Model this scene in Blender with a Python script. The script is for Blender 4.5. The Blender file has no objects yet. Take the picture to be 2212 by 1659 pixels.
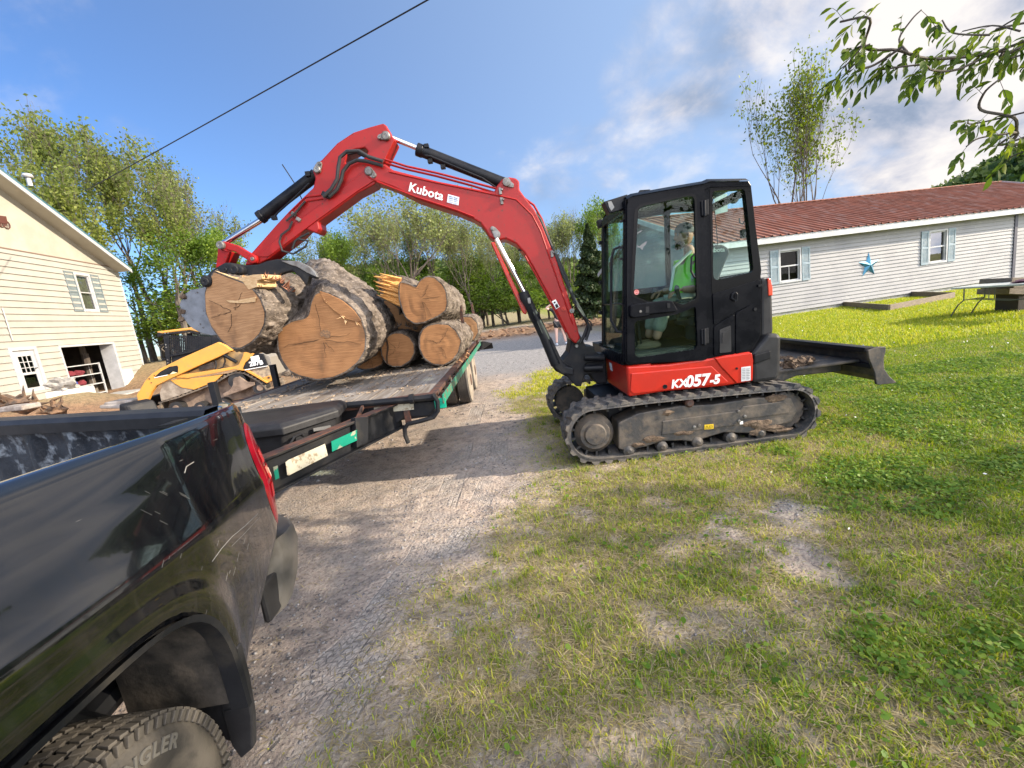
import bpy, bmesh, math, random
import numpy as np
from mathutils import Vector, Matrix, noise as mnoise
random.seed(7)
RNG=np.random.default_rng(11)
sc=bpy.context.scene
COL=sc.collection
# ---------------------------------------------------------------- camera, sky, sun, exposure
EYE=1.65; PITCH=math.radians(9.7); ROLL=math.radians(7.6); FPX=940.0
_p,_r=PITCH,ROLL
FW=Vector((0,math.cos(_p),-math.sin(_p))); U0=Vector((0,math.sin(_p),math.cos(_p))); R0=Vector((1,0,0))
CR_=math.cos(_r)*R0-math.sin(_r)*U0; CU_=math.sin(_r)*R0+math.cos(_r)*U0
EYEV=Vector((0,0,EYE))
cd=bpy.data.cameras.new('camera'); cam=bpy.data.objects.new('camera',cd); COL.objects.link(cam)
m=Matrix.Identity(4)
for i in range(3):
    m[i][0]=CR_[i]; m[i][1]=CU_[i]; m[i][2]=-FW[i]; m[i][3]=EYEV[i]
cam.matrix_world=m
cd.sensor_width=36; cd.lens=FPX/2212*36; cd.clip_start=0.05; cd.clip_end=3000
sc.camera=cam
SUN_AZ=math.radians(98); SUN_EL=math.radians(24)
SDIR=Vector((math.sin(SUN_AZ)*math.cos(SUN_EL),math.cos(SUN_AZ)*math.cos(SUN_EL),math.sin(SUN_EL)))
sl=bpy.data.lights.new('sun','SUN'); sl.energy=2.9; sl.angle=math.radians(0.8); sl.color=(1.0,0.86,0.68)
so=bpy.data.objects.new('sun',sl); COL.objects.link(so); so.rotation_euler=SDIR.to_track_quat('Z','Y').to_euler()
sc.view_settings.view_transform='Standard'; sc.view_settings.look='None'; sc.view_settings.gamma=1.0
sc.view_settings.exposure=1.66
w=bpy.data.worlds.new('World'); sc.world=w; w.use_nodes=True
nt=w.node_tree; nt.nodes.clear(); N=nt.nodes.new; K=nt.links.new
out=N('ShaderNodeOutputWorld')
sky=N('ShaderNodeTexSky'); sky.sky_type='NISHITA'; sky.sun_disc=False; sky.sun_elevation=SUN_EL; sky.sun_rotation=SUN_AZ
sky.altitude=200; sky.air_density=1.0; sky.dust_density=0.4; sky.ozone_density=3.5
bg=N('ShaderNodeBackground'); bg.inputs[1].default_value=0.066
tint=N('ShaderNodeMix'); tint.data_type='RGBA'; tint.blend_type='MULTIPLY'; tint.inputs[0].default_value=1; tint.inputs[7].default_value=(0.78,0.93,1.15,1); K(sky.outputs[0],tint.inputs[6]); K(tint.outputs[2],bg.inputs[0])
tc=N('ShaderNodeTexCoord'); sep=N('ShaderNodeSeparateXYZ'); K(tc.outputs['Generated'],sep.inputs[0])
def M(op,a,b=None,c=None,clamp=False):
    n=N('ShaderNodeMath'); n.operation=op; n.use_clamp=clamp
    for i,x in enumerate((a,b,c)):
        if x is None: continue
        if isinstance(x,(int,float)): n.inputs[i].default_value=x
        else: K(x,n.inputs[i])
    return n.outputs[0]
zz=M('ADD',M('MAXIMUM',sep.outputs[2],0.0),0.50)
cx=M('DIVIDE',sep.outputs[0],zz); cy=M('DIVIDE',sep.outputs[1],zz)
comb=N('ShaderNodeCombineXYZ'); K(cx,comb.inputs[0]); K(cy,comb.inputs[1])
def NZ(vec,scale,detail,rough,dist=0.0,off=(0,0,0)):
    mp=N('ShaderNodeMapping'); K(vec,mp.inputs[0]); mp.inputs['Location'].default_value=off
    n=N('ShaderNodeTexNoise'); K(mp.outputs[0],n.inputs['Vector']); n.inputs['Scale'].default_value=scale
    n.inputs['Detail'].default_value=detail; n.inputs['Roughness'].default_value=rough; n.inputs['Distortion'].default_value=dist
    return n.outputs['Fac']
n1=NZ(comb.outputs[0],2.2,7,0.56,0.15,(3.1,1.7,0)); n2=NZ(comb.outputs[0],5.0,7,0.58,0.25,(9,2,0)); n3=NZ(comb.outputs[0],2.0,4,0.5,0.2,(0.5,7.3,0))
# coverage grows towards +X (the right) and behind the camera, unseen, for fill
az=M('SUBTRACT',M('MULTIPLY',sep.outputs[0],0.95),M('MULTIPLY',sep.outputs[1],0.35))
mr=N('ShaderNodeMapRange'); K(az,mr.inputs[0]); mr.inputs[1].default_value=-0.25; mr.inputs[2].default_value=0.42; mr.inputs[3].default_value=-0.55; mr.inputs[4].default_value=0.70
dens=M('ADD',M('MULTIPLY',M('SUBTRACT',M('ADD',M('MULTIPLY',n1,0.75),M('MULTIPLY',n2,0.25)),0.42),3.4),mr.outputs[0],clamp=True)
cr=N('ShaderNodeValToRGB'); K(dens,cr.inputs[0]); cr.color_ramp.interpolation='EASE'
cr.color_ramp.elements[0].position=0.0; cr.color_ramp.elements[0].color=(0,0,0,1)
cr.color_ramp.elements[1].position=0.75; cr.color_ramp.elements[1].color=(1,1,1,1)
# cloud shade: grey-blue thick parts, bright thin parts
sh=N('ShaderNodeValToRGB'); K(M('ADD',M('MULTIPLY',n2,0.45),M('MULTIPLY',n3,0.6)),sh.inputs[0])
e=sh.color_ramp.elements; e[0].position=0.37; e[0].color=(0.15,0.23,0.36,1); e[1].position=0.59; e[1].color=(0.98,0.93,0.90,1)
x=e.new(0.455); x.color=(0.36,0.43,0.57,1); x=e.new(0.52); x.color=(0.68,0.68,0.75,1)
bg2=N('ShaderNodeBackground'); K(sh.outputs[0],bg2.inputs[0]); bh=N('ShaderNodeMapRange'); K(sep.outputs[1],bh.inputs[0]); bh.interpolation_type='SMOOTHSTEP'; bh.inputs[1].default_value=0.15; bh.inputs[2].default_value=-0.7; bh.inputs[3].default_value=0.34; bh.inputs[4].default_value=1.9; K(bh.outputs[0],bg2.inputs[1])  # clouds behind the camera brightened, an added fill for the shade
bg3=N('ShaderNodeBackground'); bg3.inputs[0].default_value=(0.15,0.205,0.295,1); bg3.inputs[1].default_value=1.0
vr=N('ShaderNodeMapRange'); K(az,vr.inputs[0]); vr.inputs[1].default_value=-0.85; vr.inputs[2].default_value=0.05; vr.inputs[3].default_value=0.0; vr.inputs[4].default_value=0.75
mxv=N('ShaderNodeMixShader'); K(vr.outputs[0],mxv.inputs[0]); K(bg.outputs[0],mxv.inputs[1]); K(bg3.outputs[0],mxv.inputs[2])
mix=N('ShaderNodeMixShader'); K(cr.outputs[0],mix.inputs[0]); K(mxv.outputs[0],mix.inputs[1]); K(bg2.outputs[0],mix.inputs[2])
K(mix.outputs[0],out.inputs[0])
try:
    sc.cycles.max_bounces=8; sc.cycles.transparent_max_bounces=24; sc.cycles.diffuse_bounces=3
except Exception: pass

# ---------------------------------------------------------------- measuring helpers: a pixel's ray met with a real surface
def ray(u,v): return CR_*(u-1106)-CU_*(v-829.5)+FW*FPX
class PL:
    """upright plane through p0 with inward normal n: the thing's visible face; things get their depth along n"""
    def __init__(s,p0,n): s.p0=Vector(p0); s.n=Vector(n).normalized()
    def P(s,q):
        d=ray(*q); return EYEV+d*((s.p0-EYEV).dot(s.n)/d.dot(s.n))
def PY(y): return PL((0,y,0),(0,1,0))
def PZ(q,z): d=ray(*q); return EYEV+d*((z-EYE)/d[2])
def CR(x0,y0,x1,W):
    s=(x1-x0)/W*.548611
    return lambda pts: [(x0*.548611+x*s, y0*.548611+y*s) for x,y in pts]
c1=CR(2100,650,3600,1991); c2=CR(700,400,2400,2169); c3=CR(0,600,1100,1659); c4=CR(0,1500,1300,1415); c5=CR(900,1200,2300,2212); c6=CR(2700,0,4032,1578)
d1=CR(3600,900,4032,1792); d2=CR(3000,1250,3600,2212); d3=CR(2080,1150,2500,1548); d4=CR(0,1100,600,1659); d5=CR(500,1200,1200,2212); d6=CR(1700,1000,2300,1422); d7=CR(2200,700,3000,1659)

# ---------------------------------------------------------------- object helpers
def thing(name,label,cat,loc=(0,0,0),group=None):
    o=bpy.data.objects.new(name,None); COL.objects.link(o); o.location=loc; o.empty_display_size=0.2
    o['label']=label; o['category']=cat
    if group: o['group']=group
    return o
def tag(o,label=None,cat=None,group=None,kind=None):
    if label: o['label']=label
    if cat: o['category']=cat
    if group: o['group']=group
    if kind: o['kind']=kind
    return o
def rootloc(o):
    while o is not None and o.parent is not None: o=o.parent
    return o.location.copy() if o is not None else Vector((0,0,0))
def copy_tree(o,parent=None):
    c=o.copy(); COL.objects.link(c); c.parent=parent
    for ch in [x for x in bpy.data.objects if x.parent==o]: copy_tree(ch,c)
    return c
def rounded(pts,r,seg=4):
    out=[]; n=len(pts)
    for i in range(n):
        p=Vector(pts[i]); a=Vector(pts[i-1])-p; b=Vector(pts[(i+1)%n])-p
        la,lb=a.length,b.length
        if la<1e-9 or lb<1e-9: continue
        rr=min(r,la*.45,lb*.45); A=p+a/la*rr; Bq=p+b/lb*rr
        for k in range(seg+1):
            t=k/seg; out.append((A*(1-t)**2+p*2*t*(1-t)+Bq*t*t))
    return out
def frame_of(d):
    d=Vector(d).normalized(); up=Vector((0,0,1)) if abs(d.z)<.95 else Vector((1,0,0))
    x=d.cross(up).normalized(); y=x.cross(d).normalized(); return x,y
class MB:
    def __init__(s): s.v=[]; s.f=[]; s.m=[]; s.cur=0
    def mat(s,i): s.cur=i; return s
    def face(s,*idx): s.f.append(idx); s.m.append(s.cur)
    def poly(s,pts):
        b=len(s.v); s.v+= [Vector(p) for p in pts]; s.face(*range(b,b+len(pts))); return s
    def prism(s,pts,off):
        """closed solid: polygon pts (3D) pushed by vector off"""
        off=Vector(off); b=len(s.v); n=len(pts); s.v+=[Vector(p) for p in pts]+[Vector(p)+off for p in pts]
        s.face(*range(b,b+n)); s.face(*range(b+2*n-1,b+n-1,-1))
        for i in range(n):
            j=(i+1)%n; s.face(b+j,b+i,b+n+i,b+n+j)
        return s
    def box(s,c,sz,rz=0.0,M3=None):
        c=Vector(c); b=len(s.v); R=M3 if M3 is not None else Matrix.Rotation(rz,3,'Z')
        for dx in (-.5,.5):
            for dy in (-.5,.5):
                for dz in (-.5,.5): s.v.append(c+R@Vector((dx*sz[0],dy*sz[1],dz*sz[2])))
        for q in ((0,1,3,2),(4,6,7,5),(0,4,5,1),(2,3,7,6),(0,2,6,4),(1,5,7,3)): s.face(*[b+i for i in q])
        return s
    def bar(s,a,b_,w,h):
        """rectangular bar from a to b, w sideways, h up"""
        a=Vector(a);b_=Vector(b_);d=(b_-a); L=d.length; x,y=frame_of(d); z=d.normalized()
        R=Matrix((z,x,y)).transposed(); return s.box((a+b_)/2,(L,w,h),M3=R)
    def tube(s,path,r,seg=10,caps=True,closed=False):
        pts=[Vector(p) for p in path]; n=len(pts); rr=r if isinstance(r,(list,tuple)) else [r]*n
        b=len(s.v); px=None
        for i in range(n):
            if closed: d=pts[(i+1)%n]-pts[i-1]
            else: d=pts[min(i+1,n-1)]-pts[max(i-1,0)]
            if d.length<1e-9: d=Vector((0,0,1))
            d.normalize()
            if px is None: px,_=frame_of(d)
            px=(px-d*px.dot(d)); 
            if px.length<1e-6: px,_=frame_of(d)
            px.normalize(); py=d.cross(px)
            for k in range(seg):
                a=2*math.pi*k/seg; s.v.append(pts[i]+(px*math.cos(a)+py*math.sin(a))*rr[i])
        m_=n if closed else n-1
        for i in range(m_):
            for k in range(seg):
                k2=(k+1)%seg; i2=(i+1)%n
                s.face(b+i*seg+k,b+i*seg+k2,b+i2*seg+k2,b+i2*seg+k)
        if caps and not closed:
            s.face(*[b+k for k in range(seg-1,-1,-1)]); s.face(*[b+(n-1)*seg+k for k in range(seg)])
        return s
    def cyl(s,a,b_,r,seg=20): return s.tube([a,b_],r,seg)
    def lathe(s,c,axis,prof,seg=32):
        """prof: list of (along axis, radius)"""
        c=Vector(c); ax=Vector(axis).normalized(); x,y=frame_of(ax); b=len(s.v); n=len(prof)
        for t,r in prof:
            for k in range(seg):
                a=2*math.pi*k/seg; s.v.append(c+ax*t+(x*math.cos(a)+y*math.sin(a))*r)
        for i in range(n-1):
            for k in range(seg):
                k2=(k+1)%seg; s.face(b+i*seg+k,b+i*seg+k2,b+(i+1)*seg+k2,b+(i+1)*seg+k)
        if prof[0][1]>1e-6: s.face(*[b+k for k in range(seg-1,-1,-1)])
        if prof[-1][1]>1e-6: s.face(*[b+(n-1)*seg+k for k in range(seg)])
        return s
    def grid(s,rows,closed=False):
        """rows of 3D points -> quads"""
        b=len(s.v); n=len(rows); m_=len(rows[0])
        for r in rows: s.v+=[Vector(p) for p in r]
        for i in range(n-1):
            for k in range(m_ if closed else m_-1):
                k2=(k+1)%m_; s.face(b+i*m_+k,b+i*m_+k2,b+(i+1)*m_+k2,b+(i+1)*m_+k)
        return s
    def blob(s,c,r,sub=2,nz=0.25,sc_=1.0,seed=0):
        bm=bmesh.new(); bmesh.ops.create_icosphere(bm,subdivisions=sub,radius=1)
        b=len(s.v); r=Vector(r) if not isinstance(r,(int,float)) else Vector((r,r,r))
        for v in bm.verts:
            k=1+nz*mnoise.noise(v.co*1.7*sc_+Vector((seed*3.1,seed,0)))
            s.v.append(Vector(c)+Vector((v.co.x*r.x,v.co.y*r.y,v.co.z*r.z))*k)
        for f in bm.faces: s.face(*[b+v.index for v in f.verts])
        bm.free(); return s
    def build(s,name,mats,parent=None,smooth=False,bevel=0,seg=2,label=None,angle=35):
        me=bpy.data.meshes.new(name); off=rootloc(parent) if parent else Vector((0,0,0))
        me.from_pydata([tuple(p-off) for p in s.v],[],s.f)
        if not isinstance(mats,(list,tuple)): mats=[mats]
        for m_ in mats: me.materials.append(m_)
        if len(mats)>1: me.polygons.foreach_set('material_index',s.m)
        me.validate(); 
        bm=bmesh.new(); bm.from_mesh(me); bmesh.ops.recalc_face_normals(bm,faces=bm.faces); bm.to_mesh(me); bm.free()
        if smooth:
            me.polygons.foreach_set('use_smooth',[True]*len(me.polygons))
            try: me.set_sharp_from_angle(angle=math.radians(angle))
            except Exception: pass
        o=bpy.data.objects.new(name,me); COL.objects.link(o)
        if parent: o.parent=parent
        if bevel:
            md=o.modifiers.new('b','BEVEL'); md.width=bevel; md.segments=seg; md.limit_method='ANGLE'; md.angle_limit=math.radians(32); md.harden_normals=False
        if label: o['label']=label
        return o
def holed(mb,outer,holes,off):
    """plate with openings: outer/holes are 3D loops in one plane, thickness vector off"""
    off=Vector(off); bm=bmesh.new(); loops=[]
    for lp in [outer]+holes:
        vs=[bm.verts.new(p) for p in lp]; loops.append(vs)
        for i in range(len(vs)): bm.edges.new((vs[i],vs[(i+1)%len(vs)]))
    nrm=off.normalized()
    bmesh.ops.triangle_fill(bm,use_beauty=True,use_dissolve=False,edges=bm.edges[:],normal=nrm)
    bm.verts.index_update(); b=len(mb.v); n=len(bm.verts)
    mb.v+=[v.co.copy() for v in bm.verts]+[v.co+off for v in bm.verts]
    for f in bm.faces:
        ids=[v.index for v in f.verts]; mb.face(*[b+i for i in ids]); mb.face(*[b+n+i for i in reversed(ids)])
    for vs in loops:
        for i in range(len(vs)):
            a,c=vs[i].index,vs[(i+1)%len(vs)].index; mb.face(b+a,b+c,b+n+c,b+n+a)
    bm.free(); return mb
def npmesh(name,V,F,mats,parent=None,smooth=False,rnd=None):
    me=bpy.data.meshes.new(name); V=np.asarray(V,dtype=np.float32); F=np.asarray(F,dtype=np.int32); k=F.shape[1]
    if parent: V=V-np.array(rootloc(parent),dtype=np.float32)
    me.vertices.add(len(V)); me.vertices.foreach_set('co',V.ravel()); me.loops.add(F.size); me.loops.foreach_set('vertex_index',F.ravel())
    me.polygons.add(len(F)); me.polygons.foreach_set('loop_start',np.arange(0,F.size,k,dtype=np.int32)); me.polygons.foreach_set('loop_total',np.full(len(F),k,dtype=np.int32))
    if smooth: me.polygons.foreach_set('use_smooth',np.ones(len(F),dtype=bool))
    if rnd is not None:
        a=me.attributes.new('rnd','FLOAT','POINT'); a.data.foreach_set('value',np.asarray(rnd,dtype=np.float32))
    me.update(calc_edges=True)
    for m_ in (mats if isinstance(mats,(list,tuple)) else [mats]): me.materials.append(m_)
    o=bpy.data.objects.new(name,me); COL.objects.link(o)
    if parent: o.parent=parent
    return o
def text_mesh(s,size,offset=0.0,extrude=0.0008,shear=0.0,spacing=1.0):
    c=bpy.data.curves.new('t','FONT'); c.body=s; c.size=size; c.offset=offset; c.extrude=extrude; c.shear=shear; c.space_character=spacing
    c.align_x='CENTER'; c.align_y='CENTER'; c.resolution_u=3
    o=bpy.data.objects.new('t',c); COL.objects.link(o); dg=bpy.context.evaluated_depsgraph_get(); dg.update()
    me=bpy.data.meshes.new_from_object(o.evaluated_get(dg)); vs=[v.co.copy() for v in me.vertices]; fs=[tuple(p.vertices) for p in me.polygons]
    bpy.data.objects.remove(o); bpy.data.meshes.remove(me); bpy.data.curves.remove(c); return vs,fs
def text_on(s,center,xdir,ydir,size,matl,parent,name='lettering',warp=None,**kw):
    vs,fs=text_mesh(s,size,**kw); x=Vector(xdir).normalized(); y=Vector(ydir).normalized(); n=x.cross(y); mb=MB()
    for v in vs:
        if warp: v=warp(v)
        mb.v.append(Vector(center)+x*v.x+y*v.y+n*v.z)
    for f in fs: mb.face(*f)
    return mb.build(name,matl,parent)

# ---------------------------------------------------------------- materials
def mat(name,col,rough=0.6,metal=0.0,col2=None,scale=4.0,lo=0.4,hi=0.6,detail=6,bump=0.0,bscale=30.0,bdist=0.01,stretch=(1,1,1),coat=0.0,spec=0.5,rough2=None,coords='Object',col3=None,scale3=1.0,lo3=.45,hi3=.7,emis=None,subs=0):
    m_=bpy.data.materials.new(name); m_.use_nodes=True; t=m_.node_tree; b=t.nodes['Principled BSDF']; L=t.links.new; A=t.nodes.new
    c4_=lambda c: (c[0],c[1],c[2],1)
    b.inputs['Base Color'].default_value=c4_(col); b.inputs['Roughness'].default_value=rough; b.inputs['Metallic'].default_value=metal
    b.inputs['Coat Weight'].default_value=coat; b.inputs['Coat Roughness'].default_value=0.06; b.inputs['Specular IOR Level'].default_value=spec
    tc=A('ShaderNodeTexCoord'); mp=A('ShaderNodeMapping'); L(tc.outputs[coords],mp.inputs[0]); mp.inputs['Scale'].default_value=stretch
    cur=None
    def nz(s,d=detail,r=.6):
        n=A('ShaderNodeTexNoise'); n.inputs['Scale'].default_value=s; n.inputs['Detail'].default_value=d; n.inputs['Roughness'].default_value=r; L(mp.outputs[0],n.inputs['Vector']); return n.outputs['Fac']
    def mr(x,a,b_,c=0.,d=1.):
        n=A('ShaderNodeMapRange'); n.clamp=True; L(x,n.inputs[0]); n.inputs[1].default_value=a; n.inputs[2].default_value=b_; n.inputs[3].default_value=c; n.inputs[4].default_value=d; return n.outputs[0]
    if col2 is not None:
        f=mr(nz(scale),lo,hi); mx=A('ShaderNodeMix'); mx.data_type='RGBA'; L(f,mx.inputs[0]); mx.inputs[6].default_value=c4_(col); mx.inputs[7].default_value=c4_(col2); cur=mx.outputs[2]
        if rough2 is not None: L(mr(nz(scale),lo,hi,rough,rough2),b.inputs['Roughness'])
    if col3 is not None:
        f=mr(nz(scale3),lo3,hi3); mx=A('ShaderNodeMix'); mx.data_type='RGBA'; L(f,mx.inputs[0]); mx.inputs[6].default_value=c4_(col)
        if cur: L(cur,mx.inputs[6])
        mx.inputs[7].default_value=c4_(col3); cur=mx.outputs[2]
    if cur: L(cur,b.inputs['Base Color'])
    if bump:
        bp=A('ShaderNodeBump'); bp.inputs['Strength'].default_value=bump; bp.inputs['Distance'].default_value=bdist; L(nz(bscale,4),bp.inputs['Height']); L(bp.outputs[0],b.inputs['Normal'])
    if emis: b.inputs['Emission Color'].default_value=c4_(emis[0]); b.inputs['Emission Strength'].default_value=emis[1]
    return m_
def leafmat(name,c_a,c_b,c_c,trans=0.35,rough=0.5):
    m_=bpy.data.materials.new(name); m_.use_nodes=True; t=m_.node_tree; L=t.links.new; A=t.nodes.new; t.nodes.clear()
    o=A('ShaderNodeOutputMaterial'); at=A('ShaderNodeAttribute'); at.attribute_name='rnd'; r=A('ShaderNodeValToRGB'); L(at.outputs['Fac'],r.inputs[0])
    e=r.color_ramp.elements; e[0].color=(*c_a,1); e[1].color=(*c_c,1); x=e.new(.5); x.color=(*c_b,1)
    p=A('ShaderNodeBsdfPrincipled'); L(r.outputs[0],p.inputs['Base Color']); p.inputs['Roughness'].default_value=rough; p.inputs['Specular IOR Level'].default_value=0.3
    tr=A('ShaderNodeBsdfTranslucent'); hs=A('ShaderNodeHueSaturation'); hs.inputs['Value'].default_value=1.5; hs.inputs['Saturation'].default_value=1.1; L(r.outputs[0],hs.inputs['Color']); L(hs.outputs[0],tr.inputs[0])
    mx=A('ShaderNodeMixShader'); mx.inputs[0].default_value=trans; L(p.outputs[0],mx.inputs[1]); L(tr.outputs[0],mx.inputs[2]); L(mx.outputs[0],o.inputs[0])
    return m_
def glassmat(name,tint,refl=1.0,rough=0.0):
    m_=bpy.data.materials.new(name); m_.use_nodes=True; t=m_.node_tree; L=t.links.new; A=t.nodes.new; t.nodes.clear()
    o=A('ShaderNodeOutputMaterial'); tr=A('ShaderNodeBsdfTransparent'); tr.inputs[0].default_value=(*tint,1); g=A('ShaderNodeBsdfGlossy'); g.inputs['Roughness'].default_value=rough
    f=A('ShaderNodeFresnel'); f.inputs['IOR'].default_value=1.5; mu=A('ShaderNodeMath'); mu.operation='MULTIPLY'; mu.inputs[1].default_value=refl; L(f.outputs[0],mu.inputs[0])
    mx=A('ShaderNodeMixShader'); L(mu.outputs[0],mx.inputs[0]); L(tr.outputs[0],mx.inputs[1]); L(g.outputs[0],mx.inputs[2]); L(mx.outputs[0],o.inputs[0]); return m_
RED=mat('red_paint',(0.33,0.009,0.008),0.42,col2=(0.28,0.012,0.009),scale=5,lo=.45,hi=.7,coat=.06,spec=.3,bump=.04,bscale=60,col3=(0.11,0.03,0.02),scale3=24,lo3=.60,hi3=.72)
REDB=mat('red_orange_paint',(0.52,0.020,0.008),0.32,col2=(0.44,0.02,0.010),scale=4,coat=.15,spec=.35,col3=(0.35,0.08,0.04),scale3=22,lo3=.68,hi3=.78)
BLK=mat('black_paint',(0.008,0.009,0.012),0.35,col2=(0.018,0.018,0.02),scale=6,spec=.2,rough2=.5)
BLKM=mat('black_matt_steel',(0.012,0.013,0.016),0.55,spec=.25,col2=(0.035,0.032,0.028),scale=7,lo=.5,hi=.75,bump=.15,bscale=40)
PLAS=mat('black_plastic',(0.018,0.018,0.02),0.5,spec=.3,col2=(0.028,0.028,0.03),scale=9,bump=.1,bscale=300,bdist=.002)
RUB=mat('track_rubber',(0.055,0.055,0.056),0.8,col2=(0.20,0.17,0.135),scale=7,lo=.42,hi=.68,bump=.4,bscale=50,bdist=.01,col3=(0.13,0.12,0.11),scale3=40,lo3=.5,hi3=.7)
RUBD=mat('dark_rubber',(0.02,0.02,0.021),0.55,bump=.1,bscale=80)
MUDST=mat('muddy_steel',(0.045,0.043,0.042),0.6,col2=(0.17,0.135,0.10),scale=5,lo=.46,hi=.72,bump=.3,bscale=35,col3=(0.11,0.085,0.06),scale3=17,lo3=.5,hi3=.75)
MUD=mat('dry_mud',(0.17,0.12,0.08),0.95,col2=(0.09,0.06,0.04),scale=12,bump=.8,bscale=40,bdist=.02)
CHR=mat('chrome',(0.75,0.76,0.78),0.12,1.0)
STEEL=mat('bare_steel',(0.24,0.235,0.225),0.5,.5,col2=(0.14,0.125,0.11),scale=12)
GSTEEL=mat('grey_bucket_steel',(0.22,0.235,0.26),0.5,.3,col2=(0.13,0.14,0.155),scale=8,lo=.4,hi=.7,bump=.08,bscale=30,col3=(0.07,0.055,0.045),scale3=14,lo3=.62,hi3=.68)
WHT=mat('white_decal',(0.82,0.82,0.80),0.5)
RUST=mat('rusty_steel',(0.13,0.055,0.035),0.75,.2,col2=(0.055,0.04,0.035),scale=14,bump=.3,bscale=60)
YEL=mat('yellow_paint',(0.66,0.30,0.045),0.45,col2=(0.55,0.27,0.05),scale=4,col3=(0.35,0.23,0.11),scale3=7,lo3=.58,hi3=.78)
GLZ=glassmat('tinted_cab_glass',(0.82,0.94,0.91),.28)
GLZW=glassmat('window_glass',(0.45,0.5,0.5),.22)
AMB=mat('red_lens',(0.24,0.004,0.014),0.15,coat=.5)
# ---------------------------------------------------------------- ground
def sst(a,b,x):
    t=np.clip((x-a)/(b-a),0,1); return t*t*(3-2*t)
def NP(X,Y,s,o=0.0,oct=3):
    f=np.frompyfunc(lambda a,b: mnoise.fractal(Vector((a*s+o,b*s-o,o*.37)),0.9,2.1,oct),2,1)
    return f(X,Y).astype(np.float64)
XB_Y=[-5,1.4,1.92,2.64,3.36,4.2,5.2,7.3,9.0,11.3,13,30]; XB_X=[-1.35,-1.02,-0.78,-0.52,-0.30,0.15,0.20,-0.35,-0.2,0.5,1.5,4]
def fields(X,Y):
    n1=NP(X,Y,0.9,3.3); n2=NP(X,Y,3.4,8.1); n3=NP(X,Y,0.22,1.7)
    xb=np.interp(Y,XB_Y,XB_X)
    d=X-xb
    cov=sst(-0.15,0.6,d+n1*0.5+n2*0.36)*0.97
    cov=np.maximum(cov,sst(1.0,2.6,d+n1*.5))
    cov*=1-0.68*sst(0.0,0.4,n2+n1*.35)*(1-sst(0.9,3.6,d))
    # bare gravel patches in the lawn
    for (px,py,r) in BARE: 
        q=np.hypot((X-px),(Y-py)*1.1)+n2*0.38+n1*.1; cov*=1-0.78*(1-sst(r*.3,r,q))
    # lane of grey gravel crossing behind the machine, mud and far meadow
    lane=sst(10.3,12.2,Y+0.55*X*0.3+n1*.8)*(1-sst(21,26,Y+0.25*X+n1*2))*(1-sst(4.2,5.6,X-0.05*Y+n1*.6))
    cov*=1-lane
    left=(1-sst(-4.5,-2.6,X))*(1-sst(45,60,Y)); 
    soil=sst(24,28,Y+n1*2+.15*X)*(1-sst(36,42,Y+n1*3))*(1-sst(6.5,9.5,X+n1))
    soil=np.maximum(soil,left*sst(7,9,Y)); 
    cov*=1-soil*0.97
    cov=np.where((X<-4),cov+sst(0.1,0.5,n1)*0.35*(Y>16),cov)
    far=sst(40,44,Y+n1*3); cov=np.maximum(cov,far)
    b1=np.exp(-(((X+16.3)/1.9)**2+((Y-15.6)/1.5)**2)**1.6); 
    b2=sst(23.6,26.0,Y)*(1-sst(-17.5,-12,X))
    cov=np.maximum(cov,np.where(X<-12,(b1>.85)*0.7+b2*0.6,0))
    z=0.84*b1+1.2*b2*1.0+n3*0.05*sst(14,30,np.hypot(X,Y))
    near=1-sst(9,14,np.hypot(X,Y))
    z=z+near*(n2*0.012*(1-cov)+n1*0.012-0.004)
    z=z+np.where(Y>26,soil*0.25*n1,0)+left*sst(9,12,Y)*n1*0.10*(Y<24)*(X<-5)
    # sunken wheel ruts on the drive
    dry=np.clip(1.25-sst(0.5,4.2,d+n1*1.3)+0.75*n2,0,1)
    dry=np.clip(dry+.8*sst(5.2,6.5,Y)*(1-sst(10.5,12.5,Y))*(1-sst(1.6,3.2,X)),0,1)
    dry=np.clip(dry+0.5*sst(3.0,3.8,Y)*(1-sst(4.3,5.5,Y))*(1-sst(1.5,3.5,X)),0,1)
    return z,np.clip(cov,0,1),lane,soil,dry
BARE=[]
for q,r in (((1700,1130),.36),((1640,1180),.24),((1755,1205),.30),((1590,1110),.2),((1520,1165),.16)):
    P=PZ(q,0); BARE.append((P.x,P.y,r))
def axis_pts(a,b,step,lim0,lim1):
    mid=list(np.arange(a,b+1e-6,step)); lo=[];s=step;x=a
    while x>lim0: s*=1.16; x-=s; lo.append(x)
    hi=[];s=step;x=b
    while x<lim1: s*=1.16; x+=s; hi.append(x)
    return np.array(lo[::-1]+mid+hi)
gx=axis_pts(-3.2,6.5,0.05,-700,700); gy=axis_pts(0.6,9.5,0.05,-300,900)
GX,GY=np.meshgrid(gx,gy); gzv,gcov,glane,gsoil,gdry=fields(GX,GY)
def gz(x,y):
    return float(fields(np.array([float(x)]),np.array([float(y)]))[0][0])
TR=[[(-1.62,1.0),(-1.32,1.55),(-1.02,2.1),(-0.80,2.9),(-0.74,4.0),(-0.72,5.5),(-0.66,8.0)],[(-1.02,1.0),(-0.98,1.6),(-0.80,2.3),(-0.5,3.2),(-0.28,4.6),(-0.2,7.0)],[(-2.6,3.2),(-1.4,3.9),(-0.5,4.9),(0.1,6.3),(0.5,9)]]
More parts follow.
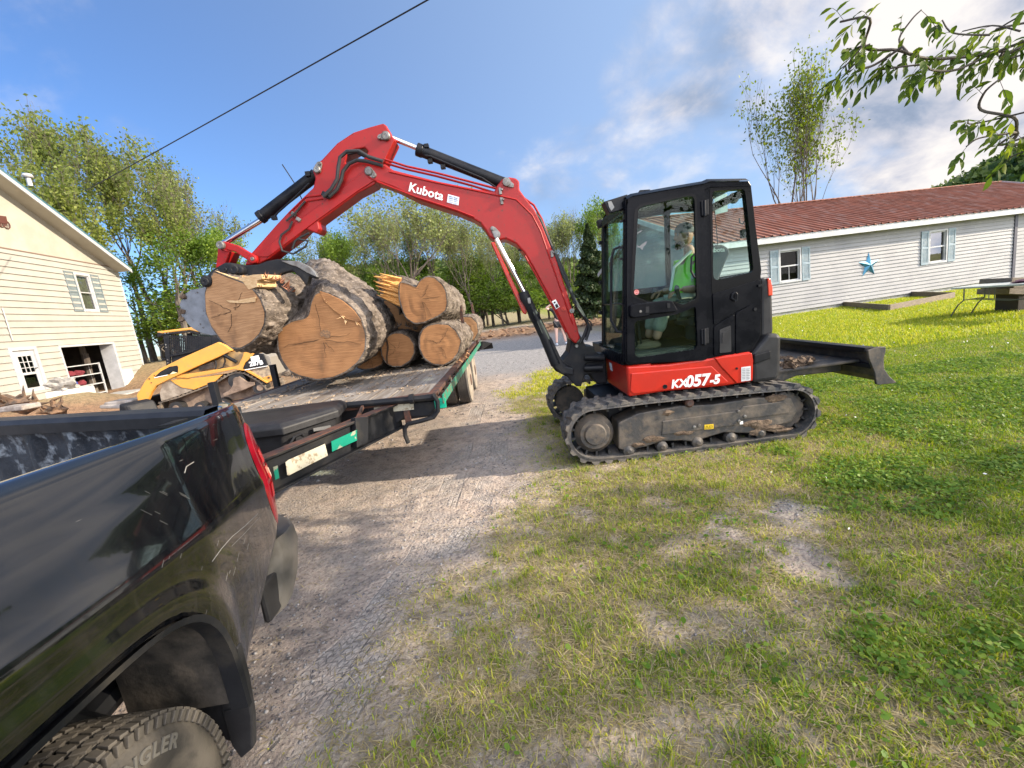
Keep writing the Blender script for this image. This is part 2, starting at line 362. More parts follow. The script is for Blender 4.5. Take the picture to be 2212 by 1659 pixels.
def trackcoords(X,Y,path,w):
    best=np.full(X.shape,9.0); tv=np.zeros(X.shape); acc=0
    for (a,b) in zip(path[:-1],path[1:]):
        dx,dy=b[0]-a[0],b[1]-a[1]; L=math.hypot(dx,dy); t=np.clip(((X-a[0])*dx+(Y-a[1])*dy)/L/L,0,1)
        qx=X-(a[0]+t*dx); qy=Y-(a[1]+t*dy); dist=np.hypot(qx,qy); sgn=np.sign(dx*qy-dy*qx); u=dist*sgn/w
        m_=np.abs(u)<np.abs(best); best=np.where(m_,u,best); tv=np.where(m_,acc+t*L,tv); acc+=L
    return best,tv
ny,nx=GX.shape
V=np.stack([GX.ravel(),GY.ravel(),gzv.ravel()],1)
ii=np.arange(ny*nx).reshape(ny,nx); F=np.stack([ii[:-1,:-1].ravel(),ii[:-1,1:].ravel(),ii[1:,1:].ravel(),ii[1:,:-1].ravel()],1)
gm=bpy.data.materials.new('ground_soil_and_turf'); gm.use_nodes=True; t=gm.node_tree; A=t.nodes.new; L=t.links.new; pb=t.nodes['Principled BSDF']
def att(n): a=A('ShaderNodeAttribute'); a.attribute_name=n; return a.outputs['Fac']
def mth(op,a,b=None,clamp=False):
    n=A('ShaderNodeMath'); n.operation=op; n.use_clamp=clamp
    for i,x in enumerate((a,b)):
        if x is None: continue
        if isinstance(x,(int,float)): n.inputs[i].default_value=x
        else: L(x,n.inputs[i])
    return n.outputs[0]
tcg=A('ShaderNodeTexCoord')
def gn(s,d=8,r=.62,di=0):
    n=A('ShaderNodeTexNoise'); n.inputs['Scale'].default_value=s; n.inputs['Detail'].default_value=d; n.inputs['Roughness'].default_value=r; n.inputs['Distortion'].default_value=di; L(tcg.outputs['Object'],n.inputs['Vector']); return n.outputs['Fac']
def mixc(f,a,b):
    mx=A('ShaderNodeMix'); mx.data_type='RGBA'; mx.clamp_factor=True
    if isinstance(f,(int,float)): mx.inputs[0].default_value=f
    else: L(f,mx.inputs[0])
    for i,c in ((6,a),(7,b)):
        if isinstance(c,tuple): mx.inputs[i].default_value=(*c,1)
        else: L(c,mx.inputs[i])
    return mx.outputs[2]
def rng(x,a,b,c=0.,d=1.):
    n=A('ShaderNodeMapRange'); n.clamp=True; L(x,n.inputs[0]); n.inputs[1].default_value=a; n.inputs[2].default_value=b; n.inputs[3].default_value=c; n.inputs[4].default_value=d; return n.outputs[0]
nb=gn(1.1,6); nm=gn(7,8); nf=gn(38,6,.7); nff=gn(120,3,.7)
dirt=mixc(rng(nb,.4,.62),(0.45,0.375,0.315),(0.52,0.41,0.335)); dirt=mixc(rng(nm,.45,.68),dirt,(0.22,0.185,0.165)); dirt=mixc(rng(nf,.52,.75),dirt,(0.44,0.40,0.36)); dirt=mixc(rng(nf,.48,.3),dirt,(0.13,0.11,0.10))
grey=mixc(rng(nm,.4,.6),(0.20,0.19,0.185),(0.31,0.295,0.28)); grey=mixc(rng(nf,.5,.7),grey,(0.46,0.46,0.47)); grey=mixc(rng(nf,.46,.34),grey,(0.12,0.12,0.125))
vor=A('ShaderNodeTexVoronoi'); vor.inputs['Scale'].default_value=42; L(tcg.outputs['Object'],vor.inputs['Vector'])
patchg=rng(gn(0.8,5),.47,.60)
dirt=mixc(mth('MULTIPLY',patchg,.4),dirt,grey)
soilc=mixc(rng(nm,.42,.62),(0.27,0.16,0.095),(0.16,0.10,0.065)); soilc=mixc(rng(nf,.55,.7),soilc,(0.45,0.30,0.18))
strawc=mixc(rng(nm,.4,.6),(0.33,0.27,0.14),(0.22,0.19,0.10)); strawc=mixc(rng(nf,.5,.68),strawc,(0.46,0.38,0.24))
grassc=mixc(rng(nb,.38,.62),(0.17,0.22,0.022),(0.30,0.31,0.035)); grassc=mixc(rng(nm,.45,.7),grassc,(0.055,0.10,0.015)); grassc=mixc(rng(nf,.5,.7),grassc,(0.26,0.29,0.05))
cover=att('cover'); dryA=att('dry')
turf=mixc(dryA,grassc,strawc)
c=mixc(att('lane'),dirt,grey); c=mixc(att('soil'),c,soilc)
c=mixc(mth('MULTIPLY',mth('ADD',cover,mth('MULTIPLY',mth('SUBTRACT',nf,.5),1.2),clamp=True),1.0),c,turf)
# pressed tyre tread prints in the dust
hs=[]; msks=[]
for i in range(3):
    u=att('tu%d'%i); v=att('tv%d'%i); au=mth('ABSOLUTE',u)
    msk=mth('MULTIPLY',rng(au,1.0,.93),rng(gn(1.3,3),.46,.60)); zig=mth('ADD',mth('MULTIPLY',v,1/0.048 if i<2 else 1/.12),mth('MULTIPLY',mth('PINGPONG',au,.35),2.2 if i<2 else 3.0))
    g1=rng(mth('ABSOLUTE',mth('SUBTRACT',mth('FRACT',zig),.5)),.06,.16); g2=rng(mth('ABSOLUTE',mth('SUBTRACT',mth('PINGPONG',au,.35),.18)),.015,.04)
    h=mth('MULTIPLY',g1,g2); hs.append(mth('MULTIPLY',mth('SUBTRACT',h,1.0),msk)); msks.append(msk)
mk=mth('MAXIMUM',mth('MAXIMUM',msks[0],msks[1]),mth('MULTIPLY',msks[2],.6)); hh=mth('ADD',mth('ADD',hs[0],hs[1]),hs[2])
nog=mth('SUBTRACT',1.0,mth('MULTIPLY',cover,1.3),clamp=True); mk=mth('MULTIPLY',mk,nog); hh=mth('MULTIPLY',hh,.6)
c=mixc(mth('MULTIPLY',mk,.55),c,(0.40,0.38,0.355)); c=mixc(mth('MULTIPLY',mth('MULTIPLY',hh,-.6),nog),c,(0.15,0.135,0.12))
L(c,pb.inputs['Base Color']); pb.inputs['Roughness'].default_value=0.95; pb.inputs['Specular IOR Level'].default_value=0.15
hmix=mth('ADD',mth('MULTIPLY',mth('MULTIPLY',nf,.5),mth('SUBTRACT',1.0,mth('MULTIPLY',mk,.85))),mth('ADD',mth('MULTIPLY',nm,.8),mth('MULTIPLY',mth('MULTIPLY',hh,.45),nog)))
hmix=mth('ADD',hmix,mth('MULTIPLY',vor.outputs['Distance'],.22))
bp=A('ShaderNodeBump'); bp.inputs['Strength'].default_value=0.9; bp.inputs['Distance'].default_value=0.035; L(hmix,bp.inputs['Height']); L(bp.outputs[0],pb.inputs['Normal'])
ground=npmesh('ground',V,F,gm,smooth=True); ground['kind']='structure'
def setatt(o,n,a): x=o.data.attributes.new(n,'FLOAT','POINT'); x.data.foreach_set('value',np.asarray(a,dtype=np.float32).ravel())
setatt(ground,'cover',gcov); setatt(ground,'lane',glane); setatt(ground,'soil',gsoil); setatt(ground,'dry',gdry)
for i,pth in enumerate(TR):
    u,v=trackcoords(GX,GY,pth,(0.125,0.115,0.17)[i]); setatt(ground,'tu%d'%i,u); setatt(ground,'tv%d'%i,v)

# ---------------------------------------------------------------- hills with far woods
FORM=leafmat('forest_leaf',(0.035,0.065,0.016),(0.075,0.12,0.027),(0.16,0.20,0.05),.3)
hm=mat('hill_floor',(0.04,0.07,0.02),.95,col2=(0.07,0.10,0.03),scale=.05)
def leaf_quads(C,size,rng_,aspect=1.6,flat=0.0):
    """random leaf-sized diamonds at centres C"""
    n=len(C); a=rng_.normal(size=(n,3)); a/=np.linalg.norm(a,axis=1)[:,None]; b=rng_.normal(size=(n,3))
    if flat: a[:,2]*=1-flat; b[:,2]*=1-flat
    b-=a*(np.sum(a*b,1)/np.maximum(np.sum(a*a,1),1e-9))[:,None]; b/=np.linalg.norm(b,axis=1)[:,None]+1e-9
    s=(size*(0.6+0.8*rng_.random(n)))[:,None] if np.ndim(size)==0 else (size*(0.6+0.8*rng_.random(n)))[:,None]
    V=np.stack([C-a*s*aspect*.5,C+b*s*.5,C+a*s*aspect*.5,C-b*s*.5],1).reshape(-1,3); F=np.arange(4*n).reshape(n,4); return V,F
def hill(name_h,az0,az1,dist,prof,depth=120,nc=500,nl=70,ls=2.2,label=''):
    """ridge between azimuths az0..az1 (deg); prof(t)->height"""
    rows=[];nA=50;nD=14
    for i in range(nA+1):
        t_=i/nA; a=math.radians(az0+(az1-az0)*t_); row=[]
        for j in range(nD+1):
            q=j/nD; r=dist+depth*(q-0.5); h=prof(t_)*math.sin(math.pi*min(1,q*1.0))**.8
            row.append((math.sin(a)*r,math.cos(a)*r,h-1.5 if 0<j<nD else -3))
        rows.append(row)
    mb=MB(); mb.grid(rows); o=mb.build('hills',hm,smooth=True); o['kind']='structure'
    Cs=[];R_=[]
    rr=np.random.default_rng(int(az0*10)&1023)
    for k in range(nc):
        t_=rr.random(); q=rr.random()**.8*.62; a=math.radians(az0+(az1-az0)*t_); r=dist+depth*(q-.5); h=prof(t_)*math.sin(math.pi*q)**.8
        if prof(t_)<1: continue
        hh=rr.uniform(.75,1.35); c=np.array([math.sin(a)*r,math.cos(a)*r,h+2.5*hh]); P=rr.normal(size=(nl,3)); P/=np.linalg.norm(P,axis=1)[:,None]; P*= (0.75+.3*rr.random((nl,1)))
        Cs.append(c+P*np.array([4.4,4.4,5.0])*hh); R_.append(np.clip(rr.uniform(.1,.9)+rr.normal(size=nl)*.12+P[:,2]*.1,0,1))
    C=np.concatenate(Cs); V,F=leaf_quads(C,ls,rr); o=npmesh('forest',V,F,FORM,rnd=np.repeat(np.concatenate(R_),4)); o['kind']='stuff'; o['label']=label; o['category']='forest'
hill('hill_a',36,64,230,lambda t:max(0,37*min(1,(max(t-.12,0)/.75))**.7),nc=1100,nl=150,ls=1.35,label='dark green wooded hill rising at the far right behind the house')
hill('hill_b',-34,24,300,lambda t:30*math.sin(math.pi*min(1,max(0,t)))**.6+6*math.sin(t*7),nc=1000,nl=60,ls=2.8,label='low green wooded ridge on the horizon behind the tree line')

# ---------------------------------------------------------------- siding helper and houses
VINYL=mat('white_vinyl_siding',(0.29,0.288,0.29),.6,spec=.25,col2=(0.235,0.235,0.242),scale=1.2,lo=.45,hi=.75,col3=(0.42,0.41,0.39),scale3=5,lo3=.6,hi3=.8,bump=.05,bscale=20)
WSID=mat('cream_wide_siding',(0.35,0.338,0.30),.6,spec=.2,col2=(0.305,0.293,0.26),scale=1.5,lo=.4,hi=.7,bump=.06,bscale=15,col3=(0.55,0.50,0.42),scale3=3,lo3=.62,hi3=.85)
PANEL=mat('cream_gable_panel',(0.39,0.37,0.31),.6,spec=.2,col2=(0.34,0.32,0.265),scale=.9,col3=(0.55,0.48,0.38),scale3=2.5,lo3=.64,hi3=.85)
TRIM=mat('white_trim',(0.45,0.455,0.46),.5,col2=(0.37,0.375,0.38),scale=3)
SHUTD=mat('grey_wood_shutter',(0.12,0.155,0.165),.65,col2=(0.16,0.19,0.20),scale=6)
SHUT=mat('blue_grey_shutter',(0.20,0.27,0.31),.55,col2=(0.27,0.33,0.36),scale=6)
ROOFR=mat('red_metal_roof',(0.30,0.115,0.072),.65,.0,col2=(0.20,0.078,0.05),scale=1.2,col3=(0.33,0.22,0.18),scale3=2.2,lo3=.50,hi3=.75,stretch=(5,.5,.5),spec=.2)
ROOFG=mat('teal_metal_roof',(0.05,0.13,0.16),.45,.2,col2=(0.08,0.16,0.19),scale=3)
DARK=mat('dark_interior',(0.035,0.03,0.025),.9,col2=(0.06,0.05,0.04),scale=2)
CURT=mat('curtain_cloth',(0.45,0.40,0.30),.9,col2=(0.30,0.26,0.18),scale=10,stretch=(6,6,.4))
CONC=mat('foundation_concrete',(0.42,0.41,0.38),.9,col2=(0.30,0.29,0.27),scale=5,bump=.3,bscale=20)
WBLOCK=mat('white_painted_block',(0.78,0.77,0.73),.8,col2=(0.60,0.58,0.52),scale=4,bump=.3,bscale=15)
TIMB=mat('weathered_timber',(0.24,0.19,0.14),.85,col2=(0.15,0.12,0.09),scale=8,stretch=(1,1,8),bump=.4,bscale=30)
def siding(mb,o,d,nout,s0,s1,z0,z1,expo,openings=(),off=.022,tslope=None):
    """lapped boards on the wall through o along d; tslope(z)->(smin,smax) trims a gable"""
    o=Vector(o); d=Vector(d).normalized(); nout=Vector(nout).normalized(); z=z0
    def P(s,z,q): return Vector((o.x,o.y,0))+d*s+Vector((0,0,z))+nout*q
    while z<z1-1e-4:
        zt=min(z+expo,z1); cuts=sorted({z,zt}|{q for (a,b,c,e) in openings for q in (c,e) if z<q<zt})
        for za,zb in zip(cuts[:-1],cuts[1:]):
            segs=[(s0,s1)]; zm=(za+zb)/2
            if tslope: 
                lo,hi=tslope(zm); segs=[(max(s0,lo),min(s1,hi))]
            for (a,b,c,e) in openings:
                if c<zm<e:
                    ns=[]
                    for (p,q) in segs:
                        if b<=p or a>=q: ns.append((p,q))
                        else:
                            if a>p: ns.append((p,a))
                            if b<q: ns.append((b,q))
                    segs=ns
            qa=off*(1-(za-z)/expo)+.004; qb=off*(1-(zb-z)/expo)+.004
            for p,q in segs:
                if q-p<.01: continue
                mb.poly([P(p,za,qa),P(q,za,qa),P(q,zb,qb),P(p,zb,qb)])
                if za==z: mb.poly([P(p,za,0),P(q,za,0),P(q,za,qa),P(p,za,qa)])
        z=zt
def window(parent,o,d,nout,s0,s1,z0,z1,fr=.07,grid=(1,0),shut=0,curt=False,name='window',louv=True,deep=.12):
    d=Vector(d).normalized(); nout=Vector(nout).normalized(); o=Vector((o[0],o[1],0)); R=Matrix((d,nout,Vector((0,0,1)))).transposed()
    def bx(mb,sa,sb,za,zb,qa,qb): mb.box(o+d*(sa+sb)/2+nout*(qa+qb)/2+Vector((0,0,(za+zb)/2)),(sb-sa,qb-qa,zb-za),M3=R)
    f=MB(); bx(f,s0-fr,s0,z0-fr,z1+fr,-.02,.05); bx(f,s1,s1+fr,z0-fr,z1+fr,-.02,.05); bx(f,s0,s1,z1,z1+fr,-.02,.05); bx(f,s0,s1,z0-fr,z0,-.02,.06)
    zm=(z0+z1)/2; bx(f,s0,s1,zm-.025,zm+.025,-.05,.0)
    for q in (s0,s1-.035): bx(f,q,q+.035,z0,z1,-.06,-.004)
    bx(f,s0+.035,s1-.035,z0,z0+.04,-.06,-.004); bx(f,s0+.035,s1-.035,z1-.04,z1,-.06,-.004)
    for k in range(1,grid[0]): 
        x=s0+(s1-s0)*k/grid[0]; bx(f,x-.009,x+.009,z0+.04,zm-.025,-.045,-.02)
    fo=f.build(name,TRIM,parent,bevel=.004)
    g=MB(); g.poly([o+d*s0+nout*-.05+Vector((0,0,z0)),o+d*s1+nout*-.05+Vector((0,0,z0)),o+d*s1+nout*-.05+Vector((0,0,z1)),o+d*s0+nout*-.05+Vector((0,0,z1))]); g.build('pane',GLZW,fo)
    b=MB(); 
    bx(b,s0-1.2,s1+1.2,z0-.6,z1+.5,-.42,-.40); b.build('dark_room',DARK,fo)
    if curt:
        c=MB(); rows=[]
        for zz_ in (z0,z1):
            rows.append([o+d*(s0+(s1-s0)*i/40)+nout*(-.16+.03*math.sin(i*1.3))+Vector((0,0,zz_)) for i in range(41)])
        c.grid(rows); c.build('curtain',CURT,fo)
    if shut:
        for sa,sb in ((s0-fr-shut-.02,s0-fr-.02),(s1+fr+.02,s1+fr+shut+.02)):
            m_=MB(); st=.05
            bx(m_,sa,sa+st,z0-fr,z1+fr,.03,.06); bx(m_,sb-st,sb,z0-fr,z1+fr,.03,.06)
            for q in (z0-fr,zm-.04,z1+fr-.08): bx(m_,sa+st,sb-st,q,q+.08,.03,.06)
            if louv:
                z_=z0-fr+.09
                while z_<z1+fr-.1:
                    if abs(z_-zm)>.06: bx(m_,sa+st,sb-st,z_,z_+.018,.035,.052)
                    z_+=.035
            bx(m_,sa+st,sb-st,z0-fr+.02,z1+fr-.02,.028,.036)
            m_.build('shutter',SHUT if louv else SHUTD,parent,bevel=.003)
    return fo
# --- right house: long low white house with a rusty red ribbed roof
A0=PZ((1673,686),0); B0=PZ((2178,609),0); A0.z=B0.z=0
dr=(B0-A0).normalized(); nr=Vector((dr.y,-dr.x,0)); 
RH=PL(A0,-nr)
def rs(q): P=RH.P(q); return (P-A0).dot(dr),P.z
rh=thing('house','long low white sided house with rusty red metal roof and a blue star','house',tuple(A0))
sL=-2.45; sR=rs((2182,600))[0]; zE=2.86
w1=[rs(q) for q in c6([(437,1175),(524,1175),(437,1316),(524,1316)])]; w2=[rs(q) for q in c6([(1137,1085),(1208,1078),(1135,1225),(1205,1215)])]
W1=(w1[0][0],w1[1][0]+.03,w1[2][1],w1[0][1]); W2=(w2[0][0],w2[1][0]+.05,w2[2][1],w2[0][1])
mb=MB(); siding(mb,A0,dr,nr,sL,sR,0.16,zE,.142,[W1,W2],off=.03); mb.build('wall',VINYL,rh)
mb=MB(); siding(mb,A0,dr,nr,sR+.16,sR+6.5,0.12,zE,.15,[]); mb.build('wall',VINYL,rh,label='siding right of the corner post')
mb=MB(); R3=Matrix((dr,nr,Vector((0,0,1)))).transposed()
def rbx(mb,sa,sb,qa,qb,za,zb): mb.box(A0+dr*(sa+sb)/2+nr*(qa+qb)/2+Vector((0,0,(za+zb)/2)),(sb-sa,qb-qa,zb-za),M3=R3)
rbx(mb,sR+.0,sR+.16,-.1,.06,0.05,zE); mb.build('corner_post',mat('dark_downspout',(0.05,0.05,0.07),.5),rh,bevel=.01)
mb=MB(); rbx(mb,sL,sR+6.5,-.3,-.03,-.3,.16); mb.build('foundation',CONC,rh)
mb=MB(); rbx(mb,sL,sR+6.5,-9.9,-9.7,0,zE); rbx(mb,sL,sL+.2,-9.7,-.03,0,zE); rbx(mb,sR+6.3,sR+6.5,-9.7,-.03,0,zE); rbx(mb,sL,sR+6.5,-9.7,-.7,zE-.1,zE); mb.build('back_walls',VINYL,rh)
window(rh,A0,dr,nr,*W1,shut=.36,grid=(2,0)); window(rh,A0,dr,nr,*W2,shut=.36)
mb=MB(); rbx(mb,sL-.3,sR+6.9,.36,.40,zE-.10,zE+.12); mb.build('fascia',TRIM,rh)
mb=MB(); rbx(mb,sL-.3,sR+6.9,.0,.36,zE-.06,zE-.03); mb.build('soffit',mat('white_soffit',(0.6,0.6,0.6),.7),rh)  # one even pale grey for the soffit
# roof: ribbed sheets
ridz=4.95; rq=-4.9; mb=MB()
def RP(s,q,z): return A0+dr*s+nr*q+Vector((0,0,z))
def roof_strip(mb,s0,s1,q0,z0,q1,z1,step=.34):
    s=s0; prof=[]
    while s<s1: 
        for ds,h in ((0,0),(.03,.05),(.07,.05),(.10,0)): prof.append((s+ds,h))
        s+=step
    prof.append((s1,0))
    mb.grid([[RP(s,q0,z0+h) for s,h in prof],[RP(s,q1,z1+h) for s,h in prof]])
roof_strip(mb,sL-.35,sR+6.95,.44,zE+.13,rq,ridz); roof_strip(mb,sL-.35,sR+6.95,-10.3,zE+.1,rq,ridz)
rbx(mb,sL-.35,sR+6.95,rq-.14,rq+.14,ridz+.01,ridz+.05)
mb.build('roof',ROOFR,rh)
for s_ in (sL,sR+6.45): mb=MB(); mb.prism([RP(s_,-.05,zE-.05),RP(s_,rq,ridz-.08),RP(s_,-9.9,zE-.05)],dr*.05); mb.build('gable_end',VINYL,rh)
hl=ridz-zE
mb=MB(); siding(mb,RP(sL,0,0),-nr,-dr,0.0,9.85,.16,ridz-.1,.15,tslope=lambda z:(0,9.85) if z<zE else ((z-zE)/hl*4.9,9.8-(z-zE)/hl*4.9)); mb.build('wall',VINYL,rh)
for q0 in (.44,-10.24):
    mb=MB(); mb.bar(RP(sL-.37,q0,zE+.06),RP(sL-.37,rq,ridz-.06),.03,.20); mb.build('rake_board',TRIM,rh)
mb=MB(); mb.bar(RP(sR+6.97,.44,zE+.1),RP(sR+6.97,rq,ridz),.05,.16); mb.build('rake_board',TRIM,rh)
# barn star on the wall
st=RH.P(c6([(850,1237)])[0]); star=thing('wall_star','blue five pointed tin barn star hung on the white siding','star',tuple(st))
mb=MB(); R_=.50; cen=st+nr*.12; pts=[]
for k in range(10):
    a=math.pi/2+k*math.pi/5; r=R_ if k%2==0 else R_*.40; pts.append(st+dr*(math.cos(a)*r)+Vector((0,0,math.sin(a)*r))+nr*.03)
for k in range(10): mb.poly([cen,pts[k],pts[(k+1)%10]])
mb.poly(pts); mb.build('star_body',mat('blue_tin',(0.06,0.22,0.34),.4,.5,col2=(0.03,0.12,0.2),scale=6),star)
# --- left house: tall cream gable with garage opening
dl=Vector((-.186,.983,0)).normalized(); nl=Vector((.983,.186,0)).normalized(); H0=Vector((-20.3,18.5,0)); LH=PL(H0,-nl)
def ls(q): P=LH.P(q); return (P-H0).dot(dl),P.z
lh=thing('house','tall cream sided house with open garage bay and sagging gable eave','house',tuple(H0))
sc_=ls((282,690))[0]
z_top=ls((246,578))[1]; 
dA,dB=ls(d4([(75,745)])[0]),ls(d4([(365,725)])[0]); dBot=ls(d4([(240,1245)])[0])[1]
gA,gB=ls(d4([(650,750)])[0])[0],ls(d4([(1215,705)])[0])[0]; gT=ls(d4([(900,725)])[0])[1]; gBt=.05
wA=ls(c3([(440,720)])[0]); wB=ls(c3([(520,730)])[0]); wC=ls(c3([(560,935)])[0]); 
wop=(wA[0],ls(c3([(525,800)])[0])[0]+.15,wC[1],wA[1]-.05)
dop=(dA[0]+.1,dB[0]-.1,dBot,dA[1]-.15); gop=(gA,gB,gBt,gT)
slA=ls(c3([(0,190)])[0]); slB=ls(c3([(690,690)])[0]); slope=(slB[1]-slA[1])/(slB[0]-slA[0])
mb=MB(); siding(mb,H0,dl,nl,-9,sc_,-.1,z_top,.285,[dop,gop,wop],off=.05); mb.build('wall',WSID,lh)
mb=MB(); 
def LP(s,q,z): return H0+dl*s+nl*q+Vector((0,0,z))
s0g=-9; zt=slB[1]+slope*(s0g-slB[0])
mb.prism([LP(sc_,.012,z_top),LP(s0g,.012,z_top),LP(s0g,.012,zt),LP(slB[0],.012,slB[1])],-nl*.1); mb.build('gable_panel',PANEL,lh)
mb=MB(); mb.box(LP((-9+sc_)/2,.03,z_top),(sc_+9,.03,.05),M3=Matrix((dl,nl,Vector((0,0,1)))).transposed()); mb.build('band_trim',mat('brown_flashing',(0.18,0.12,0.09),.7),lh)
# roof slab following the gable slope
LH2=PL(H0+nl*.75,-nl)
def ls2(q): P=LH2.P(q); return (P-H0).dot(dl),P.z
eA=ls2(c3([(780,695)])[0]); eB=ls2(c3([(0,105)])[0]); sl2=(eB[1]-eA[1])/(eB[0]-eA[0]); zz0=eA[1]+sl2*(s0g-eA[0])
mb=MB(); mb.prism([LP(eA[0],.75,eA[1]),LP(s0g,.75,zz0),LP(s0g,.75,zz0+.14),LP(eA[0],.75,eA[1]+.14)],-nl*10); mb.build('roof',ROOFG,lh)
mb=MB(); mb.prism([LP(eA[0]-.02,.78,eA[1]-.20),LP(s0g,.78,zz0-.20),LP(s0g,.78,zz0-.005),LP(eA[0]-.02,.78,eA[1]-.005)],-nl*.05); mb.build('rake_board',TRIM,lh)
mb=MB(); mb.prism([LP(eA[0]-.1,.72,eA[1]-.1),LP(s0g,.72,zz0-.1),LP(s0g,.72,zz0-.07),LP(eA[0]-.1,.72,eA[1]-.07)],-nl*.72); mb.build('soffit',PANEL,lh)
R3l=Matrix((dl,nl,Vector((0,0,1)))).transposed()
def lbx(mb,sa,sb,qa,qb,za,zb): mb.box(LP((sa+sb)/2,(qa+qb)/2,(za+zb)/2),(abs(sb-sa),abs(qb-qa),abs(zb-za)),M3=R3l)
mb=MB(); lbx(mb,sc_-.12,sc_,-9.5,-.01,-.1,slB[1]-.05); lbx(mb,-9,sc_-.13,-9.7,-9.5,0,z_top); mb.build('side_wall',WSID,lh)
mb=MB(); lbx(mb,sc_-.10,sc_+.02,-.03,.045,1.0,z_top); mb.build('corner_board',TRIM,lh)
window(lh,H0,dl,nl,*wop,fr=.12,shut=.62,curt=True,louv=False)
# door
mb=MB(); fr=.14
lbx(mb,dop[0]-fr,dop[0],-.03,.06,dop[2],dop[3]+fr); lbx(mb,dop[1],dop[1]+fr,-.03,.06,dop[2],dop[3]+fr); lbx(mb,dop[0],dop[1],-.03,.06,dop[3],dop[3]+fr); mb.build('door_frame',TRIM,lh)
a,b,c_,e_=dop; mb=MB()
gA0=ls(d4([(170,805)])[0]); gx0,gx1=a+(b-a)*.24,a+(b-a)*.84; gz0,gz1=c_+(e_-c_)*.10,e_-(e_-c_)*.14
lbx(mb,a+.01,gx0,-.05,-.01,c_,e_-.01); lbx(mb,gx1,b-.01,-.05,-.01,c_,e_-.01); lbx(mb,gx0,gx1,-.05,-.01,c_,gz0); lbx(mb,gx0,gx1,-.05,-.01,gz1,e_-.01)
zm=gz0+(gz1-gz0)*.45; lbx(mb,gx0,gx1,-.05,-.012,zm-.05,zm+.05)
for k in (1,2): x=gx0+(gx1-gx0)*k/3; lbx(mb,x-.015,x+.015,-.04,-.015,zm+.05,gz1)
for k in (1,2): z_=zm+(gz1-zm)*k/3; lbx(mb,gx0,gx1,-.038,-.017,z_-.015,z_+.015)
dr_=mb.build('door',TRIM,lh); mb=MB(); lbx(mb,gx0,gx1,-.035,-.03,gz0,gz1); mb.build('pane',GLZW,dr_)
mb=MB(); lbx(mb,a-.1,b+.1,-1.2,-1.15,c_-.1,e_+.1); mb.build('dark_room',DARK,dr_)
mb=MB(); mb.tube([LP(b-.12,.0,c_+.98),LP(b-.12,.06,c_+.98),LP(b-.24,.06,c_+.98)],.018); mb.build('handle',BLKM,dr_)
# garage bay: jambs, floor, shelf, car inside
mb=MB(); lbx(mb,gA-.1,gA,-.02,.05,0,gT+.1); lbx(mb,gB,gB+.16,-.6,.05,0,gT+.1); lbx(mb,gA,gB,-.02,.05,gT,gT+.1); mb.build('garage_frame',TRIM,lh)
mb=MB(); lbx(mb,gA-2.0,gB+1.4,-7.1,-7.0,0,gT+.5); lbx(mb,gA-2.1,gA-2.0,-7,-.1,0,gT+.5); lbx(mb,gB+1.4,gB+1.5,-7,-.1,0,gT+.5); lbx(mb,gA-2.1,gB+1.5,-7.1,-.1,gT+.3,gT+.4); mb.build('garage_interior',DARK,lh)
mb=MB(); lbx(mb,gB+.16,gB+.9,-.02,.10,-.1,1.15); mb.build('foundation',WBLOCK,lh)
mb=MB(); P=ls(d4([(1060,1300)])[0]); lbx(mb,gA-.3,gB+1.0,.0,1.9,-.1,.06); mb.build('concrete_apron',CONC,lh)
# vent on roof, wagon ornament, security light
P=LH.P(c3([(58,165)])[0])+nl*.7
mb=MB(); mb.lathe(P,(0,0,1),[(-.3,.09),(.05,.09),(.06,.17),(.12,.2),(.2,.16),(.24,.05)],16); mb.build('roof_vent',TRIM,lh,smooth=True)
wg=thing('wagon_ornament','small brown metal wagon silhouette hung on the cream gable','ornament',tuple(LH.P(c3([(20,405)])[0])))
LW=PL(H0+nl*.05,-nl)
mb=MB(); mb.prism([LW.P(q) for q in c3([(-22,373),(34,380),(44,425),(-20,415)])],nl*.02); mb.build('wagon_body',mat('brown_tin',(0.09,0.03,0.02),.6),wg)
mb=MB()
for q in ((5,418),(38,428),(-18,415)):
    c0=LW.P(c3([q])[0]); mb.tube([c0+dl*.17*math.cos(k*math.pi/8)+Vector((0,0,.17*math.sin(k*math.pi/8))) for k in range(16)],.018,6,closed=True)
    for k in range(4): mb.tube([c0+dl*.17*math.cos(k*math.pi/4)+Vector((0,0,.17*math.sin(k*math.pi/4))),c0-dl*.17*math.cos(k*math.pi/4)-Vector((0,0,.17*math.sin(k*math.pi/4)))],.008,5)
mb.build('wheel',mat('brown_tin_b',(0.09,0.03,0.02),.6),wg)
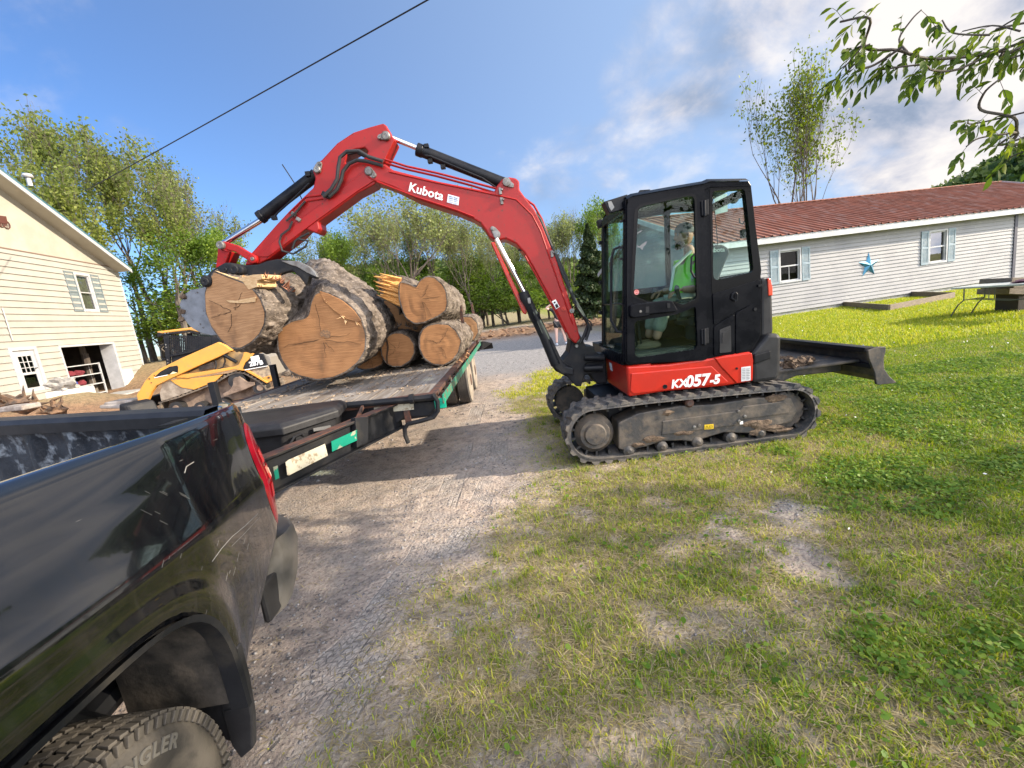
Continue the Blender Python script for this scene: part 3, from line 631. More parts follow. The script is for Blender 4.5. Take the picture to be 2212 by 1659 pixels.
# shelf unit inside garage
sx0=ls(d4([(850,930)])[0])[0]; sx1=gB-.15
shl=thing('shelf_unit','white shelf unit with folded cloths inside the open garage','shelf',tuple(LP(sx0,-1.0,.06)))
mb=MB()
for s_ in (sx0,sx1-.06):
    for q in (-.75,-1.25): lbx(mb,s_,s_+.07,q-.03,q+.03,.06,1.75)
for z_ in (.12,.62,1.15,1.68): lbx(mb,sx0,sx1,-1.28,-.72,z_,z_+.05)
mb.build('rack',TRIM,shl)
clothm=[mat('dark_red_cloth',(0.16,0.02,0.03),.9),mat('blue_plastic_bin',(0.02,0.05,0.25),.5),mat('orange_cloth',(0.5,0.2,0.03),.9)]
for k in range(7):
    s_=sx0+.25+.28*(k%3)*((sx1-sx0)/1.3); z_=(1.2,.67,.17)[k//3]; mb=MB(); mb.blob(LP(s_,-1.0,z_+.14),(.2,.24,.15),2,.5,seed=k)
    o=mb.build('cloth_bundle' if k!=4 else 'plastic_bin',clothm[1 if k==4 else 0],None,smooth=True); tag(o,['dark red folded cloth at the left of the upper garage shelf','dark red cloth heap at the middle of the upper garage shelf','dark red cloth at the right of the upper garage shelf','dark red cloth at the left of the middle garage shelf','blue round bin on the middle garage shelf','red cloth at the right of the middle garage shelf','dark red cloth at the left of the bottom garage shelf'][k],'cloth' if k!=4 else 'bin',group='things on the garage shelves')
# silver car rear in the garage
cs=gA+.1; car=thing('parked_car','silver car parked in the open garage showing its rear end','car',tuple(LP(cs+.3,-2.6,.06)))
mb=MB(); sec=[]
for (q,zs) in ((-.55,(.35,.62,.95,1.0)),(-.75,(.30,.62,1.05,1.08)),(-1.6,(.28,.62,1.08,1.12)),(-2.1,(.28,.62,1.08,1.5)),(-3.6,(.28,.62,1.08,1.52)),(-4.6,(.3,.6,.98,1.05))):
    hw=.85; r=[]
    for (x,z_) in ((-hw,zs[0]),(-hw-.02,zs[1]),(-hw+.04,zs[2]),(-hw+.25,zs[3]),(hw-.25,zs[3]),(hw-.04,zs[2]),(hw+.02,zs[1]),(hw,zs[0])): r.append(LP(cs-.1+x,q,z_))
    sec.append(r)
mb.grid(sec,closed=True); mb.poly(sec[0]); mb.build('body',mat('silver_car_paint',(0.42,0.42,0.42),.3,.4),car,smooth=True)
mb=MB(); lbx(mb,cs+.45,cs+.72,-.56,-.50,.72,.95); mb.build('tail_light',AMB,car)
mb=MB(); lbx(mb,cs-.3,cs+.2,-.54,-.50,.70,.86); mb.build('number_plate',mat('orange_plate',(0.7,0.35,0.1),.5),car)
mb=MB(); mb.lathe(LP(cs+.6,-1.0,.32),dl,[(0,.2),(.0,.3),(.2,.3),(.2,.2)],20); mb.build('wheel',RUBD,car)
# white block by the garage, stones
P=PL((0,17.5,0),(0,1,0)).P(d4([(780,1260)])[0])
blk=MB(); blk.box((P.x+.0,P.y,P.z-.25),(1.35,.5,1.0),rz=.3); o=blk.build('concrete_block',WBLOCK,None,bevel=.03); tag(o,'white painted concrete block beside the garage opening','concrete block')
P=PL((0,17.4,0),(0,1,0)).P(d4([(680,1150)])[0])
o=MB().blob((P.x,P.y,P.z),(.5,.3,.28),3,.7,seed=3).build('boulder',mat('grey_stone',(0.4,0.38,0.34),.9,col2=(0.25,0.24,0.22),scale=5,bump=.5,bscale=12),None); tag(o,'rough grey stone lying on top of the white block','stone')
# meter pipe
mb=MB(); mb.tube([LH.P(c3([(0,925)])[0])+nl*.08,LH.P(c3([(62,1118)])[0])+nl*.08],.02); o=mb.build('conduit_pipe',TRIM,lh)
# ---------------------------------------------------------------- trees
BARKM=mat('tree_bark',(0.07,0.055,0.045),.9,col2=(0.14,0.12,0.095),scale=3,bump=.4,bscale=14,stretch=(1,1,.3))
LF=[leafmat('spring_leaf',(0.10,0.135,0.035),(0.18,0.22,0.05),(0.29,0.32,0.08),.45),
    leafmat('bright_leaf',(0.07,0.13,0.02),(0.14,0.22,0.03),(0.26,0.34,0.06),.45),
    leafmat('spruce_needles',(0.015,0.03,0.012),(0.035,0.06,0.02),(0.08,0.10,0.03),.15),
    leafmat('pale_leaf',(0.12,0.14,0.05),(0.19,0.23,0.075),(0.30,0.34,0.12),.4)]
def grow(mb,pos,d,L,r,depth,rnd,tips,par):
    n=4; pts=[pos]; rr=[r]; cur=pos.copy(); dd=d.copy()
    for i in range(n):
        dd=(dd+Vector((rnd.gauss(0,.09),rnd.gauss(0,.09),rnd.gauss(0,.05)+par['up']))).normalized(); cur=cur+dd*(L/n); pts.append(cur.copy()); rr.append(max(.006,r*(1-.42*(i+1)/n)))
    mb.tube(pts,rr,6 if depth<2 else (4 if depth<4 else 3),caps=False)
    if depth>=par['leafd']:
        for p in pts[1:]: tips.append((p,depth))
    if depth>=par['maxd']: return
    nb=rnd.choice(par['nb'])
    for k in range(nb):
        t=rnd.uniform(.5,1) if k<nb-1 else 1.0
        p=pts[min(n,max(1,int(round(t*n))))]; ang=rnd.uniform(*par['ang']) if k<nb-1 else rnd.uniform(.05,.3); az_=rnd.uniform(0,2*math.pi)
        x,y=frame_of(dd); nd=(dd*math.cos(ang)+(x*math.cos(az_)+y*math.sin(az_))*math.sin(ang)).normalized()
        grow(mb,p,nd,L*rnd.uniform(*par['lr']),rr[-1]*rnd.uniform(.65,.9),depth+1,rnd,tips,par)
def make_tree(seed,par,leafm,name,label,cat,group):
    rnd=random.Random(seed); rg=np.random.default_rng(seed); root=thing(name,label,cat,(0,0,0),group); mb=MB(); tips=[]
    for s in range(par.get('stems',1)):
        a=rnd.uniform(0,6.28); q=.0 if par.get('stems',1)==1 else .25; d=Vector((math.cos(a)*q,math.sin(a)*q,1)).normalized()
        if par['trunk']>0 and s==0:
            pts=[Vector((0,0,-.4)),Vector((0,0,par['trunk']*.5)),Vector((rnd.gauss(0,.1),rnd.gauss(0,.1),par['trunk']))]; mb.tube(pts,[par['r']*1.25,par['r']*1.05,par['r']],8,caps=False)
        grow(mb,Vector((0,0,par['trunk'] if par['trunk']>0 else 0)),d,par['L'],par['r']*(.9 if s==0 else .7),0,rnd,tips,par)
    zt=max(p.z for p,_ in tips)
    k=10.0/zt
    mb.v=[v*k for v in mb.v]; mb.build('trunk',BARKM,root,smooth=True)
    T=np.array([tuple(p*k) for p,_ in tips]); n=par['leaves']; idx=rg.integers(0,len(T),n)
    cl=NP(T[:,0],T[:,1]+T[:,2]*.7,.5,seed*1.3,2); keep=np.clip(.62+cl[idx]*1.1,0.05,1)>rg.random(n); idx=idx[keep]
    C=T[idx]+rg.normal(size=(len(idx),3))*par['sp']; 
    V,F=leaf_quads(C,par['ls'],rg); cc=np.clip(.45+cl[idx]*.5+rg.normal(size=len(idx))*.16,0,1)
    npmesh('crown',V,F,leafm,root,rnd=np.repeat(cc,4)); return root
P1=dict(trunk=2.6,L=3.0,r=.19,up=.16,ang=(.25,.62),nb=(2,3,3),lr=(.66,.88),leafd=3,maxd=6,leaves=5200,sp=.15,ls=.085)
P2=dict(P1,lr=(.62,.85),nb=(2,3,3),L=2.6,ang=(.35,.9),leaves=15000,sp=.30,ls=.11,maxd=5,leafd=2,up=.1)
P3=dict(P1,trunk=2.2,L=2.8,ang=(.35,.75),leaves=4200,sp=.16,ls=.10,up=.07,nb=(3,3),stems=2,maxd=5,leafd=2)
P4=dict(P1,leafd=2,trunk=0,L=1.3,r=.06,ang=(.4,1.1),stems=4,leaves=11000,sp=.5,ls=.18,maxd=4,up=.05)
GL='spring trees along the edge of the meadow'
PRO={'a':make_tree(3,P1,LF[0],'ash_tree','x','tree',GL),'b':make_tree(8,P1,LF[0],'ash_tree','x','tree',GL),'c':make_tree(21,P2,LF[1],'maple_tree','x','tree',GL),
     'd':make_tree(5,dict(P3,leaves=6500),LF[3],'elm_tree','x','tree',GL),'e':make_tree(14,P4,LF[1],'hedge_bush','x','bush','bushes at the foot of the tree line'),'f':make_tree(33,dict(P1,leaves=7500,stems=2,trunk=2.0),LF[3],'birch_tree','x','tree',GL)}
used=set()
def tree_at(kind,q,dist,label,rz=None,wide=1.0,sink=0.0):
    d=ray(*q); t=dist/math.hypot(d.x,d.y); P=EYEV+d*t; h=P.z; z0=gz(P.x,P.y)-sink
    o=PRO[kind] if kind not in used else copy_tree(PRO[kind]); used.add(kind)
    o.location=(P.x,P.y,z0); s=(h-z0)/10.2; o.scale=(s*wide,s*wide,s); o.rotation_euler=(0,0,rz if rz is not None else (q[0]*.37)%6.28); o['label']=label; return o
tree_at('a',(25,200),38,'tall thin leafed tree at the left edge, behind the cream house roof',wide=.9)
tree_at('b',(95,185),43,'tall tree whose top is the highest left of the overhead wire, behind the house roof',wide=.9)
tree_at('a',(145,235),37,'tall sparse tree rising right behind the middle of the cream roof slope',rz=2.2,wide=.85)
tree_at('b',(215,240),41,'tall tree with a leaning dark trunk behind the lower roof slope',rz=4.0,wide=.9)
tree_at('a',(290,290),36,'tree crossed by the overhead wire, just left of the light topped tree',rz=5.1,wide=.95)
tree_at('b',(50,330),33,'shorter tree low behind the top of the roof slope',rz=1.0)
tree_at('f',(375,335),40,'slender pale topped tree standing clear against the blue sky left of the bucket link',wide=.8)
tree_at('f',(445,430),46,'small pale tree at the right end of the left wood',rz=2.0,wide=.95)
tree_at('c',(345,490),36,'bright green bushy tree beside the eave of the cream house',wide=1.1)
tree_at('c',(425,480),38,'bright green tree between the cream house and the loader bucket',rz=3.1,wide=.95)
tree_at('c',(250,540),40,'green bushy tree partly hidden by the eave tip',rz=4.4)
tree_at('e',(345,660),38,'rounded green bush right of the cream house wall',wide=1.8)
tree_at('e',(410,610),38,'green bush above the loader cab roof',rz=1.3,wide=1.8)
tree_at('e',(480,560),42,'tall green bush behind the grey bucket side',rz=2.6,wide=1.6)
for i,(q,dd,l) in enumerate([((690,495),43,'slender pale tree under the bare arm'),((745,465),50,'slender pale tree left of the open elm'),((815,430),45,'pale slender tree against the elm on its left side'),((880,412),53,'tall pale tree behind the elm crown'),((925,425),47,'pale tree between elm and boom lettering'),((990,445),44,'tall slender tree right behind the boom end of the log pile'),((1035,475),50,'pale tree left of the boom bend'),((1100,505),52,'pale tree inside the boom bend'),((1130,480),57,'pale tree right of the boom bend'),((1180,455),43,'tall pale tree just right of the boom foot'),((1228,445),50,'pale tree left of the spruce top'),((1295,440),44,'pale tree close to the cab edge')]):
    tree_at('f' if i%3 else 'd',q,dd,l,rz=i*1.3+.4,wide=.85)
for i,(q,dd,l) in enumerate([((620,545),47,'bright young tree low between grapple and elm'),((790,540),50,'rounded light green tree behind the top of the heart shaped log'),((840,560),46,'light green tree directly behind the claw tip'),((905,545),52,'light green tree behind the torn log'),((975,540),48,'light green tree over the notched log'),((1035,560),55,'light green tree seen between the boom and the log pile'),((1105,565),50,'round light green tree left of the black boom cylinder'),((1150,560),46,'round light green tree right of the red rod guard'),((1235,560),50,'round light green tree at the foot of the pale trees'),((1300,540),47,'round light green tree touching the cab front'),((200,290),42,'dense olive tree between the tall trunks behind the cream roof'),((255,262),40,'olive tree right of the wire crossing'),((310,300),44,'olive tree between the wire and the pale topped tree'),((120,300),36,'olive tree just above the roof slope')]):
    tree_at('c' if i<10 else ('a' if i%2 else 'b'),q,dd,l,rz=i*2.1,wide=1.15 if i<10 else .95)
tree_at('d',(850,395),40,'wide open elm with fine bare branches seen under the raised boom',wide=1.15)
tree_at('f',(905,440),48,'thin pale tree just right of the open elm under the boom',rz=1.1,wide=.7)
tree_at('c',(715,500),40,'small bright green tree left of the open elm',rz=.5,wide=.8)
tree_at('f',(955,450),50,'thin tree with vertical stems under the lettering of the boom',rz=3.7,wide=.7)
tree_at('d',(1010,455),52,'pale open tree under the bend of the boom',rz=2.5,wide=.8)
tree_at('f',(1060,500),46,'thin pale tree behind the red boom cylinder guard',rz=4.9,wide=.8)
tree_at('f',(640,560),52,'small pale tree low behind the stick of the arm',rz=.9)
tree_at('f',(1165,500),48,'thin pale tree between boom and spruce',rz=.2,wide=.8)
tree_at('f',(1205,445),44,'pale tree rising left of the dark spruce',rz=2.9,wide=.8)
tree_at('c',(1262,425),42,'light green tree with the tallest top left of the cab',rz=1.9,wide=.75)
tree_at('f',(1320,470),46,'pale tree half hidden behind the cab work light',rz=5.5)
for i,(q,dd,l) in enumerate([((560,600),50,'green bush below the thin pale tree left of the log grapple'),((760,590),55,'green bush behind the heart shaped log'),((860,600),52,'green bush behind the split log'),((950,580),54,'bush behind the log with the notched top'),((1020,575),50,'green bush right of the notched log'),((1085,600),47,'green bush behind the stake pocket uprights'),((1140,610),45,'green bush left of the black boom cylinder'),((1190,600),48,'green bush beyond the black boom cylinder'),((1330,590),44,'green bush seen through the cab windscreen'),((1400,570),50,'bush behind the cab door'),((1230,600),52,'green bush at the foot of the spruce')]):
    tree_at('e',q,dd,l,rz=i*1.7,wide=2.0)
# right tree behind the red roof
RT=make_tree(52,dict(P1,trunk=1.0,L=3.0,r=.15,stems=4,up=.16,ang=(.22,.6),nb=(2,3,3),leaves=6500,sp=.2,ls=.085,maxd=5,leafd=3),leafmat('golden_green_leaf',(0.06,0.10,0.015),(0.13,0.18,0.02),(0.24,0.28,0.04),.45),'ash_tree','multi stemmed tree with golden green top behind the red roofed house','tree',None)  # leaf tones run from dark green to yellow-green
d=ray(1742,112); tt=30/math.hypot(d.x,d.y); P=EYEV+d*tt; RT.location=(P.x-.6,P.y,0); s=P.z/10.2; RT.scale=(s*.86,s*.86,s); RT.rotation_euler=(0,0,1.0)
# spruce
def spruce(q,dist,label):
    d=ray(*q); t=dist/math.hypot(d.x,d.y); P=EYEV+d*t; H=P.z; root=thing('spruce_tree',label,'tree',(P.x,P.y,0)); rg=np.random.default_rng(4)
    mb=MB(); mb.tube([(P.x,P.y,0),(P.x,P.y,H)],[.2,.02],8); mb.build('trunk',BARKM,root)
    n=26000; tz=rg.random(n)**.8; a=rg.random(n)*6.283; rad=(1-tz**1.4)*H*.21*(.2+.8*rg.random(n)**.6)*(1+.35*np.sin(a*3+tz*40)+.25*np.sin(a*5-tz*23)); lay=np.abs(((tz*22+np.sin(a*3)*.4)%1)-.5)
    C=np.stack([P.x+np.cos(a)*rad,P.y+np.sin(a)*rad,.6+tz*(H-.6)-rad*.35+lay*.3],1); V,F=leaf_quads(C,.17,rg); npmesh('crown',V,F,LF[2],root,rnd=np.repeat(np.clip(.4+.25*rg.normal(size=n),0,1),4))
spruce((1268,488),38,'dark narrow spruce standing left of the cab front')
# the tree at the photographer's right: trunk and crown beside the view, some twigs reaching in
rt=thing('ash_tree','overhanging tree branches with large drooping leaves in the upper right corner','tree',(8.6,-.6,0))
LBIG=leafmat('broad_leaf',(0.045,0.08,0.014),(0.09,0.14,0.02),(0.24,0.28,0.04),.5,.65)
rg=np.random.default_rng(77); mb=MB(); mb.tube([(8.6,-.6,-.3),(8.5,-.6,1.5),(8.3,-.4,3.2),(8.6,-.6,5.2),(8.2,-.8,6.6)],[.34,.28,.22,.13,.03],10)
BRP=PL((0,3.0,0),(0,1,0))
brs=[([(1640,190),(1578,190),(1400,215),(1200,225),(1000,225),(870,200),(780,150),(735,90)],.013,'m'),([(1060,222),(1072,130),(1112,50),(1150,10)],.007,''),([(1640,180),(1500,215),(1330,290),(1200,300),(1060,325),(940,300)],.009,''),([(1000,226),(930,270),(860,285),(780,300),(735,350)],.008,''),
     ([(1640,640),(1578,612),(1500,560),(1430,490),(1405,430),(1440,385),(1520,352)],.011,'m'),([(1640,620),(1560,612),(1450,640),(1340,655),(1262,700)],.008,''),([(1500,560),(1440,540),(1350,545)],.006,''),([(1640,700),(1600,690),(1560,720)],.007,''),([(1320,220),(1240,160),(1200,90)],.006,''),([(1450,205),(1430,120),(1400,80)],.006,''),([(1640,90),(1560,80),(1500,110)],.007,''),([(870,200),(800,220),(750,270),(720,330)],.007,''),([(1640,240),(1560,240),(1530,280)],.006,'')]
leafC=[]; LV=[];LFc=[]; lr=[]
def big_leaf(P,dirv,L_,W_,n_up):
    dirv=dirv.normalized(); x=dirv.cross(n_up).normalized(); nn=x.cross(dirv)
    b=len(LV); w=W_/2
    for a,bw,h in ((0,0,0),(.22,.62,-.02),(.5,1,.0),(.78,.62,-.04),(1,0,-.12)):
        if bw==0: LV.append(P+dirv*L_*a+nn*h*L_)
        else: LV.append(P+dirv*L_*a+x*w*bw+nn*(h+.06)*L_); LV.append(P+dirv*L_*a+nn*h*L_); LV.append(P+dirv*L_*a-x*w*bw+nn*(h+.06)*L_)
    LFc.extend([(b,b+1,b+2,b+2),(b,b+2,b+3,b+3),(b+1,b+4,b+5,b+2),(b+2,b+5,b+6,b+3),(b+4,b+7,b+8,b+5),(b+5,b+8,b+9,b+6),(b+7,b+10,b+8,b+8),(b+8,b+10,b+9,b+9)]); lr.extend([random.gauss(.45,.22)]*11)
rb=random.Random(5)
def polyat(pts,t):
    Ls=[(b-a).length for a,b in zip(pts[:-1],pts[1:])]; T=sum(Ls)*t
    for (a,b),l in zip(zip(pts[:-1],pts[1:]),Ls):
        if T<=l or l==Ls[-1] and T<=l*1.001: return a+(b-a)*(T/l),(b-a).normalized()
        T-=l
    return pts[-1],(pts[-1]-pts[-2]).normalized()
for bi,(px,r0,kk) in enumerate(brs):
    pts=[BRP.P(q)+Vector((0,rb.uniform(-.12,.12)+.05*math.sin(bi*2+i),0)) for i,q in enumerate(c6(px))]
    if px[0][0]>1600: pts=[Vector((8.3,-.3,3.0+ .1*bi)),Vector((6.2,.9,3.25)),Vector((4.7,2.1,3.1 if bi<4 else 2.7))]+pts; rr=[.05,.032,.020]+[r0*(1-.6*i/len(px)) for i in range(len(px))]; start=3
    else: rr=[r0*(1-.6*i/len(px)) for i in range(len(px))]; start=0
    sp_,sr_=[],[]
    for i in range(len(pts)-1):
        p0,p1,p2,p3=pts[max(i-1,0)],pts[i],pts[i+1],pts[min(i+2,len(pts)-1)]
        for k_ in range(5):
            t_=k_/5; sp_.append(.5*((2*p1)+(p2-p0)*t_+(2*p0-5*p1+4*p2-p3)*t_*t_+(3*p1-p0-3*p2+p3)*t_**3)); sr_.append(rr[i]+(rr[i+1]-rr[i])*t_)
    sp_.append(pts[-1]); sr_.append(rr[-1]); mb.tube(sp_,sr_,6)
    vis=sp_[max(0,start-2)*5:]; L_=sum((b-a).length for a,b in zip(vis[:-1],vis[1:])); nt_=max(3,int(L_/(.08 if bi<4 else .15)))
    for k in range(nt_):
        if kk=='m' and k<nt_*.15 : pass
        p,dd=polyat(vis,(k+.5)/nt_ if k<nt_-1 else .995); side=1 if k%2 else -1
        # a compound leaf: rachis with 5 leaflets
        rd=(dd*.5+Vector((rb.uniform(-.3,.1)-.25,rb.uniform(-.6,.6),side*.5-.25+rb.uniform(-.3,.2)))).normalized(); RL=rb.uniform(.09,.17); mb.tube([p,p+rd*RL*.6+Vector((0,0,.0)),p+rd*RL+Vector((0,0,-.02))],.0016,3,caps=False)
        for j,tq in enumerate((.35,.35,.68,.68,1.0)):
            q=p+rd*RL*tq+Vector((0,0,-.02*tq)); sgn=(1 if j%2 else -1) if j<4 else 0; x,y=frame_of(rd)
            ld=(rd*.6+y*sgn*.7+Vector((rb.gauss(0,.15)-.1,rb.gauss(0,.2),-.75))).normalized()
            big_leaf(q,ld,rb.uniform(.065,.10),rb.uniform(.028,.042),Vector((rb.gauss(0,.5),rb.gauss(0,.5)-.3,1)).normalized())
npmesh('overhanging_leaves',np.array([tuple(v) for v in LV]),np.array(LFc),LBIG,rt,rnd=np.clip(lr,0,1)).name='leaves'
# crown beside the view: casts the broken shade over the foreground lawn
nC=22000; X=rg.uniform(4.6,14.5,nC); Z=2.5+ (4.6*rg.random(nC)); Y=rg.uniform(-4.2,2.5,nC)
den=NP(X[:,None],Y[:,None],.5,2.2,3)[:,0]+NP(Z[:,None],X[:,None]*.6,.9,6.2,2)[:,0]*.9
gx_=X-2.22*Z; gy_=Y+.31*Z
ok=(den-.10>rg.random(nC)*1.0-.38)&(Y<X/1.22-1.0)&(Y<X*.42)&(gy_<3.3+.25*np.sin(gx_*2))
C=np.stack([X,Y,Z],1)[ok]; V,F=leaf_quads(C,.10,rg,flat=.2); npmesh('crown',V,F,LBIG,rt,rnd=np.repeat(np.clip(rg.normal(.4,.2,len(C)),0,1),4))
for k in range(26):
    a=rb.uniform(0,6.28); e=Vector((8.4+rb.uniform(-3.2,5),-1+rb.uniform(-2.6,2.2),rb.uniform(3.2,6.6))); s_=Vector((8.5,-.6,rb.uniform(2.2,4.6))); mb.tube([s_,(s_+e)/2+Vector((0,0,.3)),e],[.06,.035,.01],5)
mb.build('trunk',BARKM,rt,smooth=True)
# ---------------------------------------------------------------- the excavator
EXC=thing('excavator','compact red and black tracked excavator with enclosed cab holding a big log over the trailer','excavator',(1.75,5.1,0))
YN,YF=4.15,6.11
def track_loop(n,xl=.76,xr=2.72,zl=.32,zr=.28,rl=.285,rr=.265):
    """centre line of the belt in (x,z), anticlockwise from bottom left, evenly spaced"""
    pts=[]
    for k in range(25): a=math.radians(270-180*k/24); pts.append((xl+rl*math.cos(a),zl+rl*math.sin(a)))
    pts+= [(1.3,.60),(1.8,.585),(2.3,.565)]
    for k in range(25): a=math.radians(90-180*k/24); pts.append((xr+rr*math.cos(a),zr+rr*math.sin(a)))
    pts+= [(2.2,.012),(1.5,.012)]
    P=[Vector((a,0,b)) for a,b in pts]; out=[]; n0=len(P); Ls=[(P[(i+1)%n0]-P[i]).length for i in range(n0)]; T=sum(Ls); acc=0;i=0
    for k in range(n):
        t=T*k/n
        while acc+Ls[i]<t: acc+=Ls[i]; i+=1
        d=(P[(i+1)%n0]-P[i]).normalized(); out.append((P[i]+d*(t-acc),d))
    return out
def make_track(y0,y1,label):
    N_=172; lp=track_loop(N_); w=y1-y0; yc=(y0+y1)/2; cx_=1.74
    mb=MB(); rows=[]
    for k in range(N_+1):
        p,d=lp[k%N_]; nrm=Vector((-d.z,0,d.x)); c=Vector((cx_,0,.3)); 
        if nrm.dot(p-c)<0: nrm=-nrm
        o=p; i=p-nrm*.035
        rows.append([Vector((o.x,y0+.012,o.z)),Vector((o.x,y1-.012,o.z)),Vector((i.x,y1,i.z)),Vector((i.x,y0,i.z))])
    mb.grid(rows,closed=True)
    # slanted lugs, staggered left and right, with rounded shoulders
    for k in range(0,N_,4):
        for side in (0,1):
            p,d=lp[(k+2*side)%N_]; nrm=Vector((-d.z,0,d.x)); 
            if nrm.dot(p-Vector((cx_,0,.3)))<0: nrm=-nrm
            ya,yb=(y0-.004,yc+.03) if side==0 else (yc-.03,y1+.004); sl=.028*(1 if side==0 else -1)
            a=.027; h=.026; base=[]
            prof=[(-a*1.7,-.012),(-a*.8,h),(a*.8,h),(a*1.7,-.012)]
            r1=[p+d*(u+sl)+nrm*v+Vector((0,ya,0)) for u,v in prof]; r2=[p+d*(u*.9-sl)+nrm*(v if v<0 else v*.8)+Vector((0,yb,0)) for u,v in prof]
            for q in r1+r2: q.y=q.y
            mb.grid([r1,r2]); mb.poly(r1); mb.poly(list(reversed(r2)))
    t=mb.build('rubber_track',RUB,EXC,smooth=True,angle=40)
    # drive teeth inside
    mb=MB()
    for k in range(0,N_,4):
        p,d=lp[k]; nrm=Vector((-d.z,0,d.x)); 
        if nrm.dot(p-Vector((cx_,0,.3)))<0: nrm=-nrm
        x=d; R=Matrix((x,Vector((0,1,0)),nrm)).transposed(); mb.box(p-nrm*.06+Vector((0,yc,0)),(.022,.22,.055),M3=R)
    mb.build('drive_teeth',RUBD,t)
    s=1 if y0<5 else -1; yo=y0+.04 if s>0 else y1-.04
    # side frame
    fr=MB(); prof=[(.98,.13),(1.06,.10),(1.25,.115),(1.42,.15),(1.62,.13),(1.74,.10),(1.9,.13),(2.05,.155),(2.2,.13),(2.32,.11),(2.45,.14),(2.74,.17),(2.80,.28),(2.74,.42),(2.40,.47),(1.95,.46),(1.6,.49),(1.2,.47),(1.0,.40)]
    fr.prism([Vector((a,yo,b)) for a,b in prof],(0,s*.28,0)); f=fr.build('track_frame',MUDST,EXC,bevel=.012)
    b=MB(); b.prism([Vector((a,yo-s*.012,c)) for a,c in [(1.42,.22),(2.18,.22),(2.22,.27),(2.70,.27),(2.74,.33),(2.66,.40),(2.25,.40),(2.2,.36),(1.44,.36)]],(0,s*.02,0)); b.build('cover_plate',MUDST,f,bevel=.006)
    b=MB()
    for x,z_ in ((2.2,.26),(2.26,.30),(2.2,.36),(1.75,.26),(1.8,.27)): b.lathe((x,yo-s*.01,z_),(0,-s,0),[(-.02,.016),(.012,.016),(.014,.008)],8)
    b.build('bolt',STEEL,f)
    sp=MB(); sp.lathe((.76,yo+s*.01,.31),(0,s,0),[(-.03,.0),(-.028,.10),(0,.115),(.0,.15),(.03,.17),(.06,.2),(.2,.2)],28); sp.build('sprocket',MUDST,EXC,smooth=True)
    sp=MB(); sp.lathe((2.72,yo+s*.05,.28),(0,s,0),[(0,.0),(0,.10),(.02,.19),(.1,.21),(.2,.2)],28); sp.build('idler_wheel',MUDST,EXC,smooth=True)
    for x,z_ in ((1.08,.095),(1.42,.095),(1.78,.09),(2.12,.09),(2.42,.10)):
        r=MB(); r.lathe((x,yo-s*.015,z_),(0,s,0),[(-.012,.0),(-.012,.02),(0,.032),(.01,.055),(.06,.06),(.07,.045),(.2,.045)],16); r.build('track_roller',MUDST,EXC,smooth=True)
    r=MB(); r.lathe((1.72,yo-s*.01,.51),(0,s,0),[(-.02,0),(-.02,.03),(0,.045),(.2,.045)],14); r.build('carrier_roller',RUST,EXC,smooth=True)
    m2=MB(); rr=random.Random(3)
    for k in range(16): x=rr.choice([1.05+rr.random()*.25,1.3+rr.random()*.5,2.3+rr.random()*.4]); m2.blob((x,yo-s*.004,.10+rr.random()*.12 if rr.random()<.6 else .44),(.05+.05*rr.random(),.014,.02+.02*rr.random()),2,.7,seed=k)
    m2.build('dried_mud',MUD,f,smooth=True)
    return f
f1=make_track(YN,YN+.40,'near'); make_track(YF-.40,YF,'far')
st_=PY(YN+.035)
def plate(name,q,fn,pl,off,matl,parent,bevel=0):
    mb=MB(); mb.prism([pl.P(a) for a in fn(q)],off); return mb.build(name,matl,parent,bevel=bevel)
YSTK=mat('yellow_decal',(0.75,0.5,0.02),.5); ORS=mat('red_decal',(0.6,0.04,0.03),.5)
plate('warning_decal',[(895,1358),(942,1354),(942,1378),(895,1383)],c1,PY(YN+.024),(0,.004,0),YSTK,EXC)
plate('service_decal',[(1080,1340),(1096,1338),(1096,1354),(1080,1356)],c1,PY(YN+.024),(0,.004,0),WHT,EXC)
mb=MB(); g=PY(YN+.022)
a,b,c_,e_=[g.P(q) for q in c1([(900,1378),(908,1361),(916,1377),(900,1378)])]; mb.tube([a,b,c_],.0025,4,closed=True); a,b,c_,e_=[g.P(q) for q in c1([(922,1362),(936,1361),(936,1374),(922,1376)])]; mb.tube([a,b,c_,e_],.002,4,closed=True); mb.build('decal_marks',BLK,EXC)
# car body between tracks, slew ring
mb=MB(); mb.box((1.72,5.13,.40),(1.5,1.2,.22)); mb.box((1.72,5.13,.5),(.9,.9,.16)); mb.lathe((1.75,5.13,.5),(0,0,1),[(0,.45),(.12,.45),(.14,.42)],32); mb.build('undercarriage',BLKM,EXC,bevel=.02)
# --- lower body skirt (red) : side face outline pushed in depth; sloped nose
YB=4.20
sk=PY(YB)
side=[sk.P(q) for q in c1([(490,1052),(700,1040),(940,1008),(1010,990),(1135,975),(1150,1000),(1145,1130),(1000,1155),(700,1182),(500,1212)])]
mb=MB(); mb.prism(side,(0,.9,0)); mb.build('red_skirt',REDB,EXC,bevel=.02,seg=3)
mb=MB(); mb.prism([sk.P(q)+Vector((0,-.012,0)) for q in c1([(510,1088),(930,1050),(1018,1132),(1000,1142),(520,1196),(504,1180)])],(0,.03,0)); mb.build('skirt_panel',REDB,EXC,bevel=.008)
mb=MB(); mb.prism([sk.P(q)+Vector((0,-.016,0)) for q in c1([(945,1008),(1138,980),(1146,1018),(1142,1126),(1060,1140),(975,1050)])],(0,.03,0)); mb.build('skirt_panel',REDB,EXC,bevel=.008)
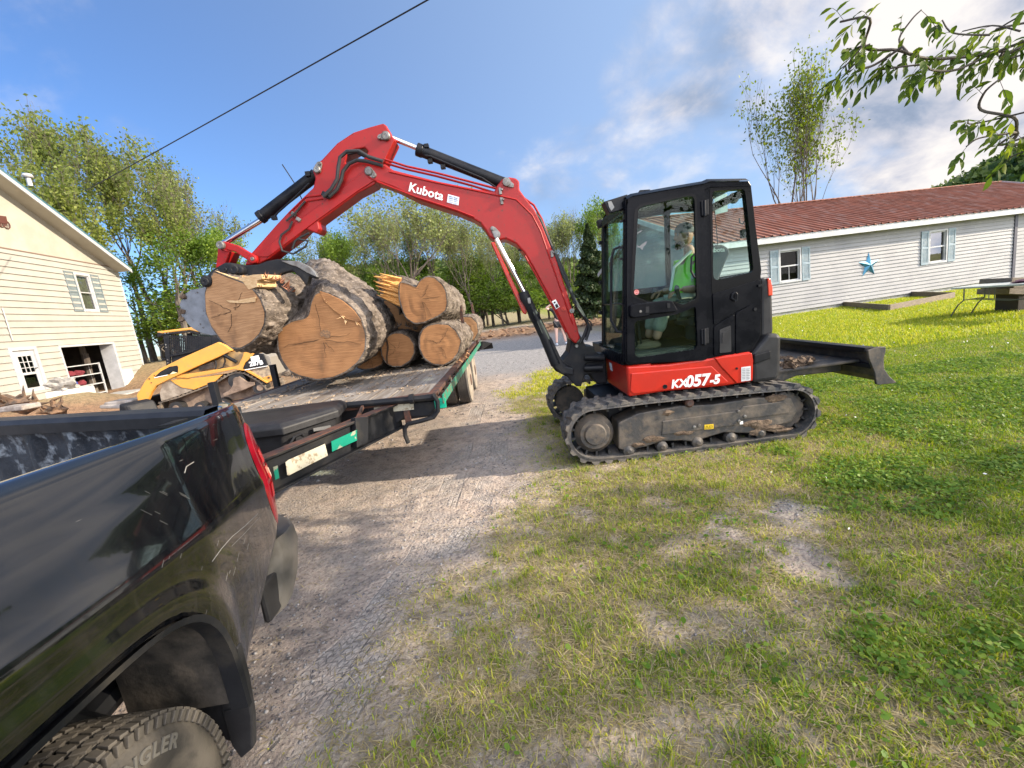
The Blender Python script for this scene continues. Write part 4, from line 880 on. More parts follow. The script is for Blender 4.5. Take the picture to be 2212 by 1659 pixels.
# nose face from the corner back to the swing post
fr_=[sk.P(c1([(490,1052)])[0])+Vector((-.004,.012,0)),sk.P(c1([(500,1212)])[0])+Vector((-.004,.012,0))]
fa=PY(5.12); fb=[fa.P(c1([(395,1128)])[0]),fa.P(c1([(368,1003)])[0])]
mb=MB(); mb.prism([fr_[0],fr_[1],fb[0],fb[1]],(.25,0,0)); nose=mb.build('red_nose',REDB,EXC,bevel=.02,seg=3)
def onq(a,b,c_,e_,u,v,lift):  # point on the nose quad
    p=a+(e_-a)*u; q=b+(c_-b)*u; n=(e_-a).cross(b-a).normalized(); 
    if n.x>0: n=-n
    return p+(q-p)*v+n*lift
qn=(fr_[0],fr_[1],fb[0],fb[1])
mb=MB(); mb.poly([onq(*qn,u,v,.004) for u,v in ((.62,.12),(.74,.12),(.74,.42),(.62,.42))]); mb.build('service_decal',WHT,nose)
mb=MB(); mb.poly([onq(*qn,u,v,.004) for u,v in ((.72,.62),(.80,.75),(.74,.95),(.68,.78))]); mb.build('service_decal',WHT,nose)
x0=PY(YB-.014); tcn=x0.P(c1([(850,1134)])[0]); tl,tr_=x0.P(c1([(728,1147)])[0]),x0.P(c1([(970,1120)])[0]); W_=(tr_-tl).length; xd=(tr_-tl)
LW_=WHT
text_on('KX',tl+(tr_-tl)*.13+Vector((0,-.004,0)),xd,(-.0,0,1),.115,LW_,EXC,offset=.004,shear=.18)
text_on('057',tl+(tr_-tl)*.52+Vector((0,-.004,.008)),xd,(0,0,1),.155,LW_,EXC,offset=.006,shear=.18)
text_on('-5',tl+(tr_-tl)*.90+Vector((0,-.004,.0)),xd,(0,0,1),.12,LW_,EXC,offset=.006,shear=.18)
plate('service_decal',[(1087,1057),(1136,1050),(1136,1125),(1087,1131)],c1,PY(YB-.02),(0,.003,0),mat('grey_white_decal',(.62,.62,.62),.5),EXC)
mb=MB()
for k in range(7):
    y=1066+k*8.6; 
    for xa,xb in ((1092,1108),(1113,1131)): a,b=PY(YB-.0215).P(c1([(xa,y)])[0]),PY(YB-.0215).P(c1([(xb,y-1)])[0]); mb.bar(a,b,.001,.006)
mb.build('decal_marks',mat('grey_ink',(.2,.2,.2),.6),EXC)
mb=MB(); mb.lathe(x0.P(c1([(688,1158)])[0]),(0,-1,0),[(-.01,.022),(.006,.022),(.006,.012),(.0,.01)],14); mb.lathe(x0.P(c1([(1062,1063)])[0]),(0,-1,0),[(-.01,.012),(.008,.012)],10); mb.build('latch',BLK,EXC)
# --- rear corner: black counterweight and rear cowl with a red light
mb=MB(); mb.prism([sk.P(q) for q in c1([(1140,985),(1230,880),(1290,880),(1300,900),(1296,1075),(1280,1125),(1150,1142)])],(0,1.9,0)); mb.build('counterweight',PLAS,EXC,bevel=.04,seg=3)
mb=MB(); mb.prism([sk.P(q)+Vector((0,-.02,0)) for q in c1([(1150,990),(1235,968),(1235,1010),(1150,1040)])],(0,.05,0)); mb.build('step_plate',BLK,EXC,bevel=.01)
mb=MB(); mb.prism([PY(4.26).P(q) for q in c1([(1190,590),(1228,590),(1252,680),(1258,870),(1240,900),(1190,900)])],(0,.9,0)); mb.build('rear_cowl',PLAS,EXC,bevel=.03,seg=3)
mb=MB(); mb.prism([PY(4.25).P(q) for q in c1([(1226,590),(1240,592),(1252,640),(1252,682),(1230,684)])],(0,.10,0)); mb.build('rear_light',mat('red_reflector',(0.75,0.06,0.02),.2,coat=.6),EXC,bevel=.008)
# engine side behind the cab (far half of the upper body)
mb=MB(); mb.prism([Vector((1.45,5.26,.68)),Vector((2.62,5.26,.68)),Vector((2.66,5.26,1.1)),Vector((2.5,5.26,1.42)),Vector((1.65,5.26,1.36)),Vector((1.45,5.26,1.1))],(0,.82,0)); mb.build('engine_hood',BLK,EXC,bevel=.04,seg=3)
mb=MB(); mb.box((1.85,5.2,.86),(1.35,1.6,.40)); mb.build('platform',BLKM,EXC,bevel=.01)
# --- cab
YC=4.215; cp=PY(YC)
CABP=mat('cab_gloss_black',(0.004,0.0045,0.007),.22,col2=(0.008,0.0085,0.011),scale=5,coat=.0,rough2=.35,spec=.08)
cabo=[(545,175),(600,150),(900,95),(1190,45),(1230,30),(1550,25),(1572,60),(1612,420),(1655,850),(1650,1300),(1590,1400),(1560,1425),(1180,1490),(560,1530),(540,1500)]
doorhole=[(588,205),(1175,85),(1195,1480),(590,1508),(588,900)]
rearhole=[(1255,110),(1520,92),(1545,300),(1590,745),(1575,772),(1290,836),(1262,815)]
P3=lambda pl,q,fn=d7:[pl.P(a) for a in fn(q)]
mb=MB(); holed(mb,P3(cp,cabo),[P3(cp,doorhole),rounded(P3(cp,rearhole),.04)],(0,.06,0)); cabf=mb.build('cab_frame',CABP,EXC,bevel=.006)
# rear side panel shapes: raised swage, hatch and pockets
for q in ([(1250,950),(1640,830),(1652,1000),(1440,1095),(1425,1105),(1262,1205)],[(1440,1105),(1650,990),(1640,1290),(1560,1400),(1440,1440)],[(1262,1215),(1430,1112),(1432,1440),(1262,1455)]):
    mb=MB(); mb.prism(rounded([p+Vector((0,-.014,0)) for p in P3(cp,q)],.02),(0,.03,0)); mb.build('side_panel',CABP,cabf,bevel=.005)
mb=MB(); mb.prism(rounded([p+Vector((0,-.024,0)) for p in P3(cp,[(1305,1240),(1395,1205),(1400,1420),(1305,1430)])],.012),(0,.03,0)); mb.prism(rounded([p+Vector((0,-.03,0)) for p in P3(cp,[(1325,1262),(1385,1235),(1385,1260),(1335,1285),(1332,1345),(1322,1345)])],.004),(0,.02,0)); mb.build('step_pocket',PLAS,cabf,bevel=.003)
mb=MB(); mb.tube(P3(PY(YC-.03),[(1440,935),(1418,950),(1412,985),(1440,1003)]),.009,8); mb.tube(P3(PY(YC-.04),[(1445,935),(1458,950),(1455,1000),(1440,1010)]),.007,8); mb.lathe(PY(YC-.01).P(d7([(1598,1073)])[0]),(0,-1,0),[(0,.016),(.02,.016)],12); mb.build('latch',BLK,cabf)
gl=MB(); gl.prism(P3(PY(YC+.025),[(1235,85),(1535,72),(1600,755),(1560,790),(1262,850)]),(0,.006,0)); gl.build('cab_window',GLZ,EXC)
# black ceramic border of the rear glass
mb=MB(); holed(mb,rounded(P3(PY(YC-.004),[(1232,82),(1540,68),(1565,85),(1655,760),(1640,850),(1275,955),(1250,940)]),.03),[rounded(P3(PY(YC-.004),rearhole),.03)],(0,.008,0)); mb.build('window_seal',mat('black_glass_border',(.004,.004,.005),.25,spec=.12),cabf)
# door
dp=PY(YC-.022)
do=[(560,205),(600,180),(1180,72),(1188,80),(1215,1480),(1180,1492),(590,1512),(560,1500),(556,900)]
h1=[(650,258),(690,232),(1060,150),(1095,152),(1110,180),(1120,600),(1128,985),(1010,1040),(945,1008),(735,1010),(625,968),(612,930)]
h2=[(618,1192),(640,1168),(950,1120),(1120,1050),(1135,1370),(1110,1402),(655,1468),(622,1450)]
h1in=[(1010,1047),(945,1015)]
mb=MB(); holed(mb,rounded(P3(dp,do),.03),[rounded(P3(dp,h1),.03),rounded(P3(dp,h2),.03)],(0,.03,0)); door=mb.build('cab_door',CABP,EXC,bevel=.005)
mb=MB(); mb.prism(rounded(P3(dp,[(640,240),(1060,140),(1128,150),(1142,1030),(980,1085),(610,1000),(600,940)]),.02),(0,0.0,0)) if False else None
for hh_ in ([(632,240),(1118,130),(1140,1000),(1000,1060),(600,980)],[(600,1175),(950,1105),(1138,1035),(1148,1400),(600,1490)]):
    g_=MB(); g_.prism(P3(PY(YC+.0),hh_),(0,.006,0)); g_.build('pane',GLZ,door)
# thin black frit around panes (proud of the door skin)
mb=MB(); fr_o=[(618,262),(668,215),(1080,130),(1118,140),(1130,180),(1148,1010),(1005,1072),(950,1022),(730,1024),(600,975),(588,930)]
holed(mb,rounded(P3(PY(YC-.026),fr_o),.03),[rounded(P3(PY(YC-.026),h1),.03)],(0,.006,0)); mb.build('window_seal',bpy.data.materials['black_glass_border'],door)
# handle box on the door
mb=MB(); mb.prism(rounded(P3(PY(YC-.07),[(582,1045),(620,1030),(880,1000),(930,1005),(975,1080),(960,1095),(745,1115),(740,1130),(610,1145),(585,1130)]),.012),(0,.055,0)); hb=mb.build('handle_box',CABP,door,bevel=.01)
mb=MB(); mb.prism(P3(PY(YC-.074),[(710,1055),(738,1050),(738,1100),(710,1104)]),(0,.01,0)); mb.prism(rounded(P3(PY(YC-.08),[(885,1025),(908,1022),(912,1062),(888,1066)]),.006),(0,.02,0)); mb.build('latch',BLK,hb)
mb=MB(); mb.lathe(PY(YC-.07).P(d7([(667,1091)])[0]),(0,-1,0),[(0,.012),(.008,.012)],10); mb.build('keyhole',STEEL,hb)
mb=MB(); mb.tube(P3(PY(YC-.07),[(1110,620),(1085,650),(1080,760),(1105,810),(1115,812)]),.010,8); mb.build('handle',BLK,door)
for yy in ((190,310),(1240,1360)):
    mb=MB(); mb.prism(P3(PY(YC-.04),[(1165,yy[0]),(1225,yy[0]-15),(1228,yy[1]-10),(1170,yy[1])]),(0,.03,0)); mb.cyl(PY(YC-.045).P(d7([(1190,yy[0]-5)])[0]),PY(YC-.045).P(d7([(1193,yy[1]+4)])[0]),.012,10); mb.build('hinge',BLK,door,bevel=.003)
# stop decal, bird decals
mb=MB(); mb.lathe(PY(YC-.004).P(d7([(636,934)])[0]),(0,-1,0),[(0,.0),(.001,.025)],8); dd_=MB(); c0=PY(YC-.008).P(d7([(636,934)])[0]); dd_.poly([c0+Vector((.026*math.cos(math.pi/8+k*math.pi/4),0,.026*math.sin(math.pi/8+k*math.pi/4))) for k in range(8)]); dd_.build('stop_decal',ORS,door)
dd_=MB(); dd_.tube([c0+Vector((.021*math.cos(math.pi/8+k*math.pi/4),-.001,.021*math.sin(math.pi/8+k*math.pi/4))) for k in range(8)],.0012,4,closed=True); dd_.bar(c0+Vector((-.013,-.001,0)),c0+Vector((.013,-.001,0)),.001,.004); dd_.build('decal_marks',WHT,door)
BRD=mat('grey_bird_decal',(.16,.17,.18),.6)
for q in ([(636,548),(660,560),(676,545),(722,513),(712,545),(690,565),(688,585),(678,588),(668,572),(645,568)],[(640,452),(655,440),(680,425),(676,438),(660,448),(645,458)]):
    mb=MB(); mb.prism(P3(PY(YC-.002),q),(0,.002,0)); mb.build('bird_decal',BRD,door)
# roof, far side, front frame, windscreen
top=P3(cp,[(545,178),(600,152),(900,97),(1190,48),(1230,30),(1550,25)])
mb=MB(); rows=[]
for i,(y,dz) in enumerate(((YC-.01,0),(YC+.05,.035),(YC+.3,.05),(YC+.7,.05),(YC+.95,.035),(YC+1.02,0))): rows.append([Vector((p.x+(.015 if k==0 else 0),y,p.z+dz)) for k,p in enumerate(top)])
b0=len(mb.v); mb.grid(rows); mb.grid([[Vector((p.x,p.y,p.z-.06 if False else p.z-.05)) for p in r] for r in rows]); 
mb.prism([Vector((top[0].x,YC,top[0].z-.05)),Vector((top[0].x,YC,top[0].z)),Vector((top[0].x,YC+1,top[0].z)),Vector((top[0].x,YC+1,top[0].z-.05))],(.02,0,0)); roof=mb.build('cab_roof',CABP,EXC,smooth=True)
o2=[Vector((p.x,YC+.94,p.z)) for p in P3(cp,cabo)]
mb=MB(); holed(mb,o2,[rounded([Vector((p.x,YC+.94,p.z)) for p in P3(cp,[(590,215),(1180,110),(1190,835),(585,900)])],.04),rounded([Vector((p.x,YC+.94,p.z)) for p in P3(cp,[(1225,95),(1535,80),(1605,780),(1228,825)])],.04)],(0,.06,0)); mb.build('cab_frame',CABP,EXC,bevel=.005)
mb=MB(); mb.prism([Vector((p.x,YC+.97,p.z)) for p in P3(cp,[(585,210),(1180,105),(1540,75),(1610,785),(1190,840),(580,905)])],(0,.005,0)); mb.build('cab_window',GLZ,EXC)
fp=P3(cp,[(560,185),(545,1510)]); ta,ba=fp[0],fp[1]
def fpt(v,y,dx=0): p=ta+(ba-ta)*v; return Vector((p.x+dx,y,p.z))
for y in (YC+.02,YC+.96): mb=MB(); mb.prism([fpt(0,y,-.02),fpt(1,y,-.02),fpt(1,y,.05),fpt(0,y,.05)],(0,.05 if y<4.6 else -.05,0)); mb.build('front_pillar',CABP,EXC,bevel=.01)
for v_,a_,b_ in ((.02,.05,.08),(.98,.06,.12),(.62,.02,.014)): mb=MB(); mb.bar(fpt(v_,YC+.06),fpt(v_,YC+.94),a_,b_); mb.build('front_rail',CABP,EXC,bevel=.004)
mb=MB(); mb.prism([fpt(.03,YC+.06,0),fpt(.97,YC+.06,0),fpt(.97,YC+.94,0),fpt(.03,YC+.94,0)],(.006,0,0)); mb.build('windscreen',GLZ,EXC)
mb=MB(); mb.prism([fpt(.03,YC+.06,-.012),fpt(.97,YC+.06,-.012),fpt(.97,YC+.10,-.012),fpt(.03,YC+.10,-.012)],(.01,0,0)); mb.prism([fpt(.03,YC+.90,-.012),fpt(.97,YC+.90,-.012),fpt(.97,YC+.94,-.012),fpt(.03,YC+.94,-.012)],(.01,0,0)); mb.build('window_seal',BLKM,EXC)
# grab bar in front
hb_=[fpt(.26,YC+.12,-.03),fpt(.27,YC+.12,-.09),fpt(.33,YC+.14,-.11),fpt(.55,YC+.14,-.11),fpt(.72,YC+.14,-.11),fpt(.80,YC+.08,-.06),fpt(.80,YC+.05,-.02)]
mb=MB(); mb.tube(hb_,.013,8); mb.build('grab_bar',BLK,EXC,smooth=True)
for v in (.11,.27,.34,.62,.8): mb=MB(); mb.box(fpt(v,YC+.07,-.025),(.035,.03,.02)); mb.cyl(fpt(v,YC+.05,-.04),fpt(v,YC+.09,-.04),.008,8); mb.build('hinge',BLK,EXC)
# work lamp visor, mirrors and the like
vi=PY(4.55)
mb=MB(); mb.prism([PY(4.3).P(q) for q in d7([(365,195),(565,132),(572,160),(540,260),(415,292),(395,255)])],(0,.12,0)); v_=mb.build('work_lamp',BLK,EXC,bevel=.01)
mb=MB(); mb.prism([PY(4.29).P(q) for q in d7([(400,195),(430,190),(455,240),(430,270),(412,240)])],(0,.02,0)); mb.build('lens',mat('lamp_lens',(.16,.16,.15),.2,coat=.3),v_)
mb=MB(); mb.tube([PY(4.3).P(q) for q in d7([(500,260),(530,235),(545,290),(530,330)])],.012,6); mb.build('bracket',BLK,v_)
mb=MB(); mb.prism([PY(5.25).P(q) for q in d7([(315,345),(345,335),(372,345),(360,400),(330,410)])],(0,.08,0)); mb.build('marker_lamp',BLK,EXC,bevel=.008)
mb=MB(); mb.tube([PY(4.5).P(q) for q in d7([(640,150),(665,110),(740,105),(760,125)])],.012,8); mb.lathe(PY(4.5).P(d7([(672,125)])[0]),(0,-1,0),[(-.02,.0),(-.02,.02),(.02,.025)],10); mb.build('roof_bracket',BLK,EXC)
plate('service_decal',[(645,150),(675,135),(680,148),(652,162)],d7,PY(4.46),(0,.003,0),WHT,EXC)
for v,y in ((.15,YC+1.0),(.45,YC+1.0),(.68,YC+1.0),(.93,YC+1.0)): mb=MB(); mb.box(fpt(v,y,-.02),(.05,.03,.04)); mb.build('bump_stop',BLK,EXC,bevel=.005)
mb=MB(); mb.box(cp.P(d7([(1640,880)])[0])+Vector((.0,-.01,0)),(.06,.05,.02)); mb.build('latch',BLK,EXC)
# back of the cab with its window opening
bk=MB(); pr=P3(cp,[(1572,60),(1655,850),(1640,1300)])
holed(bk,[Vector((pr[0].x-.03,YC+.05,pr[0].z)),Vector((pr[0].x-.03,YC+.95,pr[0].z)),Vector((pr[1].x-.03,YC+.95,pr[1].z)),Vector((pr[1].x-.03,YC+.05,pr[1].z))],[[Vector((pr[0].x+(pr[1].x-pr[0].x)*t-.03,y,pr[0].z+(pr[1].z-pr[0].z)*t)) for t,y in ((.08,YC+.12),(.08,YC+.88),(.88,YC+.88),(.88,YC+.12))]],(.03,0,0)); bk.box((pr[1].x-.03,YC+.5,(pr[1].z+pr[2].z)/2),(.06,.9,pr[1].z-pr[2].z)); bk.build('cab_back',CABP,EXC)
# interior
mb=MB(); mb.box((1.8,YC+.5,1.02),(1.25,.86,.05)); mb.build('cab_floor',mat('mud_floor_mat',(.05,.045,.04),.9,col2=(.12,.1,.08),scale=9),EXC)
SEAT=mat('seat_fabric',(.05,.052,.055),.85,bump=.2,bscale=200)
mb=MB(); mb.box((2.16,YC+.48,1.30),(.52,.50,.14)); mb.box((2.2,YC+.48,1.15),(.4,.4,.2)); seat=mb.build('seat',SEAT,EXC,bevel=.04,seg=3)
sb_=PY(YC+.27); bkq=[(1262,560),(1290,543),(1350,545),(1395,580),(1400,620),(1370,680),(1330,780),(1310,840),(1240,960),(1180,960),(1200,800),(1230,650)]
mb=MB(); mb.prism(rounded([sb_.P(q) for q in d7(bkq)],.03),(0,.44,0)); bkr=mb.build('backrest',SEAT,EXC,bevel=.03,seg=3)
hc=PY(YC+.262).P(d7([(1290,590)])[0]); text_on('Kubota',hc+Vector((-.01,0,.0)),(1,0,-.06),(0.05,0,1),.062,mat('pale_stitching',(.45,.46,.46),.8),bkr,offset=.001)
for y in (YC+.16,YC+.80): mb=MB(); mb.box((1.98,y,1.42),(.5,.13,.16)); mb.box((1.80,y,1.5),(.13,.12,.05)); cn=mb.build('console',PLAS,EXC,bevel=.02); mb=MB(); mb.tube([(1.78,y,1.5),(1.76,y,1.56),(1.75,y,1.60)],[.012,.018,.022],8); mb.blob((1.745,y,1.63),(.026,.026,.04),2,0); mb.build('joystick',RUBD,cn,smooth=True)
mb=MB()
for y in (YC+.36,YC+.52): mb.tube([(1.42,y,1.04),(1.40,y,1.2),(1.40,y,1.36)],.011,6); mb.box((1.4,y,1.07),(.16,.08,.015))
mb.build('pedals',BLK,EXC)
mb=MB(); mb.box((1.30,YC+.82,1.5),(.10,.14,.20)); mb.build('dashboard',PLAS,EXC,bevel=.02)
mb=MB(); mb.cyl((1.22+.30,YC+.93,1.30),(1.22+.34,YC+.93,2.42),.018,8); mb.build('far_pillar',BLK,EXC)
plate('instruction_sheet',[(1268,140),(1375,130),(1380,275),(1280,300)],d7,PY(YC+.86),(0,.004,0),mat('pale_green_sheet',(.42,.5,.45),.7),EXC)
mb=MB(); mb.lathe(PY(YC+.85).P(d7([(1420,170)])[0]),(0,-1,0),[(0,.0),(.02,.06),(.03,.05)],16); mb.build('speaker',RUBD,EXC)
mb=MB(); mb.tube([PY(YC+.8).P(q) for q in d7([(1475,330),(1478,365),(1500,378),(1520,350),(1525,320)])],.008,6); mb.box(PY(YC+.8).P(d7([(1525,455)])[0]),(.1,.05,.09)); mb.tube([PY(YC+.6).P(q) for q in d7([(1250,130),(1280,330),(1298,545)])],.004,5); mb.build('coat_hook',BLK,EXC)

# --- swing post casting
sw=PY(4.98)
post=[(615,640),(670,600),(740,600),(785,680),(840,790),(900,780),(960,790),(965,850),(1000,880),(1090,920),(1100,1000),(860,1030),(825,1060),(980,1060),(1000,1150),(900,1190),(820,1210),(770,1370),(700,1372),(560,1230),(400,1150),(360,1090),(380,1040),(440,1000),(510,985),(590,880),(615,760)]
mb=MB(); mb.prism([sw.P(q) for q in d3(post)],(0,.30,0)); mb.build('swing_post',BLKM,EXC,bevel=.012)
mb=MB(); mb.prism([PY(5.0).P(q) for q in d3([(830,900),(1130,900),(1150,1330),(1000,1340),(900,1210),(820,1200)])],(0,.26,0)); mb.build('swing_bracket',BLKM,EXC,bevel=.02)
mb=MB(); mb.cyl(PY(4.94).P(d3([(820,1110)])[0]),PY(4.9).P(d3([(1080,1100)])[0]),.04,12); mb.cyl(PY(4.93).P(d3([(820,950)])[0]),PY(4.92).P(d3([(1100,960)])[0]),.035,12); mb.build('swing_cylinder',BLK,EXC,smooth=True)
def pin(q,fn,y,r,parent=EXC,L=.03,m_=None,nm='pivot_pin',r2=None):
    mb=MB(); mb.lathe(PY(y).P(fn([q])[0]),(0,-1,0),[(-L,r),(.0,r),(.008,r*.8),(.008,r*.35),(.004,r*.3)],20); return mb.build(nm,m_ or STEEL,parent,smooth=True)
# --- boom
YM=4.90; T_=.26; bm_=PY(YM)
boomq=[(2010,1140),(2022,1190),(2000,1218),(1968,1190),(1880,1010),(1800,860),(1745,765),(1700,715),(1650,690),(1600,698),(1566,680),(1545,645),(1520,612),(1480,588),(1400,555),(1200,490),(1085,432),(1020,408),(985,400),(955,385),(940,350),(950,325),(975,312),(1040,312),(1080,342),(1300,398),(1500,438),(1590,452),(1600,425),(1632,386),(1665,378),(1700,384),(1716,400),(1716,440),(1745,480),(1795,545),(1832,620),(1865,705),(1905,800),(1960,970)]
mb=MB(); mb.prism([bm_.P(q) for q in c2(boomq)],(0,T_,0)); boom=mb.build('boom',RED,EXC,bevel=.018,seg=3)
# weld ribs along edges
for q in ([(1060,352),(1300,408),(1500,448),(1700,492),(1780,570),(1822,650),(1860,760),(1930,960),(1985,1120)],[(1000,402),(1200,480),(1400,545),(1490,580)],[(1745,775),(1800,872),(1880,1020),(1950,1160)]):
    mb=MB(); mb.tube([PY(YM-.002).P(p) for p in c2(q)],.009,6); mb.build('weld_seam',RED,boom,smooth=True)
for q,y in (([(1040,300),(1150,335),(1300,368),(1480,415),(1620,452),(1720,480),(1790,530),(1830,600),(1862,690),(1890,770)],YM+.03),([(1040,318),(1150,350),(1300,384),(1480,432),(1600,470)],YM+.07)):
    mb=MB(); mb.tube([PY(y).P(p)+Vector((0,0,.02)) for p in c2(q)],.012,8); mb.build('oil_pipe',RED,boom,smooth=True)
mb=MB(); mb.tube([PY(YM+.05).P(p) for p in c2([(1640,500),(1720,510),(1790,560),(1840,640),(1850,680),(1800,725),(1750,750),(1710,745)])],.011,8); mb.tube([PY(YM+.02).P(p) for p in c2([(1690,505),(1760,520),(1820,590),(1880,730),(1930,860),(1975,960),(2010,1040),(2050,1090),(2070,1140),(2050,1200)])],.016,8); mb.tube([PY(YM+.08).P(p) for p in c2([(1900,770),(1940,860),(1990,990),(2030,1060),(2062,1120),(2040,1180),(2020,1215)])],.02,8); mb.tube([PY(YM+.0).P(p) for p in c2([(1985,1000),(2035,1075),(2076,1110),(2078,1150)])],.009,6); mb.build('hydraulic_hose',RUBD,EXC,smooth=True)
for q in ((1620,450),(1627,500),(1880,765),(1105,0)):
    if q[1]: mb=MB(); mb.box(PY(YM-.004).P(c2([q])[0]),(.03,.03,.07)); mb.box(PY(YM-.02).P(c2([(q[0]+8,q[1]-8)])[0]),(.02,.02,.02)); mb.build('hose_clamp',STEEL,boom,bevel=.004)
pin((695,685),d3,4.955,.045); pin((702,782),d3,4.955,.022)
mb=MB(); mb.prism(rounded([PY(4.965).P(q) for q in d3([(640,650),(700,630),(750,660),(745,740),(722,800),(690,805),(665,760)])],.03),(0,.02,0)); mb.build('pin_plate',BLK,EXC,bevel=.005)
# KUBOTA lettering along the boom
a,b=PY(YM-.004).P(c2([(1162,430)])[0]),PY(YM-.004).P(c2([(1333,478)])[0]); xd=(b-a).normalized(); yd=Vector((-xd.z,0,xd.x))
text_on('Kubota',(a+b)/2+Vector((0,-.002,.0)),xd,yd,.124,WHT,boom,offset=.0028,spacing=1.02)
mb=MB(); mb.prism([PY(YM-.003).P(q) for q in c2([(1358,465),(1414,480),(1410,521),(1352,506)])],(0,.003,0)); mb.build('dealer_decal',mat('blue_white_decal',(.72,.76,.82),.5),boom)
mb=MB()
for k in range(4):
    for s_,e_ in ((1362,1382),(1386,1406)): a,b=[PY(YM-.0045).P(q) for q in c2([(s_,474+k*9+(s_-1358)*.27),(e_,474+k*9+(e_-1358)*.27)])]; mb.bar(a,b,.001,.006 if k<2 else .003)
mb.build('decal_marks',mat('dark_blue_ink',(.05,.08,.2),.6),boom)
mb=MB(); mb.prism([PY(YM-.003).P(q) for q in d3([(343,135),(398,105),(455,215),(402,248)])],(0,.003,0)); mb.build('warning_decal',WHT,boom); mb=MB(); mb.prism([PY(YM-.005).P(q) for q in d3([(385,185),(420,165),(443,215),(405,235)])],(0,.002,0)); mb.prism(rounded([PY(YM-.005).P(q) for q in d3([(362,150),(392,130),(400,160),(375,170)])],.01),(0,.002,0)); mb.build('decal_marks',BLK,boom)
for q in ((512,243),(632,272)): mb=MB(); mb.lathe(PY(YM-.0).P(d3([q])[0]),(0,-1,0),[(-.01,.026),(.012,.026),(.012,.012),(.03,.010)],12); mb.build('bolt',REDB if q[0]<600 else STEEL,boom)
# boom cylinder, rod and guard
def ptc(q,y): return PY(y).P(c2([q])[0])
mb=MB(); mb.cyl(ptc((1600,690),YM-.06),ptc((1745,965),YM-.06),.026,16); mb.build('cylinder_rod',CHR,EXC,smooth=True)
mb=MB(); mb.tube([ptc((1735,955),YM-.06),ptc((1745,985),YM-.06),ptc((1760,1010),YM-.06),ptc((1842,1180),YM-.06),ptc((1900,1320),YM-.06)],[.055,.06,.053,.056,.06],18); mb.build('boom_cylinder',BLK,EXC,smooth=True)
mb=MB(); mb.prism([PY(YM-.10).P(q) for q in c2([(1840,1190),(1875,1180),(1925,1290),(1950,1330),(1990,1340),(1990,1375),(1930,1370),(1885,1330),(1850,1240)])],(0,.22,0)); mb.build('cylinder_bracket',BLKM,EXC,bevel=.015)
mb=MB(); mb.prism([PY(YM-.02).P(q) for q in c2([(1572,706),(1590,705),(1668,868),(1756,1052),(1750,1070),(1735,1064),(1650,880)])],(0,.14,0)); mb.build('rod_guard',REDB,EXC,bevel=.008)
mb=MB(); mb.tube([ptc((1765,1005),YM-.12),ptc((1772,1030),YM-.13),ptc((1830,1165),YM-.12)],.010,6); mb.build('oil_pipe',BLK,EXC); 
mb=MB(); mb.box(ptc((1765,1000),YM-.125),(.03,.03,.06)); mb.build('hose_clamp',STEEL,EXC)
for q,r in (((1581,637),.022),((1603,670),.036)): mb=MB(); mb.lathe(ptc(q,YM-.02),(0,-1,0),[(-.02,r),(.01,r),(.012,r*.6)],16); mb.build('pivot_pin',STEEL,boom,smooth=True)
mb=MB(); mb.prism(rounded([PY(YM-.018).P(q) for q in c2([(1570,632),(1590,626),(1622,660),(1618,686),(1596,694),(1584,668)])],.02),(0,.016,0)); mb.build('pin_plate',STEEL,boom,bevel=.003)
# --- arm (stick)
YA=4.92
armq=[(345,800),(360,770),(500,612),(560,548),(640,470),(680,432),(690,385),(676,345),(690,312),(722,292),(800,208),(880,155),(960,128),(1032,108),(1048,120),(1076,172),(1092,190),(1075,225),(1048,280),(1040,300),(1010,330),(1000,400),(985,418),(900,462),(705,605),(712,640),(695,662),(640,640),(598,682),(455,790),(400,818),(335,822)]
hole_=[(840,308),(852,262),(890,240),(940,232),(955,250),(938,282),(890,300)]
am=PY(YA); mb=MB(); holed(mb,[am.P(q) for q in c2(armq)],[[am.P(q) for q in c2(hole_)]],(0,.22,0)); arm=mb.build('arm',RED,EXC,bevel=.014,seg=3)
mb=MB(); mb.prism([PY(YA-.012).P(q) for q in c2([(395,780),(560,628),(940,350),(990,395),(900,452),(700,596),(455,780)])],(0,.016,0)); mb.build('side_plate',RED,arm,bevel=.006)
mb=MB(); mb.tube([PY(YA-.005).P(q) for q in c2([(560,560),(640,480),(720,470)])],.008,6); mb.tube([PY(YA-.005).P(q) for q in c2([(575,575),(650,500),(730,488)])],.008,6); mb.build('oil_pipe',RED,arm)
for q,r in (((1044,170),.044),((1012,178),.020),((698,340),.036),((712,310),.018),((958,348),.044),((985,372),.022)): pin(q,c2,YA-.03,r,parent=arm)
for q in ([(1002,168),(1048,148),(1068,170),(1048,192),(1004,188)],[(676,345),(700,300),(722,300),(722,330),(706,362)],[(936,348),(958,325),(985,345),(1002,372),(985,388),(958,372)]):
    mb=MB(); mb.prism(rounded([PY(YA-.022).P(p) for p in c2(q)],.02),(0,.02,0)); mb.build('pin_plate',STEEL,arm,bevel=.003)
